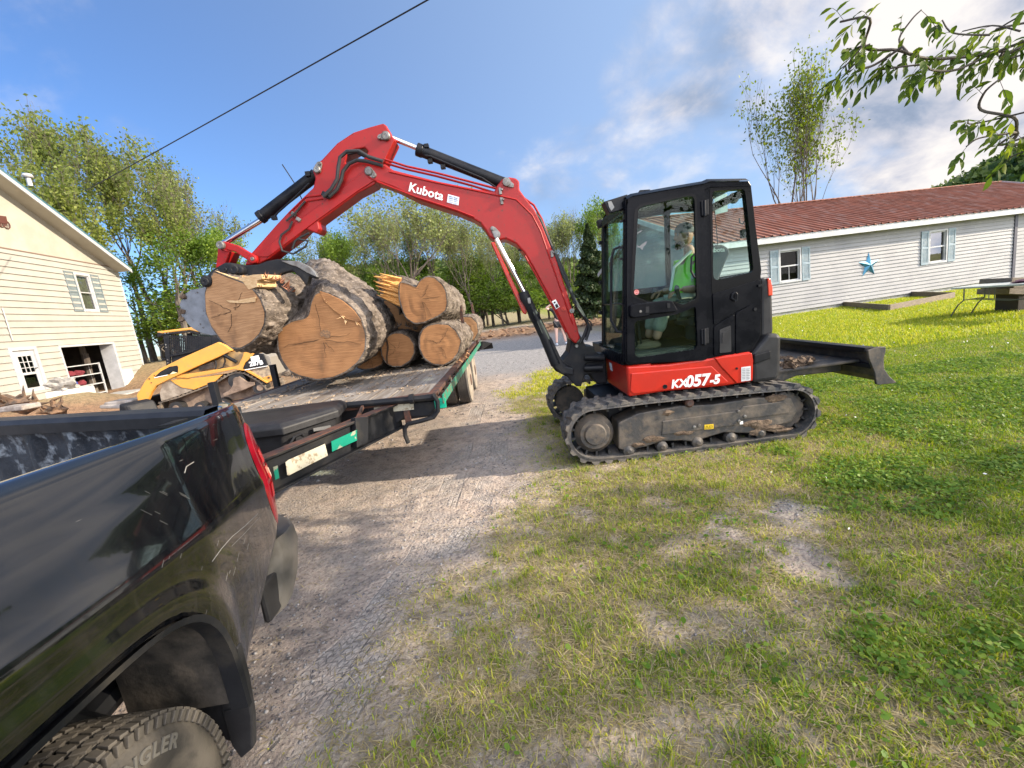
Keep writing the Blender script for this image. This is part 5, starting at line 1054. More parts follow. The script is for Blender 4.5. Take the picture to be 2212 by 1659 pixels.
# mud stains
# hoses over the elbow
for off,q in ((.0,[(730,478),(770,440),(800,390),(806,330),(815,280),(850,250),(910,248),(960,278),(1030,300)]),(.02,[(760,478),(800,440),(822,390),(830,350),(860,312),(900,294),(950,300),(1030,322)]),(.1,[(830,300),(850,262),(900,252),(960,285),(1030,300)])):
    mb=MB(); mb.tube([PY(YM-.06+off).P(p) for p in c2(q)],.019,8); mb.build('hydraulic_hose',RUBD,EXC,smooth=True)
mb=MB(); mb.box(PY(YA-.04).P(c2([(745,470)])[0]),(.09,.04,.05),M3=Matrix.Rotation(.6,3,'Y')); mb.build('hose_block',BLKM,EXC,bevel=.008)
for q in ((583,565),(607,592),(1040,0)):
    if q[1]: mb=MB(); mb.box(PY(YA-.02).P(c2([q])[0]),(.05,.03,.035),M3=Matrix.Rotation(.7,3,'Y')); mb.build('hose_clamp',STEEL,arm,bevel=.004)
for q in ([(575,600),(560,640),(520,670),(510,705),(525,750),(580,765),(640,730),(655,700),(600,690)],[(660,660),(620,680),(590,700),(575,740)],[(545,600),(590,560),(640,500)]):
    mb=MB(); mb.tube([PY(YA-.04).P(p) for p in c2(q)],.011,8); mb.build('hydraulic_hose',RUBD,EXC,smooth=True)
# arm cylinder above the boom
def cyl_set(rod,bar,y,rb_,rr_,names=('cylinder_rod','arm_cylinder')):
    mb=MB(); mb.cyl(ptc(rod[0],y),ptc(rod[1],y),rr_,16); mb.build(names[0],CHR,EXC,smooth=True)
    a,b=ptc(bar[0],y),ptc(bar[1],y); d=(b-a); mb=MB(); mb.tube([a,a+d*.06,a+d*.07,a+d*.95,b],[rb_*1.12,rb_*1.12,rb_,rb_,rb_*1.05],18); mb.build(names[1],BLK,EXC,smooth=True)
yc_=YM+T_/2
cyl_set([(1070,180),(1220,240)],[(1203,240),(1640,412)],yc_,.060,.028)
mb=MB(); mb.tube([ptc((1240,270),yc_-.07),ptc((1270,275),yc_-.08),ptc((1400,330),yc_-.08),ptc((1530,385),yc_-.07),ptc((1600,432),yc_-.07)],.012,6); 
for q in ((1250,225),(1268,300),(1333,328)): mb.box(ptc(q,yc_-.03),(.05,.06,.04))
mb.build('oil_pipe',BLK,EXC,bevel=.004)
mb=MB(); mb.lathe(ptc((1652,403),YM-.02),(0,-1,0),[(-.02,.042),(.01,.042),(.012,.02)],18); mb.build('pivot_pin',STEEL,boom,smooth=True)
mb=MB(); mb.prism(rounded([PY(YM-.016).P(q) for q in c2([(1632,400),(1655,385),(1690,415),(1688,432),(1650,425)])],.015),(0,.014,0)); mb.build('pin_plate',STEEL,boom,bevel=.003)
cyl_set([(215,722),(430,588)],[(412,585),(695,368)],YA+.11,.062,.030,('cylinder_rod','bucket_cylinder'))
mb=MB(); mb.tube([ptc((480,590),YA+.03),ptc((500,560),YA+.02),ptc((590,480),YA+.02),ptc((660,410),YA+.03)],.011,6); mb.box(ptc((485,585),YA+.04),(.05,.05,.04)); mb.box(ptc((655,365),YA+.04),(.05,.05,.05)); mb.build('oil_pipe',BLK,EXC,bevel=.004)
# thin rod antenna behind the arm is a twig of wire on the cylinder hose
mb=MB(); mb.tube([PY(5.2).P(q) for q in c2([(525,316),(590,415),(628,500)])],.006,5); mb.build('limb_wire',BLK,EXC)
# linkage
lk=[(200,712),(225,700),(300,722),(350,752),(402,780),(400,812),(370,815),(340,790),(290,755),(240,742),(205,738)]
mb=MB(); mb.prism(rounded([PY(YA-.03).P(q) for q in c2(lk)],.02),(0,.05,0)); mb.prism(rounded([PY(YA+.2).P(q) for q in c2(lk)],.02),(0,.05,0)); link=mb.build('bucket_link',RED,EXC,bevel=.01,seg=3)
mb=MB(); mb.prism([PY(YA+.0).P(q) for q in c2([(200,730),(222,742),(238,748),(262,752),(232,830),(188,836),(196,780)])],(0,.2,0)); mb.build('bucket_link',RED,EXC,bevel=.012)
pin((212,720),c2,YA-.06,.042); pin((374,790),c2,YA-.05,.048,m_=RED); pin((374,790),c2,YA-.065,.02)
# grapple thumb claw over the log
YG=4.72
cl=[(130,890),(160,855),(205,825),(235,808),(300,815),(330,822),(400,818),(450,800),(500,790),(560,796),(600,820),(640,835),(668,858),(700,880),(692,890),(660,880),(650,925),(640,920),(610,880),(575,850),(540,858),(480,880),(440,892),(400,890),(330,878),(280,862),(240,870),(190,880),(150,915),(120,925),(108,905)]
mb=MB(); mb.prism([PY(YG+.12).P(q) for q in c2(cl)],(0,.09,0)); mb.prism([PY(YG+.42).P(q) for q in c2(cl)],(0,.09,0)); claw=mb.build('grapple_claw',BLKM,EXC,bevel=.015)
mb=MB(); mb.prism(rounded([PY(YG+.05).P(q) for q in c2([(205,825),(240,806),(290,812),(330,835),(325,865),(280,868),(240,872),(205,865)])],.04),(0,.5,0)); mb.prism(rounded([PY(YG+.05).P(q) for q in c2([(110,880),(140,868),(170,885),(165,925),(130,935),(108,915)])],.04),(0,.5,0)); mb.build('grapple_hub',BLKM,claw,bevel=.02,seg=3)
for q,r in (((280,843),.05),((135,905),.045),((237,845),.022)): pin(q,c2,YG+.045,r,parent=claw,m_=BLKM)
mb=MB(); mb.prism([PY(YG+.10).P(q) for q in c2([(520,800),(600,800),(660,830),(690,860),(700,882),(650,860),(600,830),(560,818)])],(0,.06,0)); mb.build('claw_blade',STEEL,claw,bevel=.004)
# bucket behind the log
bq=[(120,935),(60,948),(25,975),(8,1020),(20,1080),(60,1130),(110,1160),(170,1175),(260,1170),(300,1000),(230,900)]
mb=MB(); mb.prism([PY(YG+.40).P(q) for q in c2(bq)],(0,.03,0)); bk_=mb.build('bucket_side',GSTEEL,EXC,bevel=.006)
mb=MB(); rows=[]; 
bb=[PY(YG+.40).P(q) for q in c2([(120,935),(60,948),(25,975),(8,1020),(20,1080),(60,1130),(110,1160),(170,1175)])]
mb.grid([[p+Vector((0,.02,0)) for p in bb],[p+Vector((0,.62,0)) for p in bb]]); mb.build('bucket_shell',GSTEEL,EXC,smooth=True)
mb=MB(); mb.prism([Vector((p.x,p.y+.60,p.z)) for p in [PY(YG+.40).P(q) for q in c2(bq)]],(0,.03,0)); mb.build('bucket_side',GSTEEL,EXC)
mb=MB()
for q in ((28,980),(22,1055),(18,1095)): mb.blob(PY(YG+.39).P(c2([q])[0]),(.035,.03,.03),2,.7,seed=q[0])
mb.build('dried_mud',MUD,bk_)
# --- dozer blade
bl=PY(YN-.0)
prof=[(1540,480),(1690,425),(1790,424),(1803,440),(1800,500),(1772,600),(1780,750),(1860,860),(1955,940),(1940,955),(1700,980),(1668,972),(1640,800),(1560,600)]
for dy_ in (0,YF-YN-.03): mb=MB(); mb.prism([bl.P(q)+Vector((0,dy_,0)) for q in d2(prof)],(0,.03,0)); bld=mb.build('blade_end_plate',MUDST,EXC,bevel=.006)
inn=[(1690,455),(1720,520),(1700,640),(1720,780),(1790,880),(1900,945),(1860,950),(1740,930),(1690,860),(1660,700),(1665,560),(1640,470)]
mb=MB(); mb.prism([bl.P(q)+Vector((0,.028,0)) for q in d2(inn)],(0,YF-YN-.056,0)); bd=mb.build('dozer_blade',MUDST,EXC,bevel=.01)
a,b=bl.P(d2([(1600,470)])[0])+Vector((0,.03,0)),bl.P(d2([(1600,470)])[0])+Vector((0,YF-YN-.03,0)); mb=MB(); mb.bar(a,b,.10,.05); mb.bar(a+Vector((.03,0,-.17)),b+Vector((.03,0,-.17)),.05,.05); mb.build('blade_stiffener',BLK,bd,bevel=.008)
for y in (YN+.45,YF-.6):
    mb=MB(); p0=Vector((2.35,y,.44)); p1=Vector((3.05,y+.02,.62)); p2=Vector((3.55,y+.03,.60)); mb.bar(p0,p1,.10,.15); mb.bar(p1-Vector((.03,0,0)),p2,.10,.15); mb.build('blade_arm',MUDST,EXC,bevel=.012)
mb=MB(); mb.prism([Vector((2.75,YN+.42,.60)),Vector((3.55,YN+.18,.66)),Vector((3.55,YF-.2,.66)),Vector((2.75,YF-.6,.60))],(0,0,.03)); mb.build('blade_web',MUDST,EXC,bevel=.008)
mb=MB(); rr=random.Random(6)
for k in range(46): x=rr.uniform(2.7,3.5); mb.blob((x,rr.uniform(YN+.45,YF-.4),.645+rr.random()*.02),(rr.uniform(.02,.09),rr.uniform(.02,.09),rr.uniform(.012,.04)),2,.9,seed=k)
for k in range(12): mb.blob((rr.uniform(2.95,3.2),YN+.42+rr.uniform(-.03,.06),.66+rr.random()*.06),(rr.uniform(.03,.07),.05,.035),2,.9,seed=k+60)
mb.build('dried_mud',MUD,bd,smooth=True)
# ---------------------------------------------------------------- people
SKIN=mat('skin',(0.34,0.17,0.11),.6); SKIN2=mat('pale_skin',(0.70,0.45,0.36),.55)
HIV=mat('hi_vis_green_shirt',(0.28,0.95,0.04),.8,col2=(0.22,0.80,0.03),scale=6); CAP=mat('grey_cap_cloth',(0.10,0.10,0.105),.9); BEARD=mat('dark_beard',(0.02,0.016,0.013),.9,bump=.5,bscale=80)
KHK=mat('khaki_cloth',(0.24,0.25,0.21),.9,col2=(0.17,0.18,0.15),scale=10); SILV=mat('reflective_tape',(0.5,0.55,0.5),.4); BCL=mat('black_cloth',(0.012,0.013,0.018),.85); SHOE=mat('white_shoe',(0.6,0.62,0.65),.6); HAIR=mat('brown_hair',(0.10,0.06,0.03),.7)
def skin_mesh(name,pts,edges,radii,matl,parent,sub=2,rootv=0):
    me=bpy.data.meshes.new(name); off=rootloc(parent); me.from_pydata([tuple(Vector(p)-off) for p in pts],edges,[]); me.materials.append(matl)
    o=bpy.data.objects.new(name,me); COL.objects.link(o); o.parent=parent
    md=o.modifiers.new('s','SKIN'); md.use_smooth_shade=True; md.branch_smoothing=.4
    if not me.skin_vertices:
        bm=bmesh.new(); bm.from_mesh(me); bm.verts.layers.skin.verify(); bm.to_mesh(me); bm.free()
    for i,sv in enumerate(me.skin_vertices[0].data):
        r=radii[i]; sv.radius=(r,r) if not isinstance(r,tuple) else r; sv.use_root=(i==rootv)
    s=o.modifiers.new('d','SUBSURF'); s.levels=sub; s.render_levels=sub; return o
def hand(parent,wrist,dirv,palm_n,matl,side=1,curl=.6,k=1.0):
    """palm and five curled fingers"""
    dirv=Vector(dirv).normalized(); palm_n=Vector(palm_n).normalized(); x=dirv.cross(palm_n).normalized()*side
    mb=MB(); w=Vector(wrist); rows=[]
    for t,hw,th in ((0,.024,.016),(.03,.034,.016),(.06,.04,.014),(.085,.04,.012)):
        c=w+dirv*t*k; rows.append([c+x*hw*k*math.cos(a)+palm_n*th*k*math.sin(a) for a in [i*math.pi/5 for i in range(10)]])
    mb.grid(rows,closed=True); mb.poly(rows[-1]); mb.poly(list(reversed(rows[0])))
    for i,(o_,L_) in enumerate(((-.030,.068),(-.010,.076),(.011,.072),(.031,.056))):
        p=w+dirv*.08*k+x*o_*k; pts=[p]; d=dirv.copy()
        for j in range(3):
            a=curl*(.5+.5*j); d=(d*math.cos(a)+palm_n*math.sin(a)).normalized(); p=p+d*L_*k*(.45,.32,.23)[j]; pts.append(p)
        mb.tube(pts,[.0095*k,.009*k,.008*k,.0065*k],8)
    p=w+dirv*.02*k-x*.03*k; pts=[p,p+(dirv*.6-x*.7+palm_n*.2)*.035*k,p+(dirv*.9-x*.75+palm_n*.6)*.055*k,p+(dirv*1.2-x*.6+palm_n*1.0)*.065*k]; mb.tube(pts,[.013*k,.011*k,.010*k,.008*k],8)
    o=mb.build('hand',matl,parent,smooth=True,angle=80); return o
def head(parent,c,fwd,up,matl,s=1.0,name='head'):
    """egg shaped head with brow, nose, lips, chin and ears; fwd = facing direction"""
    fwd=Vector(fwd).normalized(); up=Vector(up).normalized(); rt=fwd.cross(up).normalized(); up=rt.cross(fwd); bm=bmesh.new(); bmesh.ops.create_icosphere(bm,subdivisions=4,radius=1); mb=MB()
    for v in bm.verts:
        x,y,z=v.co.x,v.co.y,v.co.z; X=x*.074; Y=y*.094; Z=z*.118
        if z<0: X*=1-.28*z*z; Y*=1-.10*z*z
        if y<-.1: Z*=1.0; Y*=.98
        g=lambda a,b,cx,cz: math.exp(-(((x-cx)/a)**2+((z-cz)/b)**2)) if y>0 else 0
        Y+= .024*g(.17,.17,0,-.22)+.013*g(.13,.20,0,.02)-.013*(g(.17,.11,.33,.10)+g(.17,.11,-.33,.10))+.006*g(.5,.10,0,.30)+.008*g(.26,.08,0,-.50)-.004*g(.22,.04,0,-.575)+.008*g(.26,.08,0,-.64)+.010*g(.25,.14,0,-.88)
        mb.v.append(Vector(c)+rt*X*s+fwd*Y*s+up*Z*s)
    for f in bm.faces: mb.face(*[v.index for v in f.verts])
    bm.free(); h=mb.build(name,matl,parent,smooth=True,angle=180)
    e=MB()
    for q in (-1,1): e.blob(Vector(c)+rt*.026*q*s+fwd*.077*s+up*.012*s,.0115*s,2,0)
    e.build('eyes',mat('eye_white_%s'%parent.name,(.25,.22,.2),.2),h,smooth=True)
    e=MB()
    for q in (-1,1): e.blob(Vector(c)+rt*.074*q*s-fwd*.005*s-up*.004*s,Vector((.012,.020,.031))*s,2,.1)
    e.build('ears',matl,h,smooth=True); return h
op=thing('person','operator in a lime green safety shirt and grey cap seated in the excavator cab','person',(2.12,YC+.48,1.37))
yo=YC+.46; hp=Vector((2.0,yo,1.45)); ch=Vector((1.985,yo,1.80)); nk=Vector((2.03,yo,1.98)); hd=Vector((1.975,yo,2.165))
shL=Vector((2.03,yo-.21,1.88)); shR=Vector((2.03,yo+.21,1.88)); elL=Vector((2.0,yo-.28,1.60)); elR=Vector((2.04,yo+.27,1.60)); wrL=Vector((1.81,yo-.24,1.62)); wrR=Vector((1.80,yo+.27,1.63))
pts=[hp,Vector((1.975,yo,1.62)),ch,nk,nk+Vector((-.03,0,.09)),shL,elL,wrL,shR,elR,wrR]; ed=[(0,1),(1,2),(2,3),(3,4),(2,5),(5,6),(6,7),(2,8),(8,9),(9,10)]
kn=[Vector((1.68,yo-.14,1.50)),Vector((1.68,yo+.14,1.50))]; an=[Vector((1.56,yo-.12,1.13)),Vector((1.56,yo+.12,1.13))]
pts+= [hp+Vector((-.03,-.10,0)),kn[0],an[0],hp+Vector((-.03,.10,0)),kn[1],an[1]]; ed+=[(0,11),(11,12),(12,13),(0,14),(14,15),(15,16)]
rad=[(.12,.12),(.12,.12),(.11,.11),.06,.058,.05,.052,.033,.05,.052,.033,.09,.065,.045,.09,.065,.045]
skin_mesh('body',pts,ed,rad,SKIN,op)
# shirt: torso and short sleeves slightly larger
pts=[hp+Vector((0,0,.03)),Vector((1.965,yo,1.62)),ch,nk+Vector((.01,0,-.03)),shL,shL+(elL-shL)*.72,shR,shR+(elR-shR)*.72]; ed=[(0,1),(1,2),(2,3),(2,4),(4,5),(2,6),(6,7)]
skin_mesh('shirt',pts,ed,[(.205,.205),(.228,.228),(.205,.205),.09,.094,.086,.094,.086],HIV,op)
mb=MB()
def ring(c,rx,ry,h,tilt=0): 
    mb.grid([[Vector((c.x+rx*math.cos(a)+tilt*z_,c.y+ry*math.sin(a),c.z+z_)) for a in [i*math.pi/14 for i in range(28)]] for z_ in (-h/2,h/2)],closed=True)
ring(Vector((1.965,yo,1.56)),.232,.232,.05); mb.tube([shL+(elL-shL)*.50,shL+(elL-shL)*.66],.093,14,caps=False); mb.tube([shR+(elR-shR)*.50,shR+(elR-shR)*.66],.093,14,caps=False)
mb.tube([Vector((1.99,yo-.12,1.99)),Vector((1.80,yo-.13,1.85)),Vector((1.75,yo-.12,1.62))],.014,6); mb.build('reflective_tape',SILV,op,smooth=True)
pts=[hp+Vector((0,0,-.01)),hp+Vector((-.03,-.10,0)),kn[0],kn[0]+(an[0]-kn[0])*.8,hp+Vector((-.03,.10,0)),kn[1],kn[1]+(an[1]-kn[1])*.8]; skin_mesh('trousers',pts,[(0,1),(1,2),(2,3),(0,4),(4,5),(5,6)],[(.155,.155),.115,.085,.07,.115,.085,.07],KHK,op)
hh_=head(op,hd,(-1,-.12,-.05),(0.04,0,1),SKIN)
mb=MB(); bm=bmesh.new(); bmesh.ops.create_icosphere(bm,subdivisions=3,radius=1)
mb.v=[hd+Vector((v.co.x*.102+.006,v.co.y*.084,max(v.co.z,-.12)*.100+.030)) for v in bm.verts]
for f in bm.faces: mb.face(*[v.index for v in f.verts])
bm.free(); mb.build('cap',CAP,op,smooth=True)
mb=MB(); mb.blob(hd+Vector((-.045,0,-.085)),(.054,.056,.046),3,.2,seed=4); mb.blob(hd+Vector((-.072,0,-.112)),(.024,.030,.030),3,.4,seed=9); mb.build('beard',BEARD,op,smooth=True)
hand(op,wrL,(-1,.05,-.25),(0,.1,-1),SKIN,1,.7); hand(op,wrR,(-1,-.05,-.25),(0,-.1,-1),SKIN,-1,.7)
mb=MB()
for a in an: mb.blob(a+Vector((-.07,0,-.05)),(.14,.05,.05),2,.15)
mb.build('boots',mat('brown_boot',(.10,.07,.04),.8),op,smooth=True)
# bystander in black behind the boom, arm raised to the head
bx_,by_=2.03,17.3
bp_=PY(by_); f_l=bp_.P(d3([(405,790)])[0]); z0=0
by=thing('person','bystander in black shirt and shorts standing on the gravel behind the boom','person',(f_l.x+.25,by_,0))
lx=f_l.x+.03; rx=lx+.36; cxp=(lx+rx)/2-.02
hp=Vector((cxp,by_,.92)); pts=[hp,Vector((cxp,by_,1.15)),Vector((cxp-.02,by_,1.36)),Vector((cxp-.02,by_,1.50)),Vector((cxp-.02,by_-.02,1.60)),Vector((cxp-.20,by_,1.42)),Vector((cxp-.44,by_-.1,1.50)),Vector((cxp-.24,by_-.15,1.62)),Vector((cxp+.18,by_,1.42)),Vector((cxp+.27,by_,1.15)),Vector((cxp+.25,by_-.08,.93)),
 hp+Vector((-.10,0,-.06)),Vector((lx+.04,by_-.02,.50)),Vector((lx+.01,by_,.09)),hp+Vector((.10,0,-.06)),Vector((rx-.04,by_,.50)),Vector((rx+.02,by_+.04,.09))]
ed=[(0,1),(1,2),(2,3),(3,4),(2,5),(5,6),(6,7),(2,8),(8,9),(9,10),(0,11),(11,12),(12,13),(0,14),(14,15),(15,16)]
skin_mesh('body',pts,ed,[.14,.12,.13,.06,.05,.06,.045,.032,.06,.045,.032,.10,.065,.045,.10,.065,.045],SKIN2,by)
skin_mesh('shirt',[pts[0]+Vector((0,0,.02)),pts[1],pts[2],pts[3]-Vector((0,0,.04)),pts[5],pts[5]+(pts[6]-pts[5])*.6,pts[8],pts[8]+(pts[9]-pts[8])*.6],[(0,1),(1,2),(2,3),(2,4),(4,5),(2,6),(6,7)],[.165,.145,.15,.075,.075,.065,.075,.065],BCL,by)
skin_mesh('shorts',[pts[0],pts[11],pts[11]+(pts[12]-pts[11])*.62,pts[14],pts[14]+(pts[15]-pts[14])*.62],[(0,1),(1,2),(0,3),(3,4)],[.16,.12,.11,.12,.11],BCL,by)
head(by,(cxp-.02,by_-.03,1.70),(-.4,-1,-.1),(0,0,1),SKIN2)
mb=MB(); mb.blob((cxp-.01,by_+.0,1.74),(.088,.10,.10),3,.15); mb.build('hair',HAIR,by,smooth=True)
hand(by,pts[7],(.5,-.2,.7),(.6,-.3,-.5),SKIN2); hand(by,pts[10],(0,0,-1),(-1,0,0),SKIN2)
mb=MB(); 
for x,y in ((lx,by_-.06),(rx+.03,by_-.0)): mb.blob((x,y,.045),(.055,.13,.05),2,.1)
mb.build('shoes',SHOE,by,smooth=True)
# ---------------------------------------------------------------- flatbed trailer
DK=1.0; XR,XL=-.68,-3.30; YFR,YRR=3.83,10.9
TRL=thing('flatbed_trailer','rusty flatbed trailer with plank deck and green edge rail loaded with logs','trailer',(-2.0,7.0,0))
PLNK=mat('deck_plank',(0.17,0.14,0.11),.85,col2=(0.27,0.245,0.215),scale=2.2,stretch=(5,.5,1),bump=.5,bscale=22,col3=(0.12,0.09,0.065),scale3=3.5,lo3=.52,hi3=.7)
GRN=mat('green_rail_paint',(0.01,0.20,0.13),.5,col2=(0.15,0.09,0.06),scale=14,lo=.5,hi=.6); TIRE=mat('worn_tyre',(0.055,0.052,0.05),.8,col2=(0.10,0.09,0.08),scale=6); TIRS=mat('dusty_tyre_side',(0.30,0.26,0.21),.85,col2=(0.20,0.17,0.14),scale=5)
LBLW=mat('cracked_white_label',(0.46,0.43,0.34),.6,spec=.2,col2=(0.26,0.21,0.14),scale=22,lo=.52,hi=.6); LBG=mat('green_label',(0.0,0.19,0.125),.45,col2=(0.25,0.27,0.2),scale=12,lo=.58,hi=.62)
rr=random.Random(2); n=13; w_=(XR-XL-.16)/n
for i in range(n):
    x=XL+.08+w_*(i+.5); mb=MB(); q=[Vector((x-w_/2+.004,YFR+.07,0)),Vector((x+w_/2-.004,YFR+.07,0)),Vector((x+w_/2-.004,YRR,0)),Vector((x-w_/2+.004,YRR,0))]; dz=rr.uniform(-.004,.004)
    mb.prism([p+Vector((0,0,DK-.045+dz)) for p in q],(0,0,.045)); mb.build('deck_plank',PLNK,TRL,bevel=.004)
mb=MB(); mb.box(((XL+XR)/2,YFR+.03,DK-.02),(XR-XL,.07,.06)); mb.build('front_rail',RUST,TRL,bevel=.006)
for x,s in ((XR,1),(XL,-1)):
    mb=MB(); mb.box((x-s*.04,(YFR+YRR)/2,DK-.01),(.08,YRR-YFR,.035)); mb.build('deck_edge',RUST,TRL,bevel=.004)
    mb=MB(); mb.box((x+s*.055,(YFR+YRR)/2,DK-.055),(.012,YRR-YFR+.06,.085)); mb.build('rub_rail',GRN,TRL,bevel=.003)
    mb=MB(); 
    for k in range(14): mb.box((x+s*.02,YFR+.25+k*.5,DK-.06),(.06,.04,.07))
    mb.build('stake_pockets',RUST,TRL)
mb=MB(); mb.box((XR+.02,YFR+.0,DK-.09),(.10,.02,.09)); mb.build('reflector_strip',mat('bright_green_tape',(0.0,0.38,0.24),.35),TRL)
mb=MB()
for x in (-1.35,-2.65): mb.box((x,(YFR+YRR)/2,DK-.19),(.12,YRR-YFR-.1,.26))
for k in range(12): mb.box((-2.0,YFR+.3+k*.6,DK-.10),(2.5,.06,.09))
mb.box((-2.0,YFR+.07,DK-.12),(2.56,.06,.18)); mb.build('chassis_beams',BLKM,TRL,bevel=.008)
fp_=PY(YFR+.02)
mb=MB(); mb.prism([fp_.P(q) for q in c5([(868,630),(1288,600),(1296,640),(1240,690),(1096,700),(885,852),(862,850)])],(0,.05,0)); mb.build('gusset_plate',BLKM,TRL,bevel=.006)
mb=MB(); mb.prism([PY(YFR+.012).P(q) for q in c5([(903,632),(1150,612),(1153,652),(908,676)])],(0,.004,0)); mb.build('label_plate',LBLW,TRL)
mb=MB(); c0=PY(YFR+.008).P(c5([(955,740)])[0]); mb.prism([c0+Vector((.072*math.cos(a),0,.034*math.sin(a))) for a in [k*math.pi/12 for k in range(24)]],(0,.006,0)); mb.build('oval_badge',mat('pale_green_badge',(.45,.62,.5),.5),TRL)
mb=MB(); mb.tube([PY(YFR-.03).P(q) for q in c5([(690,628),(900,610),(1120,590),(1290,572)])],.028,10); mb.build('front_pipe',BLKM,TRL,smooth=True)
mb=MB(); mb.lathe(PY(YFR-.03).P(c5([(1140,586)])[0]),(1,0,.0),[(-.02,.045),(.02,.045)],12); mb.build('pipe_collar',BLKM,TRL)
mb=MB(); mb.tube([PY(YFR-.06).P(q) for q in c5([(1270,560),(1300,600),(1302,660),(1275,700),(1200,722),(1115,742),(1095,770),(1100,815),(1118,860)])],.020,8); mb.build('jack_handle',BLKM,TRL,smooth=True)
mb=MB(); mb.bar(PY(YFR-.05).P(c5([(835,635)])[0]),PY(YFR-.3).P(c5([(790,735)])[0]),.02,.03); mb.box(PY(YFR).P(c5([(1115,700)])[0]),(.05,.03,.12)); mb.build('brace',RUST,TRL)
# A-frame tongue
def ibeam(a,b,h,name='tongue_beam'):
    a=Vector(a);b=Vector(b); mb=MB(); mb.bar(a+Vector((0,0,h/2)),b+Vector((0,0,h/2)),.10,.014); mb.bar(a-Vector((0,0,h/2)),b-Vector((0,0,h/2)),.10,.014); mb.bar(a,b,.014,h-.014); mb.mat(0); o=mb.build(name,[BLKM],TRL,bevel=.002); 
    mb=MB(); mb.bar(a+Vector((0,0,h/2+.009)),b+Vector((0,0,h/2+.009)),.102,.004); mb.build('beam_top',RUST,TRL); return o
ibeam((-1.06,3.93,.835),(-1.62,2.55,.835),.22); ibeam((-1.62,2.55,.83),(-2.02,2.15,.82),.21); ibeam((-3.0,3.93,.835),(-2.48,2.55,.835),.22); ibeam((-2.48,2.55,.83),(-2.08,2.15,.82),.21)
TP=PL((-1.06+.058,3.93-.023,0),Vector((-1.38,.56,0)))
for q,m_,nm in (([(355,980),(372,966),(600,865),(618,938),(375,1062),(366,1058)],LBLW,'label_plate'),([(640,850),(802,776),(812,838),(645,914)],LBG,'reflector_strip'),([(278,1010),(305,1000),(316,1078),(292,1090)],LBG,'reflector_strip')):
    mb=MB(); mb.prism([TP.P(p) for p in c5(q)],-TP.n*-.003); mb.build(nm,m_,TRL)
mb=MB(); mb.prism([TP.P(p) for p in c5([(790,705),(872,695),(868,852),(800,890)])],TP.n*.05); mb.build('gusset_plate',BLKM,TRL,bevel=.004)
mb=MB(); mb.box((-2.05,2.13,.70),(.16,.28,.12)); mb.tube([(-2.05,2.3,.4),(-2.05,2.3,1.1)],.04,10); mb.build('coupler',RUST,TRL)
# wheels: two axles with twin tyres each side
def tyre(y,x,s,parent,R_=.43,w=.23):
    t=MB(); pr=[(-w/2,R_*.62),(-w/2-.01,R_*.8),(-w/2+.01,R_*.95),(-w/2+.03,R_)]
    for g in (-.06,-.02,.02,.06): pr+= [(g-.006,R_),(g-.005,R_-.014),(g+.005,R_-.014),(g+.006,R_)]
    pr+=[(w/2-.03,R_),(w/2-.01,R_*.95),(w/2+.01,R_*.8),(w/2,R_*.62)]
    t.lathe((x,y,R_),(1,0,0),pr,40); o=t.build('wheel',TIRE,parent,smooth=True,angle=45)
    t=MB(); t.lathe((x,y,R_),(1,0,0),[(w/2+.012,R_*.62),(w/2+.013,R_*.8),(w/2-.006,R_*.955)],40); t.build('sidewall',TIRS,o,smooth=True)
    r=MB(); r.lathe((x,y,R_),(1,0,0),[(-w/2+.03,R_*.6),(w/2-.02,R_*.6),(w/2-.05,R_*.3),(w/2+.02,R_*.25),(w/2+.03,0)],24); r.build('rim',RUST,o,smooth=True)
for y in (8.28,9.62):
    for x in (-.90,-1.18,-2.82,-3.10): tyre(y,x,1,TRL)
mb=MB()
for y in (8.28,9.62): mb.cyl((-.9,y,.43),(-3.1,y,.43),.06,12)
mb.box((-2.0,YRR,.85),(2.6,.1,.24)); mb.build('axle_and_bumper',BLKM,TRL)
mb=MB(); mb.prism([(-.55,YRR-.4,.98),(-.35,YRR-.2,.9),(-.35,YRR+.1,.74),(-.62,YRR+.1,.74),(-.62,YRR-.4,.8)],(-.3,0,0)); mb.build('ramp_hinge',BLKM,TRL)
SX=PL((XR+.03,0,0),(-1,0,0)); SXL=PL((XL-.03,0,0),(-1,0,0))
for a,b in (((1450,5),(1487,310)),((1522,-10),(1548,240))):
    A_,B_=[SX.P(q) for q in c5([a,b])]; B_.z=.95; A_=Vector((B_.x,B_.y,A_.z)); mb=MB(); mb.bar(A_,B_,.05,.05) ; mb.build('stake',RUST,TRL,bevel=.004)
for (a,b) in (((1830,740),(1870,1015)),((1085,955),(1110,1160))):
    A_,B_=[SXL.P(q) for q in d5([a,b])]; B_.z=.92; A_=Vector((B_.x,B_.y,A_.z)); mb=MB(); mb.bar(A_,B_,.07,.07); mb.build('stake',BLKM,TRL,bevel=.004)
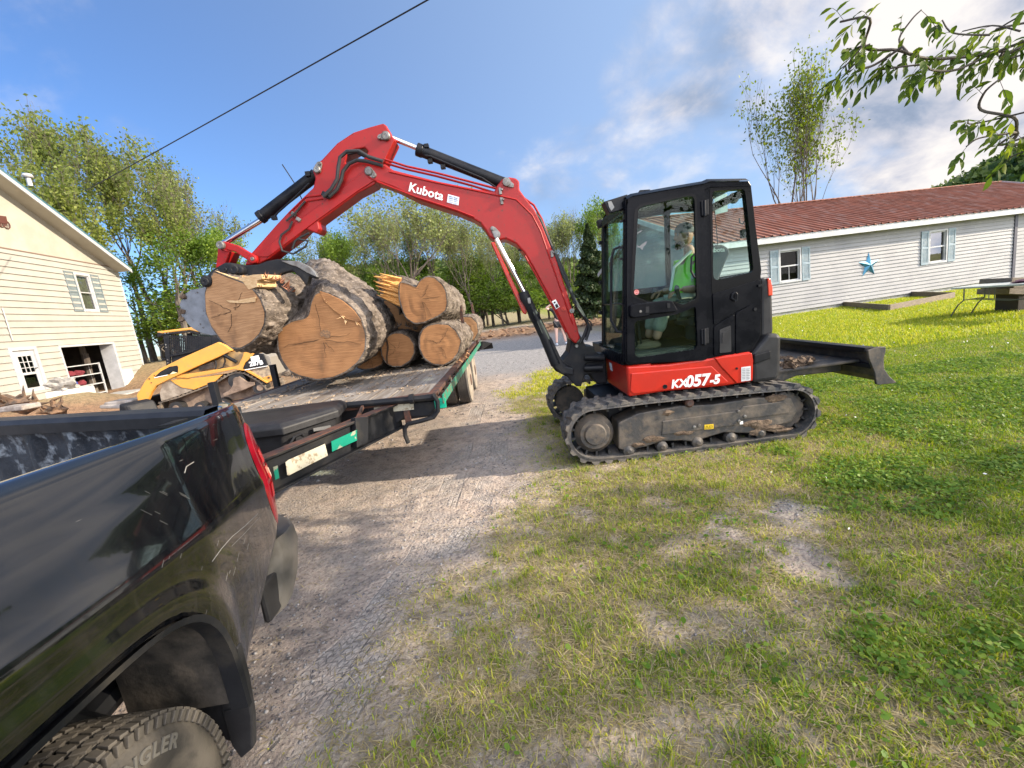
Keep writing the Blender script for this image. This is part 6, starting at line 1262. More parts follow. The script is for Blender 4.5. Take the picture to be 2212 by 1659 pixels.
# toolbox on the tongue
tb=thing('tool_box','black plastic tool box with a many sided lid on the trailer tongue','tool box',(-2.1,3.1,.87))
def hexo(z,g=0,yb=3.76): return [Vector((-1.46-g,yb-g,z)),Vector((-1.38-g,3.37,z)),Vector((-1.63-g,2.98+g,z)),Vector((-2.47+g,3.02+g,z)),Vector((-2.72+g,3.37,z)),Vector((-2.72+g,yb-g,z))]
mb=MB(); mb.grid([hexo(.85,.06),hexo(1.02,.03)],closed=True); mb.poly(hexo(.85,.06)); mb.build('box_body',PLAS,tb,bevel=.01)
mb=MB(); mb.grid([hexo(1.0,-.0),hexo(1.045,-.0),hexo(1.075,.03),hexo(1.085,.09)],closed=True); mb.poly(hexo(1.085,.09)); mb.poly(list(reversed(hexo(1.0,-.0)))); mb.build('lid',PLAS,tb,bevel=.008,seg=3)
mb=MB(); mb.tube([Vector((-1.64,3.0,.90)),Vector((-1.60,2.96,.92)),Vector((-1.57,3.0,.97)),Vector((-1.55,3.06,.97)),Vector((-1.55,3.10,.92))],.008,6); mb.box((-1.575,3.07,.93),(.06,.03,.07),rz=.8); mb.build('latch',BLK,tb,smooth=True)
mb=MB(); mb.prism([(-1.44,3.30,.93),(-1.52,3.18,.95),(-1.52,3.18,.975),(-1.44,3.30,.955)],(.01,-.01,0)); mb.build('handle_recess',mat('grey_plastic',(.10,.10,.10),.5),tb)

# ---------------------------------------------------------------- logs
BK=mat('log_bark',(0.075,0.058,0.045),.95,col2=(0.21,0.175,0.145),scale=9,lo=.42,hi=.62,stretch=(1,.45,1),bump=1.0,bscale=34,bdist=.03,col3=(0.30,0.245,0.195),scale3=28,lo3=.55,hi3=.7)
def cutmat(name,c1_,c2_,c3_,ang=.6):
    m_=bpy.data.materials.new(name); m_.use_nodes=True; t=m_.node_tree; A=t.nodes.new; L=t.links.new; b=t.nodes['Principled BSDF']; b.inputs['Roughness'].default_value=.8; b.inputs['Specular IOR Level'].default_value=.2
    tc=A('ShaderNodeTexCoord'); wv=A('ShaderNodeTexWave'); wv.wave_type='RINGS'; wv.rings_direction='Y'; wv.inputs['Scale'].default_value=22; wv.inputs['Distortion'].default_value=3.5; wv.inputs['Detail'].default_value=3; wv.inputs['Detail Scale'].default_value=.6; L(tc.outputs['Object'],wv.inputs[0])
    mp=A('ShaderNodeMapping'); mp.inputs['Rotation'].default_value=(0,ang,0); mp.inputs['Scale'].default_value=(3,1,60); L(tc.outputs['Object'],mp.inputs[0]); n=A('ShaderNodeTexNoise'); n.inputs['Scale'].default_value=1.6; n.inputs['Detail'].default_value=5; L(mp.outputs[0],n.inputs['Vector'])
    n2=A('ShaderNodeTexNoise'); n2.inputs['Scale'].default_value=3.2; n2.inputs['Detail'].default_value=5; n2.inputs['Distortion'].default_value=.6; L(tc.outputs['Object'],n2.inputs['Vector'])
    def mr(x,a,b_): q=A('ShaderNodeMapRange'); q.clamp=True; L(x,q.inputs[0]); q.inputs[1].default_value=a; q.inputs[2].default_value=b_; return q.outputs[0]
    def mx(f,a,b_):
        q=A('ShaderNodeMix'); q.data_type='RGBA'; 
        if isinstance(f,float): q.inputs[0].default_value=f
        else: L(f,q.inputs[0])
        for i,c in ((6,a),(7,b_)):
            if isinstance(c,tuple): q.inputs[i].default_value=(*c,1)
            else: L(c,q.inputs[i])
        return q.outputs[2]
    def mul(x,k): q=A('ShaderNodeMath'); q.operation='MULTIPLY'; L(x,q.inputs[0]); q.inputs[1].default_value=k; return q.outputs[0]
    c=mx(mr(n2.outputs['Fac'],.42,.62),c1_,c2_); c=mx(mul(mr(wv.outputs['Fac'],.3,.9),.35),c,c3_); c=mx(mul(mr(n.outputs['Fac'],.45,.62),.45),c,tuple(k*1.35 for k in c1_)); c=mx(mul(mr(n2.outputs['Fac'],.60,.72),.55),c,(0.14,.08,.045)); L(c,b.inputs['Base Color'])
    bp=A('ShaderNodeBump'); bp.inputs['Strength'].default_value=.5; bp.inputs['Distance'].default_value=.006; L(n.outputs['Fac'],bp.inputs['Height']); L(bp.outputs[0],b.inputs['Normal']); return m_
CUTO=cutmat('fresh_cut_wood_orange',(0.37,0.185,0.08),(0.28,0.135,0.058),(0.19,0.085,0.038)); CUTB=cutmat('fresh_cut_wood_tan',(0.42,0.235,0.115),(0.33,0.175,0.082),(0.22,0.11,0.05),-.5); PALE=mat('pale_splinter_wood',(0.68,0.47,0.25),.85,col2=(0.55,0.33,0.15),scale=20,stretch=(1,1,5)); CRK=mat('wood_crack',(0.06,0.035,0.02),.95)
GLG='ash logs piled on the trailer deck'
def resamp(pts,N_):
    c=sum(pts,Vector())/len(pts); Ls=[(pts[(i+1)%len(pts)]-pts[i]).length for i in range(len(pts))]; T=sum(Ls); out=[]; i=0; acc=0
    for k in range(N_):
        t=T*k/N_
        while acc+Ls[i]<t: acc+=Ls[i]; i+=1
        out.append(pts[i]+(pts[(i+1)%len(pts)]-pts[i])*((t-acc)/Ls[i]))
    return out
def smooth(p,n=2):
    for _ in range(n): p=[p[i-1]*.25+p[i]*.5+p[(i+1)%len(p)]*.25 for i in range(len(p))]
    return p
def make_log(label,facepx,fn,plane,axis,length,backscale=.95,backpx=None,backplane=None,seed=0,cut=CUTO,rough=.03,held=False,N_=150,S_=46,cracks=2,knots=()):
    F_=smooth(resamp([plane.P(q) for q in fn(facepx)],N_),2); c=sum(F_,Vector())/N_; ax=Vector(axis).normalized()
    root=thing('log',label,'log',tuple(c),GLG)
    if backpx: 
        B_=smooth(resamp([backplane.P(q) for q in fn(backpx)],N_),4); cb=sum(B_,Vector())/N_
        # align start points
        def ang(v): return math.atan2(v.z,v.x)
        a0=ang(F_[0]-c); k0=min(range(N_),key=lambda k:abs((ang(B_[k]-cb)-a0+math.pi)%(2*math.pi)-math.pi)); B_=B_[k0:]+B_[:k0]
        if (ang(F_[5]-c)-a0+math.pi)%(2*math.pi)-math.pi>0 != ((ang(B_[5]-cb)-ang(B_[0]-cb)+math.pi)%(2*math.pi)-math.pi>0): pass
    else:
        cb=c+ax*length; B_=[cb+(p-c)*backscale for p in F_]
    rows=[]; so=Vector((seed*7.3,seed*1.9,0))
    for s in range(S_+1):
        t=s/S_; row=[]; cc=c+(cb-c)*t
        for k in range(N_):
            p=F_[k].lerp(B_[k],t); r=(p-cc); rl=r.length; rn=r/max(rl,1e-6); q=Vector((math.cos(2*math.pi*k/N_)*rl*7,math.sin(2*math.pi*k/N_)*rl*7,t*(cb-c).length*3.2))+so
            n1=1-abs(mnoise.noise(q*1.6))*2; n2=mnoise.noise(q*4.3); n3=mnoise.noise(q*.33)
            e=min(1,t*14)*.75+.25 if s>0 else 0
            e2=min(1,t*6)
            row.append(p+rn*((n1*.5+n2*.35)*rough*e+n3*.05*e2*(rl/.4)+.012*e))
        rows.append(row)
    mb=MB(); mb.grid(rows,closed=True); rim=[p+(c-p).normalized()*.016 for p in F_]
    mb.grid([[p+ax*0 for p in rim],rows[0]],closed=True); bo=mb.build('bark',BK,root,smooth=True,angle=180)
    mb=MB(); nr_=12; rows=[]
    fd=-(plane.n)
    for j in range(nr_+1):
        k_=1-j/nr_; rows.append([c+(p-c)*k_+fd*(.004+.006*mnoise.noise(Vector((p.x*4*k_,p.z*4*k_,seed)))) for p in rim])
    mb.grid(rows,closed=True)
    rg=random.Random(seed); mb.mat(1)
    for k in range(cracks):
        a=rg.uniform(0,6.28); R_=rg.uniform(.3,.8); pts=[]; d=(F_[int(a/6.28*N_)%N_]-c)
        for j in range(7): t=.08+R_*j/6; pts.append(c+d*t+Vector((rg.gauss(0,.007),0,rg.gauss(0,.007)))+fd*.007)
        for j_,(a_,b_) in enumerate(zip(pts[:-1],pts[1:])): mb.bar(a_,b_,.004,.0038-.0004*j_)
    cf=mb.build('cut_face',[cut,CRK],root,smooth=True)
    mb=MB(); mb.poly([p*1.0 for p in B_]); mb.build('back_face',cut,root)
    return root,c
def splinters(parent,plane,px,fn,n,L_,seed,m_=None,dirv=(0,-.5,.3),name='splinters'):
    rg=random.Random(seed); mb=MB(); P_=[plane.P(q) for q in fn(px)]
    for k in range(n):
        i=rg.randrange(len(P_)-1); p=P_[i].lerp(P_[i+1],rg.random())+Vector((0,rg.uniform(0,.12),0)); d=(Vector(dirv)+Vector((rg.gauss(0,.5),rg.gauss(0,.4),rg.gauss(0,.4)))).normalized(); l=L_*rg.uniform(.3,1); x,y=frame_of(d); w=rg.uniform(.006,.02)
        b=len(mb.v); mb.v+=[p-x*w,p+x*w,p+y*w*.5,p+d*l]; mb.face(b,b+1,b+3); mb.face(b+1,b+2,b+3); mb.face(b+2,b,b+3)
    return mb.build(name,m_ or PALE,parent)
H1=PL((-2.45,4.62,0),(.30,.95,0))
r1,_c=make_log('tan ended log gripped highest at the left by the black grapple',[(180,850),(150,905),(135,960),(140,1060),(165,1130),(215,1200),(270,1240),(320,1243),(370,1215),(415,1170),(440,1120),(445,1060),(420,990),(385,945),(340,910),(290,890),(230,868)],c2,H1,(.5,.85,0),1.6,backpx=[(480,900),(455,1010),(470,1120),(520,1200),(560,1240),(640,1230),(700,1160),(720,1080),(715,1000),(690,930),(640,890),(560,880)],backplane=PY(6.1),seed=1,cut=CUTB,rough=.06,cracks=6)
mb=MB(); q=[H1.P(p)-H1.n*.012 for p in c2([(250,998),(300,1000),(400,980),(396,1005),(330,1012),(270,1010)])]; mb.prism(q,-H1.n*.006); mb.build('splinters',PALE,r1)
q=[H1.P(p)-H1.n*.01 for p in c2([(190,850),(250,872),(300,888),(380,870),(425,868),(430,890),(400,900),(405,930),(360,945),(330,905),(270,885)])]; mb=MB(); mb.prism(q,H1.n*.25); mb.build('split_shelf',PALE,r1,bevel=.01)
splinters(r1,H1,[(300,880),(380,880),(430,880),(430,910)],c2,16,.07,3,dirv=(.9,-.2,.35)); splinters(r1,H1,[(420,880),(500,900),(560,960)],c2,40,.10,13,m_=mat('red_inner_bark',(.32,.13,.07),.9),dirv=(.5,0,.7),name='bark_flakes')
H2=PL((-2,5.0,0),(.05,1,0))
r2,_c=make_log('huge heart shaped orange log hanging just above the deck',[(498,1165),(520,1135),(570,1102),(640,1086),(660,1062),(668,1010),(690,962),(720,950),(760,960),(820,985),(880,1030),(925,1090),(948,1170),(945,1250),(910,1310),(850,1360),(780,1390),(700,1400),(610,1380),(560,1355),(520,1300),(500,1240)],c2,H2,(0,1,0),1.6,backpx=[(560,1140),(600,1040),(590,960),(600,880),(660,815),(730,800),(800,815),(870,870),(960,935),(1030,1000),(1075,1060),(1085,1110),(1060,1160),(1000,1230),(940,1280),(820,1290),(700,1270),(600,1210)],backplane=PY(6.9),seed=2,rough=.06,cracks=7,S_=56)
splinters(r2,H2,[(710,955),(770,1020),(830,1080),(900,1105)],c2,46,.13,5,dirv=(.3,-.5,-.5)); splinters(r2,H2,[(560,1370),(620,1395),(700,1402)],c2,24,.07,6,m_=BK,dirv=(0,-.3,-.6),name='bark_flakes')
mb=MB(); q=[H2.P(p)-H2.n*.012 for p in c2([(716,952),(760,965),(830,1000),(890,1050),(925,1100),(905,1108),(850,1092),(790,1052),(740,1005)])]; mb.prism(q,-H2.n*.012); mb.build('split_strip',CUTO,r2,bevel=.004)
mb=MB(); mb.blob(H2.P(c2([(550,1365)])[0]),(.05,.08,.04),2,.8,seed=5); mb.build('bark_knob',BK,r2)
# stain on the heart face
mb=MB(); cst=H2.P(c2([(745,1165)])[0])-H2.n*.0135; rg_=random.Random(3); mb.poly([cst+Vector((math.cos(a)*.07*rg_.uniform(.6,1.2),0,math.sin(a)*.05*rg_.uniform(.6,1.2))) for a in [k*math.pi/9 for k in range(18)]]); mb.build('stain',mat('dark_stain',(.13,.08,.05),.8,col2=(.3,.16,.07),scale=60),r2)
LGR=[('upper log with a notched orange end on top of the right pile',[(1113,903),(1160,915),(1195,932),(1215,897),(1250,875),(1290,880),(1330,915),(1350,950),(1357,1010),(1350,1050),(1310,1080),(1240,1112),(1190,1118),(1150,1095),(1130,1060),(1112,1000),(1108,940)],5.85,(.03,1,-.03),1.9,3,CUTO,.04),
 ('small round log with a dark crack, second from the right on the deck',[(1018,1200),(1050,1178),(1085,1160),(1125,1160),(1165,1180),(1190,1220),(1192,1262),(1172,1302),(1125,1332),(1080,1334),(1045,1315),(1022,1275)],6.25,(.0,1,0),2.2,4,CUTO,.05),
 ('round orange log lying at the right edge of the deck in front of the stakes',[(1212,1180),(1225,1145),(1255,1122),(1300,1112),(1360,1117),(1400,1150),(1428,1200),(1412,1262),(1382,1302),(1335,1327),(1280,1322),(1235,1290),(1212,1240)],5.9,(.02,1,0),1.7,5,CUTO,.05),
 ('log mostly hidden behind the lower right of the heart shaped log',[(900,1340),(920,1280),(960,1235),(1010,1235),(1040,1280),(1030,1320),(990,1342),(940,1348)],6.45,(0,1,0),1.8,6,CUTO,.04),
 ('far log behind the steel stakes at the back of the deck',[(1395,1110),(1430,1078),(1475,1080),(1505,1110),(1512,1160),(1490,1200),(1440,1208),(1400,1170)],8.2,(0,1,0),1.6,7,CUTB,.05),
 ('bark covered log between the heart shaped and the notched log',[(960,1010),(1000,990),(1070,1000),(1115,1040),(1120,1100),(1090,1150),(1030,1150),(980,1100)],7.0,(0,1,0),1.6,8,CUTB,.05),
 ('dark log at the back filling the middle of the pile',[(1080,1080),(1130,1060),(1200,1090),(1240,1120),(1230,1180),(1180,1190),(1110,1160)],7.0,(0,1,0),1.6,9,CUTB,.05)]
LG=[]
for lb,px,y,ax,L_,sd,cm,rg_ in LGR:
    r_,c_=make_log(lb,px,c2,PY(y),ax,L_,seed=sd,cut=cm,rough=rg_,S_=36,N_=110,cracks=4 if sd!=8 else 0); LG.append(r_)
q=PY(6.23); mb=MB()
for a,b in zip(*(lambda P_:(P_[:-1],P_[1:]))([q.P(p) for p in c2([(1047,1185),(1056,1230),(1050,1280),(1052,1318)])])): mb.bar(a,b,.012,.02)
mb.build('crack',CRK,LG[1])
splinters(LG[1],PY(6.3),[(1050,1170),(1120,1120),(1200,1150)],c2,50,.12,8,m_=BK,dirv=(.1,-.1,.8),name='bark_flakes')
splinters(LG[2],PY(5.9),[(1395,1310),(1440,1290),(1455,1250)],c2,50,.07,9,m_=mat('tan_inner_bark',(.40,.22,.11),.9),dirv=(.5,-.4,.1),name='bark_flakes')
# split trunk with torn orange fibres
SPL=PY(6.1); sp=thing('log','split log showing torn bright orange fibres beside the notched log','log',tuple(SPL.P(c2([(1050,950)])[0])),GLG)
rg_=random.Random(12); mb=MB()
top_=c2([(1115,880),(1000,872)]); 
for k in range(34):
    t=k/33; a=SPL.P(c2([(1118,890+t*135+rg_.uniform(-4,4))])[0])+Vector((0,rg_.uniform(-.02,.10),0)); b=SPL.P(c2([(985+rg_.uniform(-12,40)+(8 if t<.3 else 0)+t*15,868+t*112+rg_.uniform(-6,6))])[0])+Vector((0,rg_.uniform(-.02,.10),0)); mb.tube([a,(a+b)/2+Vector((0,rg_.uniform(-.02,.02),rg_.uniform(-.008,.008))),b],[.020,.017,.003],4)
mb.build('torn_fibres',mat('torn_orange_wood',(0.62,0.27,0.06),.75,col2=(0.72,0.42,0.15),scale=30,stretch=(1,1,6)),sp)
mb=MB(); mb.prism([SPL.P(p)+Vector((0,.06,0)) for p in c2([(990,880),(1120,870),(1180,900),(1180,1060),(1110,1040),(1010,985)])],(0,1.3,0)); mb.build('bark',BK,sp,bevel=.03)
# torn chips lying on the deck
mb=MB(); rg_=random.Random(21)
for k in range(420):
    x=rg_.uniform(-3.1,-.85); y=rg_.uniform(4.2,6.6) if rg_.random()<.7 else rg_.uniform(3.9,9); l=rg_.uniform(.01,.05); a=rg_.uniform(0,3.14); mb.box((x,y,DK+.008),(l,l*rg_.uniform(.2,.5),.008),rz=a)
o=mb.build('wood_chips',mat('bark_chips',(.16,.12,.09),.9,col2=(.4,.3,.2),scale=9),None); tag(o,'bark crumbs and wood chips strewn over the trailer planks','wood chips',kind='stuff')
# ---------------------------------------------------------------- black pickup truck (rear quarter, closest to the photographer)
TRK=thing('pickup_truck','scratched black pickup truck backed up to the trailer, open bed and right rear wheel showing','pickup truck',(-2.1,.4,0))
TP_=bpy.data.materials.new('scratched_black_car_paint'); TP_.use_nodes=True
def _tp():
    t=TP_.node_tree; A=t.nodes.new; L=t.links.new; b=t.nodes['Principled BSDF']; tc=A('ShaderNodeTexCoord')
    b.inputs['Coat Weight'].default_value=1; b.inputs['Coat Roughness'].default_value=.03; b.inputs['Coat IOR'].default_value=1.65
    def nz(s,st,d=5,r=.6):
        mp=A('ShaderNodeMapping'); mp.inputs['Scale'].default_value=st; L(tc.outputs['Object'],mp.inputs[0]); n=A('ShaderNodeTexNoise'); n.inputs['Scale'].default_value=s; n.inputs['Detail'].default_value=d; n.inputs['Roughness'].default_value=r; L(mp.outputs[0],n.inputs['Vector']); return n.outputs['Fac']
    def mr(x,a,b_,c=0.,d=1.):
        q=A('ShaderNodeMapRange'); q.clamp=True; L(x,q.inputs[0]); q.inputs[1].default_value=a; q.inputs[2].default_value=b_; q.inputs[3].default_value=c; q.inputs[4].default_value=d; return q.outputs[0]
    dust=mr(nz(10,(1,3.2,.35)),.45,.78); sep=A('ShaderNodeSeparateXYZ'); L(tc.outputs['Object'],sep.inputs[0]); low=mr(sep.outputs[2],1.2,.6,.10,1.0); m1=A('ShaderNodeMath'); m1.operation='MULTIPLY'; L(dust,m1.inputs[0]); L(low,m1.inputs[1])
    sc1=mr(nz(60,(1,.12,1.6),2,.5),.735,.76); sc2=mr(nz(2,(1,1,1),3),.5,.6); m2=A('ShaderNodeMath'); m2.operation='MULTIPLY'; L(sc1,m2.inputs[0]); L(sc2,m2.inputs[1])
    mx=A('ShaderNodeMix'); mx.data_type='RGBA'; L(m1.outputs[0],mx.inputs[0]); mx.inputs[6].default_value=(.004,.0045,.006,1); mx.inputs[7].default_value=(.05,.046,.041,1)
    mx2=A('ShaderNodeMix'); mx2.data_type='RGBA'; L(m2.outputs[0],mx2.inputs[0]); L(mx.outputs[2],mx2.inputs[6]); mx2.inputs[7].default_value=(.35,.34,.32,1); L(mx2.outputs[2],b.inputs['Base Color'])
    L(mr(m1.outputs[0],0,1,.14,.6),b.inputs['Roughness']); L(mr(m1.outputs[0],0,.8,1,.15),b.inputs['Coat Weight'])
    bp=A('ShaderNodeBump'); bp.inputs['Strength'].default_value=.08; bp.inputs['Distance'].default_value=.02; L(nz(3.2,(1,1,1),3),bp.inputs['Height']); L(bp.outputs[0],b.inputs['Normal'])
_tp()
YW,ZW,RA,RB,SN_=.80,.42,.52,.505,4.0   # wheel arch: centre, half length, half height, squareness
def afun(y,z): return abs((y-YW)/RA)**SN_+abs((z-ZW)/RB)**SN_
def xout(y):
    if y<1.35: return -1.055
    t=(y-1.35)/.70; return -1.055-.07*t-.02*t*t
prof=[(-.205,1.378),(-.200,1.396),(-.180,1.409),(-.155,1.413),(-.130,1.408),(-.112,1.394),(-.100,1.372),(-.088,1.34),(-.078,1.31),(-.066,1.27),(-.054,1.235),(-.043,1.20),(-.032,1.165),(-.020,1.13),(-.008,1.10),(.002,1.075),(.004,1.05),(-.001,1.00),(-.006,.95),(-.010,.90),(-.013,.85),(-.015,.80),(-.018,.75),(-.021,.70),(-.026,.65),(-.034,.60),(-.046,.54),(-.060,.48),(-.08,.45)]
# finer grid in z
pf=[]
for (a,b) in zip(prof[:-1],prof[1:]):
    n=max(1,int(abs(a[1]-b[1])/.014)); pf+=[(a[0]+(b[0]-a[0])*k/n,a[1]+(b[1]-a[1])*k/n) for k in range(n)]
pf.append(prof[-1])
ys=list(np.arange(-2.2,.2,.1))+list(np.arange(.2,1.72,.014)); RC=.20; corner=[]
yc0=1.72
def rearf(y): t=min(1,max(0,(y-.9)/.8)); return 1-.60*t*t*(3-2*t)
def shear(y,z): return y-max(0,.82-z)*1.15*max(0,y-1.36)/.5
def side_pt(y,o,z):
    flare=.018*math.exp(-((afun(y,z)**(1/SN_)-1.07)/.09)**2)
    return Vector((xout(y)+o*rearf(y)+flare,shear(y,z),z))
verts=[];rows=[]
for y in ys: rows.append([side_pt(y,o,z) for o,z in pf])
# rounded rear corner
xe=xout(1.72)
for k in range(1,13):
    a=math.radians(90*k/12); rows.append([Vector((xe-RC*(1-math.cos(a))*1.0+o*.4*math.cos(a),shear(yc0+.12*k/12+RC*math.sin(a)*.9+o*.6*math.sin(a),z),z)) for o,z in pf])
mb=MB(); b=len(mb.v); m_=len(pf)
flat=[]
for r in rows:
    for p in r: flat.append(p)
inside=[afun(p.y,p.z)<1 and p.y<1.7 for p in flat]
def snap(p):
    k=afun(p.y,p.z)**(-1/SN_); return Vector((p.x,YW+(p.y-YW)*k,ZW+(p.z-ZW)*k))
used_=set(); faces=[]
for i in range(len(rows)-1):
    for j in range(m_-1):
        q=[i*m_+j,i*m_+j+1,(i+1)*m_+j+1,(i+1)*m_+j]; s=sum(inside[k] for k in q)
        if s==4: continue
        if s>=3: continue
        faces.append(q)
adj=set()
for q in faces:
    for k in q:
        if inside[k]: adj.add(k)
pts=[snap(p) if i in adj else p for i,p in enumerate(flat)]
# notch out remaining boundary verts close to the arch
bnd={}
for q in faces:
    for a,c in zip(q,q[1:]+q[:1]): bnd[frozenset((a,c))]=bnd.get(frozenset((a,c)),0)+1
bv={k for e,n in bnd.items() if n==1 for k in e}
for k in bv:
    p=flat[k]; 
    if abs(afun(p.y,p.z)**(1/SN_)-1)<.055 and p.y<1.7 and p.z>.5: pts[k]=snap(p)
mb.v=pts; mb.f=[tuple(q) for q in faces]; mb.m=[0]*len(faces)
bs=mb.build('bedside',TP_,TRK,smooth=True,angle=60)
# arch lip, liner, flap
def ap(x,k=1.0):
    a=math.radians(x); c,s_=math.cos(a),math.sin(a); r=(abs(c)**SN_+abs(s_)**SN_)**(-1/SN_); return (YW+RA*k*c*r,ZW+RB*k*s_*r)
AG=list(range(2,181,4))
mb=MB(); mb.grid([[Vector((xout(1)+.018,*ap(x))) for x in AG],[Vector((xout(1)+.016,*ap(x,.965))) for x in AG],[Vector((xout(1)-.04,*ap(x,.955))) for x in AG]]); mb.build('arch_lip',BLKM,TRK,smooth=True,angle=50)
AG=list(range(4,78,6))
mb=MB(); mb.grid([[Vector((xout(1)-.02-w__,*ap(x,.985-w__*.1))) for x in AG] for w__ in (0,.1,.2,.3,.36)]); mb.build('wheel_liner',mat('dusty_black_liner',(.018,.017,.016),.8,col2=(.07,.06,.05),scale=8,bump=.3,bscale=30),TRK,smooth=True)
FP=PY(1.335)
mb=MB(); fq=[FP.P(q) for q in [(478,1400),(512,1400),(530,1470),(544,1549),(546,1618),(520,1640),(500,1612),(480,1545),(470,1470)]]; mb.prism(fq,(0,.03,0)); mb.prism([FP.P(q)+Vector((0,.012,0)) for q in [(478,1405),(500,1612),(380,1575),(400,1540),(455,1500)]],(0,.012,0)); mb.build('mud_flap',PLAS,TRK,bevel=.006)
mb=MB(); mb.bar(FP.P((488,1535))-Vector((0,.004,0)),FP.P((542,1520))-Vector((0,.004,0)),.006,.008); mb.build('flap_rib',PLAS,TRK)
# frame rail, floor underside, bed floor and walls
mb=MB(); mb.box((-1.62,.2,.62),(.09,4.0,.16)); mb.box((-2.6,.2,.62),(.09,4.0,.16)); mb.cyl((-1.2,YW,.40),(-3.1,YW,.40),.06,12); mb.blob((-2.1,YW,.40),(.17,.17,.15),2,.1); mb.build('chassis_frame',RUST,TRK)
mb=MB(); mb.tube([(-1.50,.3,.55),(-1.52,YW,.47),(-1.5,1.75,.58)],.045,8); mb.cyl((-1.42,1.25,.45),(-1.5,1.0,.85),.035,10); mb.build('leaf_spring',BLKM,TRK)
mb=MB(); mb.box((-2.12,-.1,.80),(1.75,4.0,.03)); mb.build('bed_floor',BLKM,TRK)
LNR=mat('scuffed_bed_liner',(.012,.015,.021),.55,col2=(.028,.034,.045),scale=6,bump=.4,bscale=60,col3=(.26,.29,.32),scale3=11,lo3=.53,hi3=.66)
def wallp(mb,A_,B_,z0,z1A,z1B,inn):
    pass
# tailgate, closed, a little askew
TA=Vector((-1.37,1.965,1.385)); TB=Vector((-3.12,2.36,1.45)); td=(TB-TA); tl_=td.length; tdn=td.normalized(); tn=Vector((td.y,-td.x,0)).normalized(); tn=tn if tn.y<0 else -tn
def TG(s,q,z): return TA+tdn*s+tn*q+Vector((0,0,z))
mb=MB(); N_s=120; rows=[]
for iz in range(30):
    z=-.04-.50*iz/29; row=[]
    for k in range(N_s+1):
        s=tl_*k/N_s; u=(s-.06)/.27; f_=abs((u%1)-.5)*2; rib=.0 if s<.06 or s>tl_-.06 else (1/(1+math.exp((f_-.72)*26)))*(1/(1+math.exp(-(-z-.10)*70)))*(1/(1+math.exp(-(z+.50)*60))); row.append(TG(s,.02-.022*rib+0,z))
    rows.append(row)
mb.grid(rows); mb.prism([TG(0,-.05,-.56),TG(tl_,-.05,-.56),TG(tl_,-.05,-.03),TG(0,-.05,-.03)],-tn*.03); tg=mb.build('tailgate',LNR,TRK,smooth=True,angle=70)
mb=MB(); rows=[]
for q,z in ((.045,-.07),(.05,-.02),(.035,.002),(-.04,.006),(-.075,-.01),(-.08,-.06)): rows.append([TG(s,q,z) for s in (0,tl_*.33,tl_*.66,tl_)])
mb.grid(rows); mb.build('tailgate_cap',PLAS,tg,smooth=True,angle=40)
# inner wall of the near bedside under the rail, far bedside, front wall
mb=MB(); xi=-1.23; mb.grid([[Vector((xi,y,z)) for y in (-2,-1,0,1,1.95)] for z in (1.38,1.1,.82)]); mb.build('bed_liner',LNR,TRK)
mb=MB(); mb.box((-3.08,-.1,1.1),(.10,4.1,.56)); mb.build('bedside',TP_,TRK,bevel=.02)
mb=MB(); mb.box((-2.12,-2.1,1.5),(1.9,.2,1.3)); mb.build('cab_back',TP_,TRK,bevel=.03)
# rail pocket holes
mb=MB(); mb.box((-1.19,1.50,1.4172),(.045,.085,.003)); mb.build('stake_hole',mat('hole_black',(.002,.002,.002),.9),TRK)
mb=MB(); mb.box((-1.115,1.335,1.300),(.008,.20,.022)); mb.build('paint_patch',mat('matt_black_patch',(.004,.004,.004),.7),TRK) if False else None
# surface lookup on the rounded corner, for lamp and scratches
def S_at(u,z):
    o=float(np.interp(-z,[-p[1] for p in prof],[p[0] for p in prof]))
    if u<=0: return side_pt(1.72+u,o,z)
    a=math.radians(90*u); return Vector((xe-RC*(1-math.cos(a))+o*.4*math.cos(a),shear(yc0+.12*u+RC*math.sin(a)*.9+o*.6*math.sin(a),z),z))
def surf_hit(q,lift):
    d=ray(*q); t0=.75/abs(d.x)*1.0; best=(9,None)
    for it in range(1400):
        P=EYEV+d*(.9/abs(d.x)+it*.0003/abs(d.x)); y,z=P.y,P.z
        if y>1.9: break
        o=float(np.interp(-z,[-p[1] for p in prof],[p[0] for p in prof])); yy=y if z>.82 or y<1.36 else y+max(0,.82-z)*1.15*max(0,y-1.36)/.5
        x=side_pt(yy,o,z).x if yy<1.72 else xe+o*.4-max(0,yy-1.72)*.5
        if P.x<=x: return Vector((x+lift,y,z))
    return P
rows=[]
for i,(z,ua,ub) in enumerate(((1.325,.30,.36),(1.31,.22,.44),(1.28,.16,.56),(1.24,.13,.64),(1.16,.11,.72),(1.08,.12,.76),(1.0,.15,.78),(.93,.20,.76),(.87,.28,.70),(.835,.38,.58))):
    r=[]
    for k in range(11):
        u=ua+(ub-ua)*k/10; p=S_at(u,z); n=(p-Vector((xe-RC,yc0-.02,z))); n.z=0; n.normalize(); r.append(p+n*(.010 if 0<k<10 and 0<i<9 else .001))
    rows.append(r)
mb=MB(); mb.grid(rows); tl_o=mb.build('tail_light',AMB,TRK,smooth=True,angle=80); md=tl_o.modifiers.new('s','SUBSURF'); md.levels=2; md.render_levels=2
mb=MB()
for z in (1.17,1.09,1.01): mb.grid([[S_at(u,z+dz)+Vector((.012,.004,0)) for u in (.25,.35,.45,.6)] for dz in (.03,-.03)])
mb.build('lens_segment',mat('bright_red_lens',(.85,.05,.06),.15,coat=1,emis=((.8,.03,.03),.10)),tl_o)
SCR=mat('bare_scratch',(.22,.21,.19),.6)
def scratch(px,w=.0010):
    mb=MB(); mb.tube([surf_hit(q,.0008) for q in px],w,4); mb.build('scratch_mark',SCR,bs)
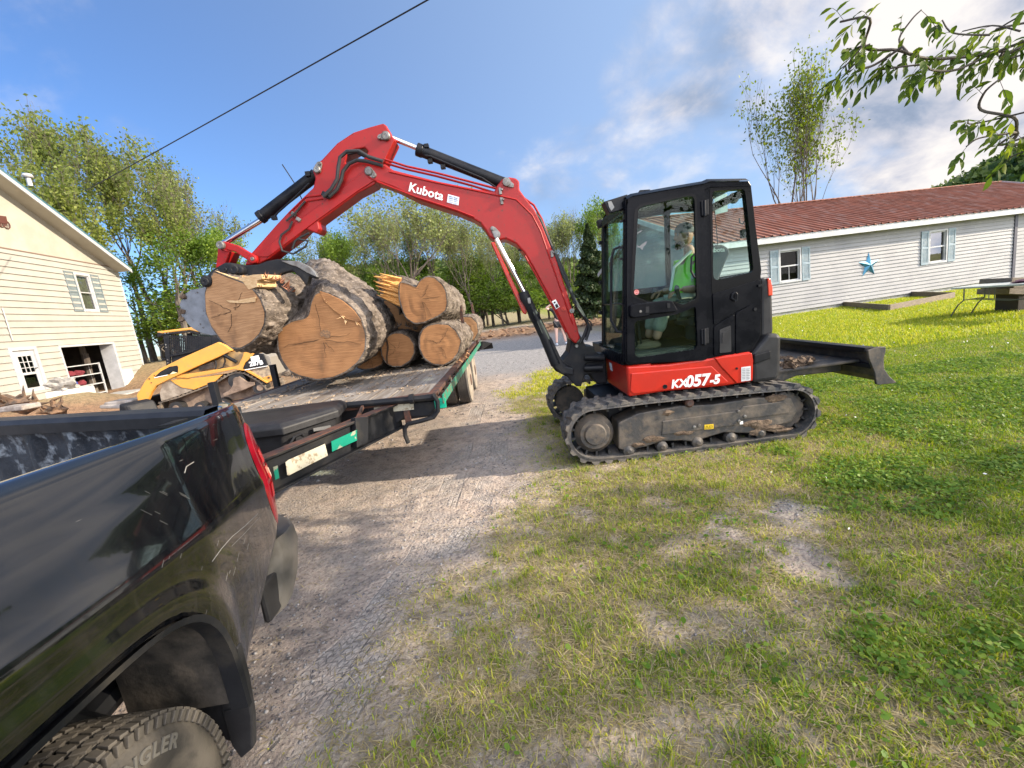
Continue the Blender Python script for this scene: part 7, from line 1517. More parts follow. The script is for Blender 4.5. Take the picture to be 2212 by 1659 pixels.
scratch([(574,1088),(556,1110),(530,1135),(500,1160),(478,1185),(458,1213)],.0013)
scratch([(560,1118),(530,1150),(500,1180)],.0007); scratch([(398,1022),(402,1008),(418,998)],.0016)
rs_=random.Random(9)
for k in range(12):
    u,v=rs_.uniform(330,560),rs_.uniform(1160,1330); l=rs_.uniform(6,22); scratch([(u,v),(u-l*.25,v+l)],.0004)
for k in range(8):
    u,v=rs_.uniform(290,400),rs_.uniform(1060,1130); l=rs_.uniform(10,26); scratch([(u,v),(u+l,v+l*.5)],.0004)
# bumper
mb=MB(); sec=[]
for x,dy in ((-1.15,-.10),(-1.135,-.04),(-1.145,.04),(-1.19,.10),(-1.3,.20),(-2.1,.24),(-2.9,.22),(-3.1,.1)):
    y=1.93+dy; sec.append([Vector((x,y,.775)),Vector((x+.004,y+.02,.765)),Vector((x+.006,y+.03,.70)),Vector((x,y-.02,.56)),Vector((x-.02,y-.08,.46)),Vector((x-.05,y-.12,.46)),Vector((x-.05,y-.1,.76))])
mb.grid(sec,closed=True); mb.poly(sec[0]); mb.poly(list(reversed(sec[-1]))); mb.build('bumper',mat('brushed_bumper',(.11,.105,.10),.5,.3,col2=(.08,.075,.07),scale=9),TRK,smooth=True,angle=40)
mb=MB(); mb.box((-1.175,1.76,.555),(.03,.14,.18)); mb.build('bumper_end',PLAS,TRK,bevel=.02)
# wheel with lettered tyre
RT_=.366; WX=-1.25; wz=.338; wy=.90
wh=MB(); w=.27; pr=[(-w/2,RT_*.62),(-w/2-.012,RT_*.8),(-w/2+.012,RT_*.95),(-w/2+.035,RT_*.985)]
for g in (-.075,-.025,.025,.075): pr+=[(g-.009,RT_),(g-.007,RT_-.012),(g+.007,RT_-.012),(g+.009,RT_)]
pr+=[(w/2-.035,RT_*.985),(w/2-.012,RT_*.95),(w/2+.012,RT_*.82),(w/2+.012,RT_*.72),(w/2-.005,RT_*.62)]
wh.lathe((WX,wy,wz),(1,0,0),pr,72)
TTY=mat('dusty_truck_tyre',(.028,.026,.024),.7,col2=(.085,.075,.062),scale=7,bump=.2,bscale=60)
tyo=wh.build('tyre',TTY,TRK,smooth=True,angle=35)
tb_=MB()
for k in range(72):
    a=2*math.pi*k/72
    for j,g in enumerate((-.105,-.05,0,.05,.105)):
        aa=a+(.04 if j%2 else 0); c=Vector((WX+g,wy+math.cos(aa)*RT_,wz+math.sin(aa)*RT_)); R=Matrix.Rotation(aa-math.pi/2,3,'X'); R=R@Matrix.Rotation(.25 if j%2 else -.2,3,'Z'); tb_.box(c,(.038,.022,.012),M3=R)
    c=Vector((WX+w/2-.004,wy+math.cos(a)*RT_*.955,wz+math.sin(a)*RT_*.955)); tb_.box(c,(.014,.018,.03),M3=Matrix.Rotation(a-math.pi/2,3,'X'))
tb_.build('tread_blocks',TTY,tyo,bevel=.002)
TXM=mat('raised_tyre_letters',(.10,.095,.085),.7)
Rl=RT_*.79
def warp(v):
    a=-v.x/Rl; r=Rl+v.y; return Vector((r*math.sin(-a),r*math.cos(a)-Rl,v.z))
for s_,ang_ in (('WRANGLER',math.radians(-12)),('WRANGLER',math.radians(168))):
    # tyre outer wall seen from +X: text reads left to right along -Y -> +Y
    x=Vector((0,math.cos(ang_),math.sin(ang_))); y=Vector((0,-math.sin(ang_),math.cos(ang_)))
    text_on(s_,Vector((WX+w/2+.0135,wy,wz))+y*Rl,x,y,.052,TXM,tyo,warp=warp,offset=.0015,extrude=.002,spacing=1.15,name='lettering')
rm=MB(); rm.lathe((WX,wy,wz),(1,0,0),[(-.1,RT_*.6),(w/2-.01,RT_*.62),(w/2,RT_*.58),(w/2-.05,RT_*.5),(w/2-.06,RT_*.2),(w/2-.02,RT_*.15),(w/2-.02,0)],40); rm.build('rim',STEEL,tyo,smooth=True)
# ---------------------------------------------------------------- tracked skid steer loader
SK=thing('track_loader','yellow tracked skid steer loader with caged cab parked before the cream house','loader',(-8.0,12,0))
SN=Vector((-.20,.98,0)).normalized(); S0=Vector((-8.0,11.5,0)); SPn=PL(S0,SN)
def sprism(name,q,d0,d1,m_,parent=SK,bevel=.01,r=0):
    p=[SPn.P(a)+SN*d0 for a in d5(q)]
    if r: p=rounded(p,r)
    mb=MB(); mb.prism(p,SN*(d1-d0)); return mb.build(name,m_,parent,bevel=bevel)
# belt
bp_=[SPn.P(a) for a in d5([(405,1225),(430,1200),(620,1150),(850,1062),(1100,962),(1250,872),(1330,842),(1400,836),(1470,850),(1560,900),(1650,955),(1730,1030),(1755,1085),(1735,1130),(1650,1200),(1400,1300),(1100,1370),(700,1400),(480,1390),(400,1320)])]
def rs2(P_,n): return resamp(P_,n)
def belt(d0,d1):
    mb=MB(); P_=rs2(bp_,120); c=sum(P_,Vector())/len(P_); rows=[]; hz=SN.cross(Vector((0,0,1)))
    for k in range(121):
        p=P_[k%120]; t=(P_[(k+1)%120]-P_[k%120-1]).normalized(); n=t.cross(SN); n=n if n.dot(p-c)>0 else -n; rows.append([p+SN*d0,p+SN*d1,p+SN*d1-n*.035,p+SN*d0-n*.035])
    mb.grid(rows,closed=True)
    for k in range(0,120,2):
        p=P_[k]; t=(P_[(k+1)%120]-P_[k-1]).normalized(); n=t.cross(SN); n=n if n.dot(p-c)>0 else -n; mb.box(p+SN*(d0+d1)/2+n*.012,(.035,abs(d1-d0)+.02,.035),M3=Matrix((t,SN,n)).transposed())
    return mb.build('rubber_track',mat('dusty_track_%d'%int(d0*10),(.20,.16,.12),.9,col2=(.10,.085,.07),scale=6),SK)
belt(0.0,.38); belt(1.3,1.68)
DSTY=mat('dust_caked_steel',(.26,.19,.14),.9,col2=(.14,.10,.075),scale=5,bump=.3,bscale=20)
for q,r in (((1365,950),.19),((1650,1035),.155),((1180,1230),.12),((900,1280),.12),((600,1290),.14)):
    c=SPn.P(d5([q])[0]); mb=MB(); mb.lathe(c+SN*.04,-SN,[(-.3,r),(-.02,r),(0,r*.9),(.0,r*.6),(.03,r*.5),(.03,0)],28); wo=mb.build('track_wheel',DSTY,SK,smooth=True); mb=MB(); mb.lathe(c+SN*.03,-SN,[(-.3,r*1.16),(0,r*1.16),(0,r*.95)],28); mb.build('wheel_tyre',RUBD,wo,smooth=True)
sprism('bogie_frame',[(1330,920),(1400,890),(1460,930),(1500,960),(1590,965),(1590,1000),(1540,1020),(1480,1050),(1300,1110),(1210,1140),(1190,1110),(1280,1060),(1320,1000)],-.03,.05,DSTY)
sprism('undercarriage',[(600,980),(1300,880),(1560,900),(1700,1000),(1600,1150),(700,1300),(440,1300),(430,1150)],.3,1.3,DSTY)
sprism('track_shoe',[(440,985),(545,935),(600,985),(700,1032),(840,1056),(620,1140),(430,1200),(410,1100)],-.02,.05,mat('scraped_grey_steel',(.20,.16,.12),.7,col2=(.33,.28,.22),scale=6))
sprism('side_panel',[(545,935),(900,905),(1195,868),(1100,955),(840,1055),(690,1030),(600,980)],-.035,.02,YEL)
sprism('body_tub',[(620,905),(880,790),(1100,700),(1230,600),(1480,570),(1600,590),(1700,620),(1760,760),(1340,800),(720,910)],.06,1.6,mat('tan_dusty_yellow',(.40,.25,.09),.6,col2=(.25,.17,.09),scale=4))
sprism('fender',[(1340,768),(1400,742),(1450,640),(1468,568),(1535,572),(1605,590),(1560,650),(1480,720),(1452,795),(1525,812),(1640,880),(1770,962),(1745,976),(1600,890),(1480,822),(1340,802),(1100,850),(760,912),(715,905),(600,905),(660,870),(900,838)],-.06,.34,YEL,bevel=.012)
sprism('engine_panel',[(1610,598),(1700,612),(1756,750),(1456,795),(1480,735),(1560,650)],-.07,.02,BLK,r=.02)
sprism('engine_lower',[(1480,812),(1756,762),(1800,830),(1826,930),(1762,962),(1640,880)],-.02,.3,mat('dusty_tan_panel',(.38,.30,.2),.8,col2=(.2,.16,.12),scale=14))
sprism('engine_box',[(1600,600),(1705,612),(1775,650),(1800,760),(1825,880),(1760,960),(1600,860),(1480,800)],.03,1.6,mat('grey_engine_cover',(.22,.20,.17),.7))
sprism('stripe',[(1478,802),(1756,754),(1756,762),(1480,812)],-.075,-.03,WHT,bevel=0)
sprism('yellow_corner',[(1690,905),(1810,868),(1830,932),(1760,965)],-.04,.02,YEL)
mb=MB(); mb.lathe(SPn.P(d5([(1770,905)])[0])-SN*.04,-SN,[(0,.03),(.01,.03)],12); mb.build('bolt',RUST,SK)
sprism('white_decal',[(1550,645),(1648,625),(1665,678),(1560,705)],-.078,-.07,WHT,bevel=0)
a,b=[SPn.P(q)-SN*.078 for q in d5([(1545,752),(1700,728)])]; xd=(b-a).normalized(); text_on('287B',(a+b)/2+Vector((0,0,.03)),xd,Vector((-xd.z*xd.x,-xd.z*xd.y,1)),.165,WHT,SK,offset=.006)
arm_=[(440,790),(700,662),(1155,462),(1240,500),(1330,566),(1120,665),(900,762),(665,870),(560,918),(390,1005),(330,1090),(262,1245),(172,1245),(155,1110),(200,1040),(258,940),(330,862)]
sprism('loader_arm',arm_,-.12,.02,YEL,bevel=.015); 
far=[(440,790),(700,662),(1155,462),(1240,500),(1330,566),(1120,665),(900,762),(665,870),(560,918),(390,1005),(330,1090),(262,1245),(172,1245),(155,1110),(200,1040),(258,940),(330,862)]
sprism('loader_arm',far,1.55,1.68,YEL,bevel=.015)
sprism('arm_decal',[(375,893),(450,825),(560,765),(655,750),(668,770),(664,838)],-.128,-.12,BLK,bevel=0)
sprism('decal_stripe',[(372,898),(535,862),(540,870),(380,905)],-.134,-.128,WHT,bevel=0)
sprism('decal_mark',[(570,855),(605,825),(660,838),(580,858)],-.134,-.128,mat('pale_yellow_decal',(.85,.75,.4),.5),bevel=0)
for q in ((312,912),(338,962),(318,915),(375,870)): mb=MB(); mb.lathe(SPn.P(d5([q])[0])-SN*.12,-SN,[(0,.015),(.01,.015)],8); mb.build('bolt',RUST,SK)
# bucket coupler at the front, low
sprism('coupler',[(200,1160),(262,1160),(258,1300),(190,1300)],.0,1.5,BLKM)
mb=MB(); mb.cyl(SPn.P(d5([(1195,610)])[0])-SN*.06,SPn.P(d5([(1375,712)])[0])-SN*.06,.045,14); mb.build('lift_cylinder',BLK,SK,smooth=True)
mb=MB(); mb.cyl(SPn.P(d5([(1175,620)])[0])-SN*.0,SPn.P(d5([(1235,600)])[0])-SN*.02,.07,14); mb.tube([SPn.P(q)-SN*.03 for q in d5([(1215,640),(1228,700),(1205,770),(1150,800)])],.02,6); mb.tube([SPn.P(q)-SN*.03 for q in d5([(1110,690),(1115,740),(1110,800)])],.02,6); mb.build('hose',RUBD,SK,smooth=True)
sprism('air_grille',[(890,770),(1080,705),(1095,790),(905,822)],-.01,.06,DSTY)
mb=MB()
for k in range(7): a,b=[SPn.P(q)-SN*.015 for q in d5([(900,775+k*7),(1085,712+k*12)])]; mb.bar(a,b,.01,.008)
mb.build('grille_slat',BLKM,SK)
# cab cage
sprism('cab_roof',[(312,335),(780,278),(1060,360),(1030,385),(730,318),(410,355),(330,382)],.2,1.45,YEL,bevel=.02)
sprism('roof_frame',[(330,345),(400,358),(730,320),(860,350),(850,372),(730,345),(480,372),(410,380),(330,410)],.16,.26,BLK)
sprism('headlight',[(310,350),(380,372),(385,395),(340,412),(315,400)],.25,.5,BLK)
for q in ([(398,372),(470,366),(492,770),(442,786),(425,640)],[(1020,388),(1075,400),(1155,462),(1010,520)],[(470,640),(480,660),(760,600),(960,530),(960,512),(740,582)]): 
    for d in (.18,1.40): sprism('cab_post',q,d,d+.08,BLK)
mb=MB(); hs_=[SPn.P(q)+SN*.2 for q in d5([(470,370),(1020,400),(1005,520),(490,650)])]
for k in range(1,22):
    t=k/22; mb.bar(hs_[0].lerp(hs_[1],t),hs_[3].lerp(hs_[2],t),.022,.022)
for k in range(1,13):
    t=k/13; mb.bar(hs_[0].lerp(hs_[3],t),hs_[1].lerp(hs_[2],t),.022,.022)
mb.build('side_screen',BLK,SK)
mb=MB(); mb.prism([SPn.P(q)+SN*1.40 for q in d5([(480,380),(1010,400),(1000,520),(490,660)])],SN*.01); mb.build('cab_window',GLZ,SK)
sprism('cab_shade_sheet',[(860,395),(1030,405),(1030,520),(900,570),(500,690),(480,640),(700,560)],1.0,1.1,BLKM,bevel=0)  # black sheet added inside the cage so the cab interior looks shaded
sprism('rear_window',[(690,345),(1015,400),(1000,520),(740,600),(700,560)],.75,.77,mat('green_glass',(.05,.10,.08),.15,coat=1),bevel=0)
sprism('seat',[(640,560),(760,540),(740,420),(690,420),(680,520),(560,600),(560,640),(640,640)],.5,1.1,SEAT)
mb=MB(); mb.tube([SPn.P(q)+SN*.18 for q in d5([(412,505),(378,512),(368,540),(380,670),(392,685),(425,685)])],.018,8); mb.build('handle',BLK,SK,smooth=True)
for q in ((430,355),(468,352),(440,500),(445,535),(462,690),(465,730)): mb=MB(); mb.lathe(SPn.P(d5([q])[0])+SN*.17,-SN,[(0,.018),(.012,.018)],8); mb.build('bolt',STEEL,SK)
sprism('cab_lower',[(490,655),(960,525),(1100,600),(560,890),(495,775)],.25,1.4,BLKM)
# ---------------------------------------------------------------- raised bed, folding table, timber stack, wire, spoil heaps
rbp=[PZ(q,0) for q in c6([(735,1432),(950,1452),(1252,1392),(1003,1382)])]
bed=thing('raised_bed','low weathered timber raised bed frame on the lawn beside the white house','raised bed',tuple(rbp[0]))
for i in range(4):
    a,b=rbp[i].copy(),rbp[(i+1)%4].copy(); a.z=b.z=.10; mb=MB(); mb.bar(a,b,.05,.22); mb.build('board',TIMB,bed,bevel=.006)
tz=.72; tp=[PZ(q,tz) for q in d1([(580,985),(960,885),(1640,852),(1630,925),(1180,975),(640,1000)])]
tab=thing('folding_table','long pale folding table with thin metal legs on the lawn before the house','table',(tp[0].x+.5,tp[0].y,0))
ta_=Vector((11.05,10.78,0)); tv=Vector((12.9,9.2,0)); u_=(tv-ta_); u_.normalize(); v_=Vector((-u_.y,u_.x,0)); v_=v_ if v_.y>0 else -v_
ta_=Vector((tp[0].x,tp[0].y,0)); tb2=Vector((tp[3].x,tp[3].y,0)); u_=(tb2-ta_).normalized(); v_=Vector((-u_.y,u_.x,0)); v_=v_ if v_.dot(Vector((1,1,0)))>0 else -v_
TL_=2.0; TW_=.76
def TT(s,w,z): return ta_+u_*s+v_*w+Vector((0,0,z))
mb=MB(); mb.prism(rounded([TT(0,0,tz-.02),TT(TL_,0,tz-.02),TT(TL_,TW_,tz-.02),TT(0,TW_,tz-.02)],.06),(0,0,.04)); mb.build('table_top',mat('pale_table_top',(.52,.55,.50),.5,col2=(.40,.42,.38),scale=5),tab,bevel=.006)
LEGM=mat('grey_table_leg',(.13,.14,.13),.5,.5)
for s_ in (.25,TL_-.25):
    for w_ in (.08,TW_-.08): mb=MB(); sg=-1 if s_<1 else 1; mb.tube([TT(s_,w_,tz-.02),TT(s_,w_,.42),TT(s_+sg*.12,w_,.30),TT(s_+sg*.28,w_,.0)],.014,8); mb.build('leg',LEGM,tab,smooth=True)
    mb=MB(); mb.tube([TT(s_,.08,.42),TT(s_,TW_-.08,.42)],.012,6); mb.build('cross_bar',LEGM,tab)
for w_ in (.3,.46): mb=MB(); mb.tube([TT(.25,w_,.42),TT(1.0,w_,.36),TT(TL_-.25,w_,.42)],.010,6); mb.tube([TT(.6,w_,tz-.02),TT(.6,w_,.40)],.010,6); mb.tube([TT(1.4,w_,tz-.02),TT(1.4,w_,.40)],.010,6); mb.build('brace',LEGM,tab)
o=MB().blob(TT(1.2,.5,tz+.05),(.28,.12,.04),3,.9,seed=2).build('cloth',mat('dark_plum_cloth',(.06,.015,.04),.9),None,smooth=True); tag(o,'crumpled dark plum cloth lying on the pale folding table','cloth')
ps=PL((11.9,9.7,0),(.55,.83,0)); stc=PL((0,10.2,0),(0,1,0))
for k,(q,lb) in enumerate((([(1605,800),(1900,800),(1900,915),(1585,912)],'top plank of the timber stack at the right edge'),([(1625,918),(1900,918),(1900,975),(1618,972)],'short middle block of the timber stack at the right edge'),([(1558,975),(1900,978),(1900,1080),(1545,1070)],'bottom plank of the timber stack at the right edge'))):
    mb=MB(); P_=[stc.P(a)+Vector((0,-.0,0)) for a in d1(q)]; mb.prism(P_,(.2,.9,0)); o=mb.build('timber_plank',TIMB,None,bevel=.01); tag(o,lb,'timber','','') if False else tag(o,lb,'timber',group='timbers stacked at the right edge')
P_=stc.P(d1([(1750,1120)])[0]); mb=MB(); mb.box((P_.x+.3,P_.y+.35,(P_.z+.12)/2),(.5,.5,P_.z+.12))
o=mb.build('trestle',mat('dark_wood_block',(.05,.04,.03),.9),None,bevel=.01); tag(o,'dark wooden trestle under the timber stack at the right edge','trestle')
# overhead wire
def pd(q,dist): d=ray(*q); return EYEV+d*(dist/math.hypot(d.x,d.y))
w0=pd((185,412),25); w1_=pd((925,-3),11); dw=(w1_-w0); w2_=w1_+dw*.6
mb=MB(); mb.tube([w0+(w2_-w0)*t-Vector((0,0,.02*math.sin(t*math.pi))) for t in [k/24 for k in range(25)]],.016,6); o=mb.build('overhead_wire',BLK,None); tag(o,'black overhead cable rising across the blue sky from the cream house','cable')
# spoil heap, roots and rubble left, in front of the house door
RUBM=mat('grey_rubble',(.33,.30,.27),.9,col2=(.20,.17,.15),scale=5,bump=.5,bscale=12); ROOT=mat('dark_root',(.06,.045,.035),.95,col2=(.2,.12,.07),scale=6,bump=.6,bscale=20); CLAY=mat('orange_clay',(.40,.20,.09),.95,col2=(.25,.12,.06),scale=6,bump=.7,bscale=14)
rr=random.Random(8); sp_=PL((0,13.0,0),(0,1,0))
mb=MB()
for k in range(170):
    u=rr.uniform(-40,180); v=rr.uniform(868,905) if rr.random()<.75 else rr.uniform(850,870); P=pd((u,v),rr.uniform(17,20)); z=gz(P.x,P.y); mb.blob((P.x,P.y,z+rr.uniform(0,.12)),(rr.uniform(.05,.22),rr.uniform(.05,.2),rr.uniform(.04,.13)),1,.8,seed=k)
o=mb.build('clay_clods',CLAY,None); tag(o,'heap of broken orange clay clods before the cream house','soil heap',kind='stuff')
for k,(u,v,s,lb) in enumerate(((22,872,.45,'torn root wad at the left edge of the clay heap'),(52,880,.34,'dark root stump on the clay heap right of the torn root wad'),(118,886,.32,'broken dark root piece lying on the clay near the door'))):
    P=pd((u,v),17.5); mb=MB(); mb.blob((P.x,P.y,P.z),(s,s*.7,s*.45),2,.9,seed=k+3)
    for j in range(7): d=Vector((rr.gauss(0,1),rr.gauss(0,.6),rr.uniform(0,1.2))).normalized(); mb.tube([Vector((P.x,P.y,P.z)),Vector((P.x,P.y,P.z))+d*s*.9,Vector((P.x,P.y,P.z))+d*s*1.1+Vector((rr.gauss(0,.1),0,rr.gauss(0,.1)))],[.07,.045,.01],5)
    o=mb.build('root_wad',ROOT,None); tag(o,lb,'root',group='roots on the clay heap')
for k,(u,v,s,lb) in enumerate(((40,880,.30,'flat pale stone slab on the clay heap'),(272,868,.34,'grey concrete slab left of the loader arm'),(250,876,.25,'broken grey slab lying flat before the garage'))):
    P=pd((u,v),16); mb=MB(); mb.box((P.x,P.y,P.z),(s*2.2,s*1.5,s*.4),rz=rr.random(),M3=Matrix.Rotation(rr.uniform(-.4,.4),3,'Y')); o=mb.build('stone_slab',RUBM,None,bevel=.03); tag(o,lb,'slab')
mb=MB(); P=pd((262,856),14); mb.prism([Vector((P.x-.3,P.y,0.0)),Vector((P.x-.12,P.y,P.z-.16)),Vector((P.x+.05,P.y,P.z-.24)),Vector((P.x+.2,P.y,.0))],(.3,.5,0)); o=mb.build('black_tarp_heap',BLKM,None,bevel=.05); tag(o,'black tarp heap beside the front of the yellow loader','tarp')

# ---------------------------------------------------------------- lawn blades, straw, clover, gravel stones
fx0,fx1,fy0,fy1,fs=-3.2,22.0,.6,22.0,.05
FGX,FGY=np.meshgrid(np.arange(fx0,fx1,fs),np.arange(fy0,fy1,fs)); fz,fcov,flane,fsoil,fdry=fields(FGX,FGY)
def samp(A_,x,y):
    i=np.clip((y-fy0)/fs,0,A_.shape[0]-1.001); j=np.clip((x-fx0)/fs,0,A_.shape[1]-1.001); i0=i.astype(int); j0=j.astype(int); a=i-i0; b=j-j0
    return A_[i0,j0]*(1-a)*(1-b)+A_[i0+1,j0]*a*(1-b)+A_[i0,j0+1]*(1-a)*b+A_[i0+1,j0+1]*a*b
def view_ok(x,y,margin=2.6):  # keep only ground the photograph could see, with room to step aside
    return (x<y*1.45+margin)&(x>-y*1.3-margin)
def blades(n,xr,yr,power,h0,h1,w0_,lean,lie=0.0,rg=None,covmin=.0,covf=None,seed=1,rad=None):
    rg=np.random.default_rng(seed); y=yr[0]+(yr[1]-yr[0])*rg.random(n)**power; x=xr[0]+(xr[1]-xr[0])*rg.random(n)
    ok=view_ok(x,y); x,y=x[ok],y[ok]; c=samp(fcov,x,y); d=samp(fdry,x,y); p=covf(c,d,x,y); ok=rg.random(len(x))<p; x,y,c,d=x[ok],y[ok],c[ok],d[ok]; n=len(x); z=samp(fz,x,y)-.004
    h=(h0+(h1-h0)*rg.random(n)**1.6)*(0.55+.6*c); a=rg.random(n)*6.283; dx,dy=np.cos(a),np.sin(a); L_=lean*(.3+rg.random(n))
    wd=w0_*(.6+.8*rg.random(n)); px,py=-dy*wd,dx*wd
    if lie>0: h=h*(1-lie*rg.random(n)); L_=L_+lie*2.0
    P=np.stack([x,y,z],1); up=np.stack([np.zeros(n),np.zeros(n),h],1); ln=np.stack([dx*h*L_,dy*h*L_,np.zeros(n)],1); ln0=np.stack([dx,dy,np.zeros(n)],1)*(.0 if lie==0 else .02)
    W=np.stack([px,py,np.zeros(n)],1)
    v0=P-W; v1=P+W; m=P+up*.6+ln*.35+ln0; v2=m+W*.75; v3=m-W*.75; tip=P+up*(1-.25*np.minimum(L_,1.5)[:,None])+ln+ln0*2; 
    V=np.stack([v0,v1,v2,v3,tip],1).reshape(-1,3); b=np.arange(n)[:,None]*5; F=np.concatenate([b+[0,1,2,3],b+[3,2,4,4]],0)
    return V,F,x,y,c,d,n,rg
def tri_fix(F): return F
def mk(name,V,F,m_,rnd,label):
    # quads and degenerate quads split into triangles
    F=np.asarray(F); T=np.concatenate([F[:,[0,1,2]],F[:,[0,2,3]]],0); T=T[(T[:,0]!=T[:,1])&(T[:,1]!=T[:,2])&(T[:,0]!=T[:,2])]
    o=npmesh(name,V,T,m_,rnd=rnd); o['kind']='stuff'; o['label']=label; o['category']='grass'; return o
GRM=leafmat('grass_blade',(0.07,0.145,0.016),(0.22,0.31,0.025),(0.50,0.47,0.07),.4,.5); STM=leafmat('straw_blade',(0.20,0.165,0.09),(0.38,0.31,0.17),(0.60,0.50,0.31),.25,.7)
V,F,x,y,c,d,n,rg=blades(680000,(-3.2,9.5),(.6,8.5),1.25,.014,.050,.0028,.9,seed=2,covf=lambda c,d,x,y: np.clip(c*1.1-.02,0,1)*np.clip(1.25-.72*d,0.24,1))
r=np.clip(.46+.22*rg.normal(size=n)+.3*d-.12*c,0,1); mk('lawn_grass',V,F,GRM,np.repeat(r,5),'short green lawn grass growing around the drive and the excavator')
V,F,x,y,c,d,n,rg=blades(560000,(-3.2,9.0),(.6,8.0),1.2,.014,.045,.0022,.9,lie=.6,seed=3,covf=lambda c,d,x,y: np.clip(c*1.3+.05,0,1)*np.clip(d*1.0,0.12,1)*.75)
mk('dry_grass',V,F,STM,np.repeat(np.clip(.5+.25*rg.normal(size=n),0,1),5),'dry trampled straw coloured grass along the drive edge')
V,F,x,y,c,d,n,rg=blades(420000,(-.5,22),(8.0,21.5),1.0,.03,.09,.006,.6,seed=4,covf=lambda c,d,x,y: np.clip(c*1.1-.1,0,1)*np.where(y>14,.6,1.0))
mk('lawn_grass',V,F,GRM,np.repeat(np.clip(.66+.2*rg.normal(size=n)+.2*d,0,1),5),'bright sunlit lawn stretching to the white house')
# tufts: longer fine blades in clumps
rgt=np.random.default_rng(9); nt_=800; tx=rgt.uniform(-.9,6.5,nt_); ty=rgt.uniform(1.0,7.0,nt_); cc=samp(fcov,tx,ty); ok=(rgt.random(nt_)<np.clip(.25+cc,0,1)*.9)&(tx>np.interp(ty,XB_Y,XB_X)-.08)&(cc>.10); tx,ty=tx[ok],ty[ok]
nb_=26; X=np.repeat(tx,nb_)+rgt.normal(size=len(tx)*nb_)*.020; Y=np.repeat(ty,nb_)+rgt.normal(size=len(tx)*nb_)*.020; n=len(X); a=rgt.random(n)*6.283; h=.03+.06*rgt.random(n)**1.6; L_=.3+.9*rgt.random(n); dx,dy=np.cos(a),np.sin(a); w=.0018*(.6+.7*rgt.random(n)); Z=samp(fz,X,Y)-.003
P=np.stack([X,Y,Z],1); W=np.stack([-dy*w,dx*w,0*w],1); up=np.stack([0*h,0*h,h],1); ln=np.stack([dx*h*L_,dy*h*L_,0*h],1); V=np.stack([P-W,P+W,P+up*.65+ln*.35+W*.8,P+up*.65+ln*.35-W*.8,P+up*.9+ln],1).reshape(-1,3); b=np.arange(n)[:,None]*5; F=np.concatenate([b+[0,1,2,3],b+[3,2,4,4]],0)
mk('grass_tufts',V,F,GRM,np.repeat(np.clip(.45+.25*rgt.normal(size=n),0,1),5),'longer tufts of grass standing up in the foreground turf')
# clover and plantain leaves
CLM=leafmat('clover_leaf',(0.065,0.14,0.02),(0.14,0.25,0.03),(0.30,0.38,0.06),.4,.5)
rgc=np.random.default_rng(15); nC=230000; X=rgc.uniform(-.6,7.5,nC); Y=1.0+5.5*rgc.random(nC)**1.3; c=samp(fcov,X,Y); cl=NP(X[:,None],Y[:,None],1.1,5.5,3)[:,0]; ok=view_ok(X,Y)&(rgc.random(nC)<np.clip((cl+.06)*1.9+(X-1.5)*.13,.06,1)*np.clip(c,0,1)*np.clip(1.4-samp(fdry,X,Y)*1.3,0,1)); X,Y=X[ok],Y[ok]; n=len(X)
Z=samp(fz,X,Y)+.012+.03*rgc.random(n); s=.005+.010*rgc.random(n)**2.0; tilt=rgc.normal(size=(n,3))*.35; nn=np.stack([tilt[:,0],tilt[:,1],np.ones(n)],1); nn/=np.linalg.norm(nn,axis=1)[:,None]; a=rgc.normal(size=(n,3)); a-=nn*np.sum(a*nn,1)[:,None]; a/=np.linalg.norm(a,axis=1)[:,None]; b_=np.cross(nn,a); C=np.stack([X,Y,Z],1)
ring_=[C+(a*math.cos(t)*1.35+b_*math.sin(t))*s[:,None] for t in [k*math.pi/3 for k in range(6)]]; V=np.stack(ring_,1).reshape(-1,3); b=np.arange(n)[:,None]*6; F=np.concatenate([b+[0,1,2,3],b+[0,3,4,5]],0); o=npmesh('clover',V,F,CLM,rnd=np.repeat(np.clip(.5+.25*rgc.normal(size=n),0,1),6)); o['kind']='stuff'; o['label']='patches of small round clover and weed leaves in the lawn'; o['category']='clover'
# white clover flowers / petals far and near
rgf=np.random.default_rng(19); nF=700; X=rgf.uniform(1,17,nF); Y=rgf.uniform(1.5,16,nF); ok=view_ok(X,Y)&(samp(fcov,X,Y)>.6); X,Y=X[ok],Y[ok]; Z=samp(fz,X,Y)+.05; V,F=leaf_quads(np.stack([X,Y,Z],1),.014+.0012*Y,rgf,aspect=1.1,flat=.6); o=npmesh('clover_flowers',V,F,WHT); o['kind']='stuff'; o['label']='scattered tiny white clover flowers in the lawn'; o['category']='flowers'
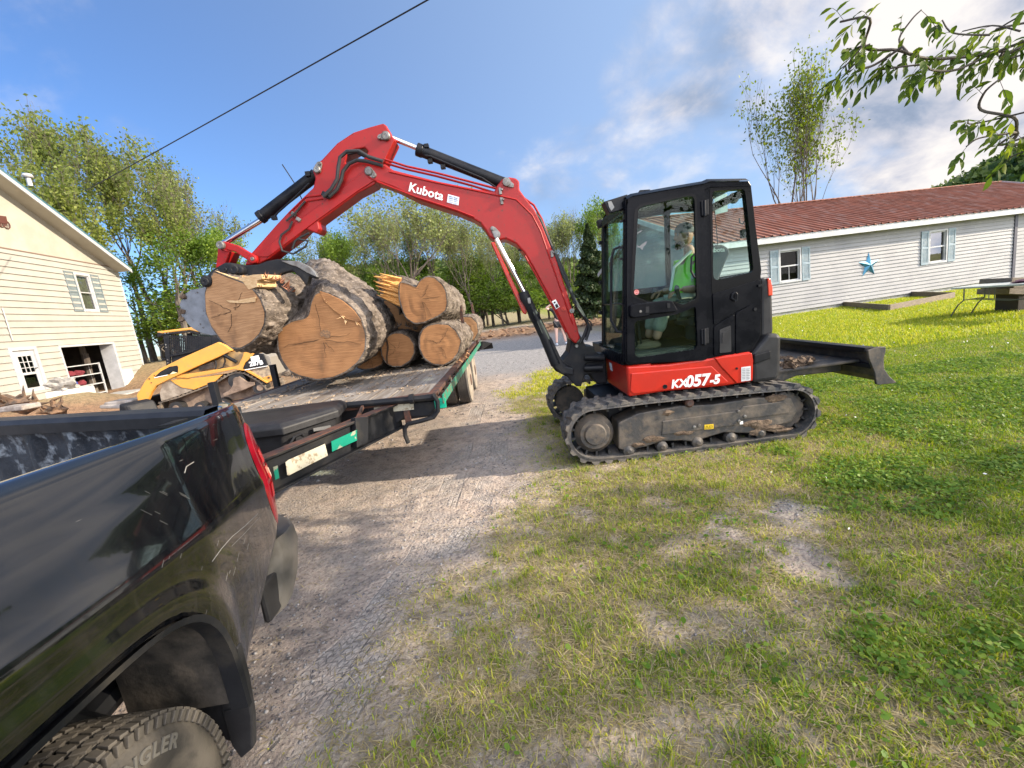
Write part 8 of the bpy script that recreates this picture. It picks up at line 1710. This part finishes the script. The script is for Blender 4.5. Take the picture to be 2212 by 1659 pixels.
# stones
rgs=np.random.default_rng(23); ico=bmesh.new(); bmesh.ops.create_icosphere(ico,subdivisions=1,radius=1); IV=np.array([tuple(v.co) for v in ico.verts]); IF=np.array([[v.index for v in f.verts] for f in ico.faces]); ico.free()
def stones(n,xr,yr,s0,s1,m_,label,seed,dens):
    rg=np.random.default_rng(seed); X=rg.uniform(*xr,n); Y=yr[0]+(yr[1]-yr[0])*rg.random(n)**1.4; c=samp(fcov,X,Y); pn=NP(X[:,None],Y[:,None],1.4,4.4,3)[:,0]; ok=(rg.random(n)<np.clip(1.0-c*1.4,0,1)*np.clip(.30+pn*2.0,.04,1)*dens)&view_ok(X,Y); X,Y=X[ok],Y[ok]; n=len(X); s=s0+(s1-s0)*rg.random(n)**3.2; Z=samp(fz,X,Y)+s*.15
    sc3=np.stack([s*(.7+.6*rg.random(n)),s*(.7+.6*rg.random(n)),s*(.4+.4*rg.random(n))],1); th=rg.random(n)*6.283; V=IV[None]*(1+.35*rg.normal(size=(n,len(IV),1)).clip(-1,1)); V=V*sc3[:,None,:]; ct,st_=np.cos(th)[:,None],np.sin(th)[:,None]; V=np.stack([V[...,0]*ct-V[...,1]*st_,V[...,0]*st_+V[...,1]*ct,V[...,2]],-1)+np.stack([X,Y,Z],1)[:,None,:]
    F=(IF[None]+np.arange(n)[:,None,None]*len(IV)).reshape(-1,3); o=npmesh('gravel',V.reshape(-1,3),F,m_,rnd=np.repeat(np.clip(rg.random(n),0,1),len(IV))); o['kind']='stuff'; o['label']=label; o['category']='gravel'
STN=leafmat('gravel_stone',(0.11,0.10,0.10),(0.23,0.21,0.20),(0.38,0.36,0.34),0.0,.85)
stones(42000,(-2.6,2.2),(.9,5.5),.002,.011,STN,'loose pale gravel stones on the near part of the drive',5,1.0)
stones(9000,(-2.6,3.0),(4.5,14),.006,.022,STN,'scattered gravel stones on the drive beyond the excavator',6,.8)
# soil clods at the mud bank far behind
rr=random.Random(31); mb=MB()
for k in range(260):
    x=rr.uniform(-6,10); y=rr.uniform(26,37); mb.blob((x,y,gz(x,y)+.03),(rr.uniform(.05,.28),rr.uniform(.05,.2),rr.uniform(.03,.10)),1,.8,seed=k)
o=mb.build('soil_clods',mat('brown_soil',(.15,.085,.05),.95,col2=(.26,.16,.10),scale=2),None); tag(o,'ridge of turned brown soil clods beyond the gravel lane','soil',kind='stuff')

for o in list(bpy.data.objects):
    if o.name.startswith('dried_mud') or o.name.startswith('bark_flakes') or o.name.startswith('splinters'): o['kind']='stuff'
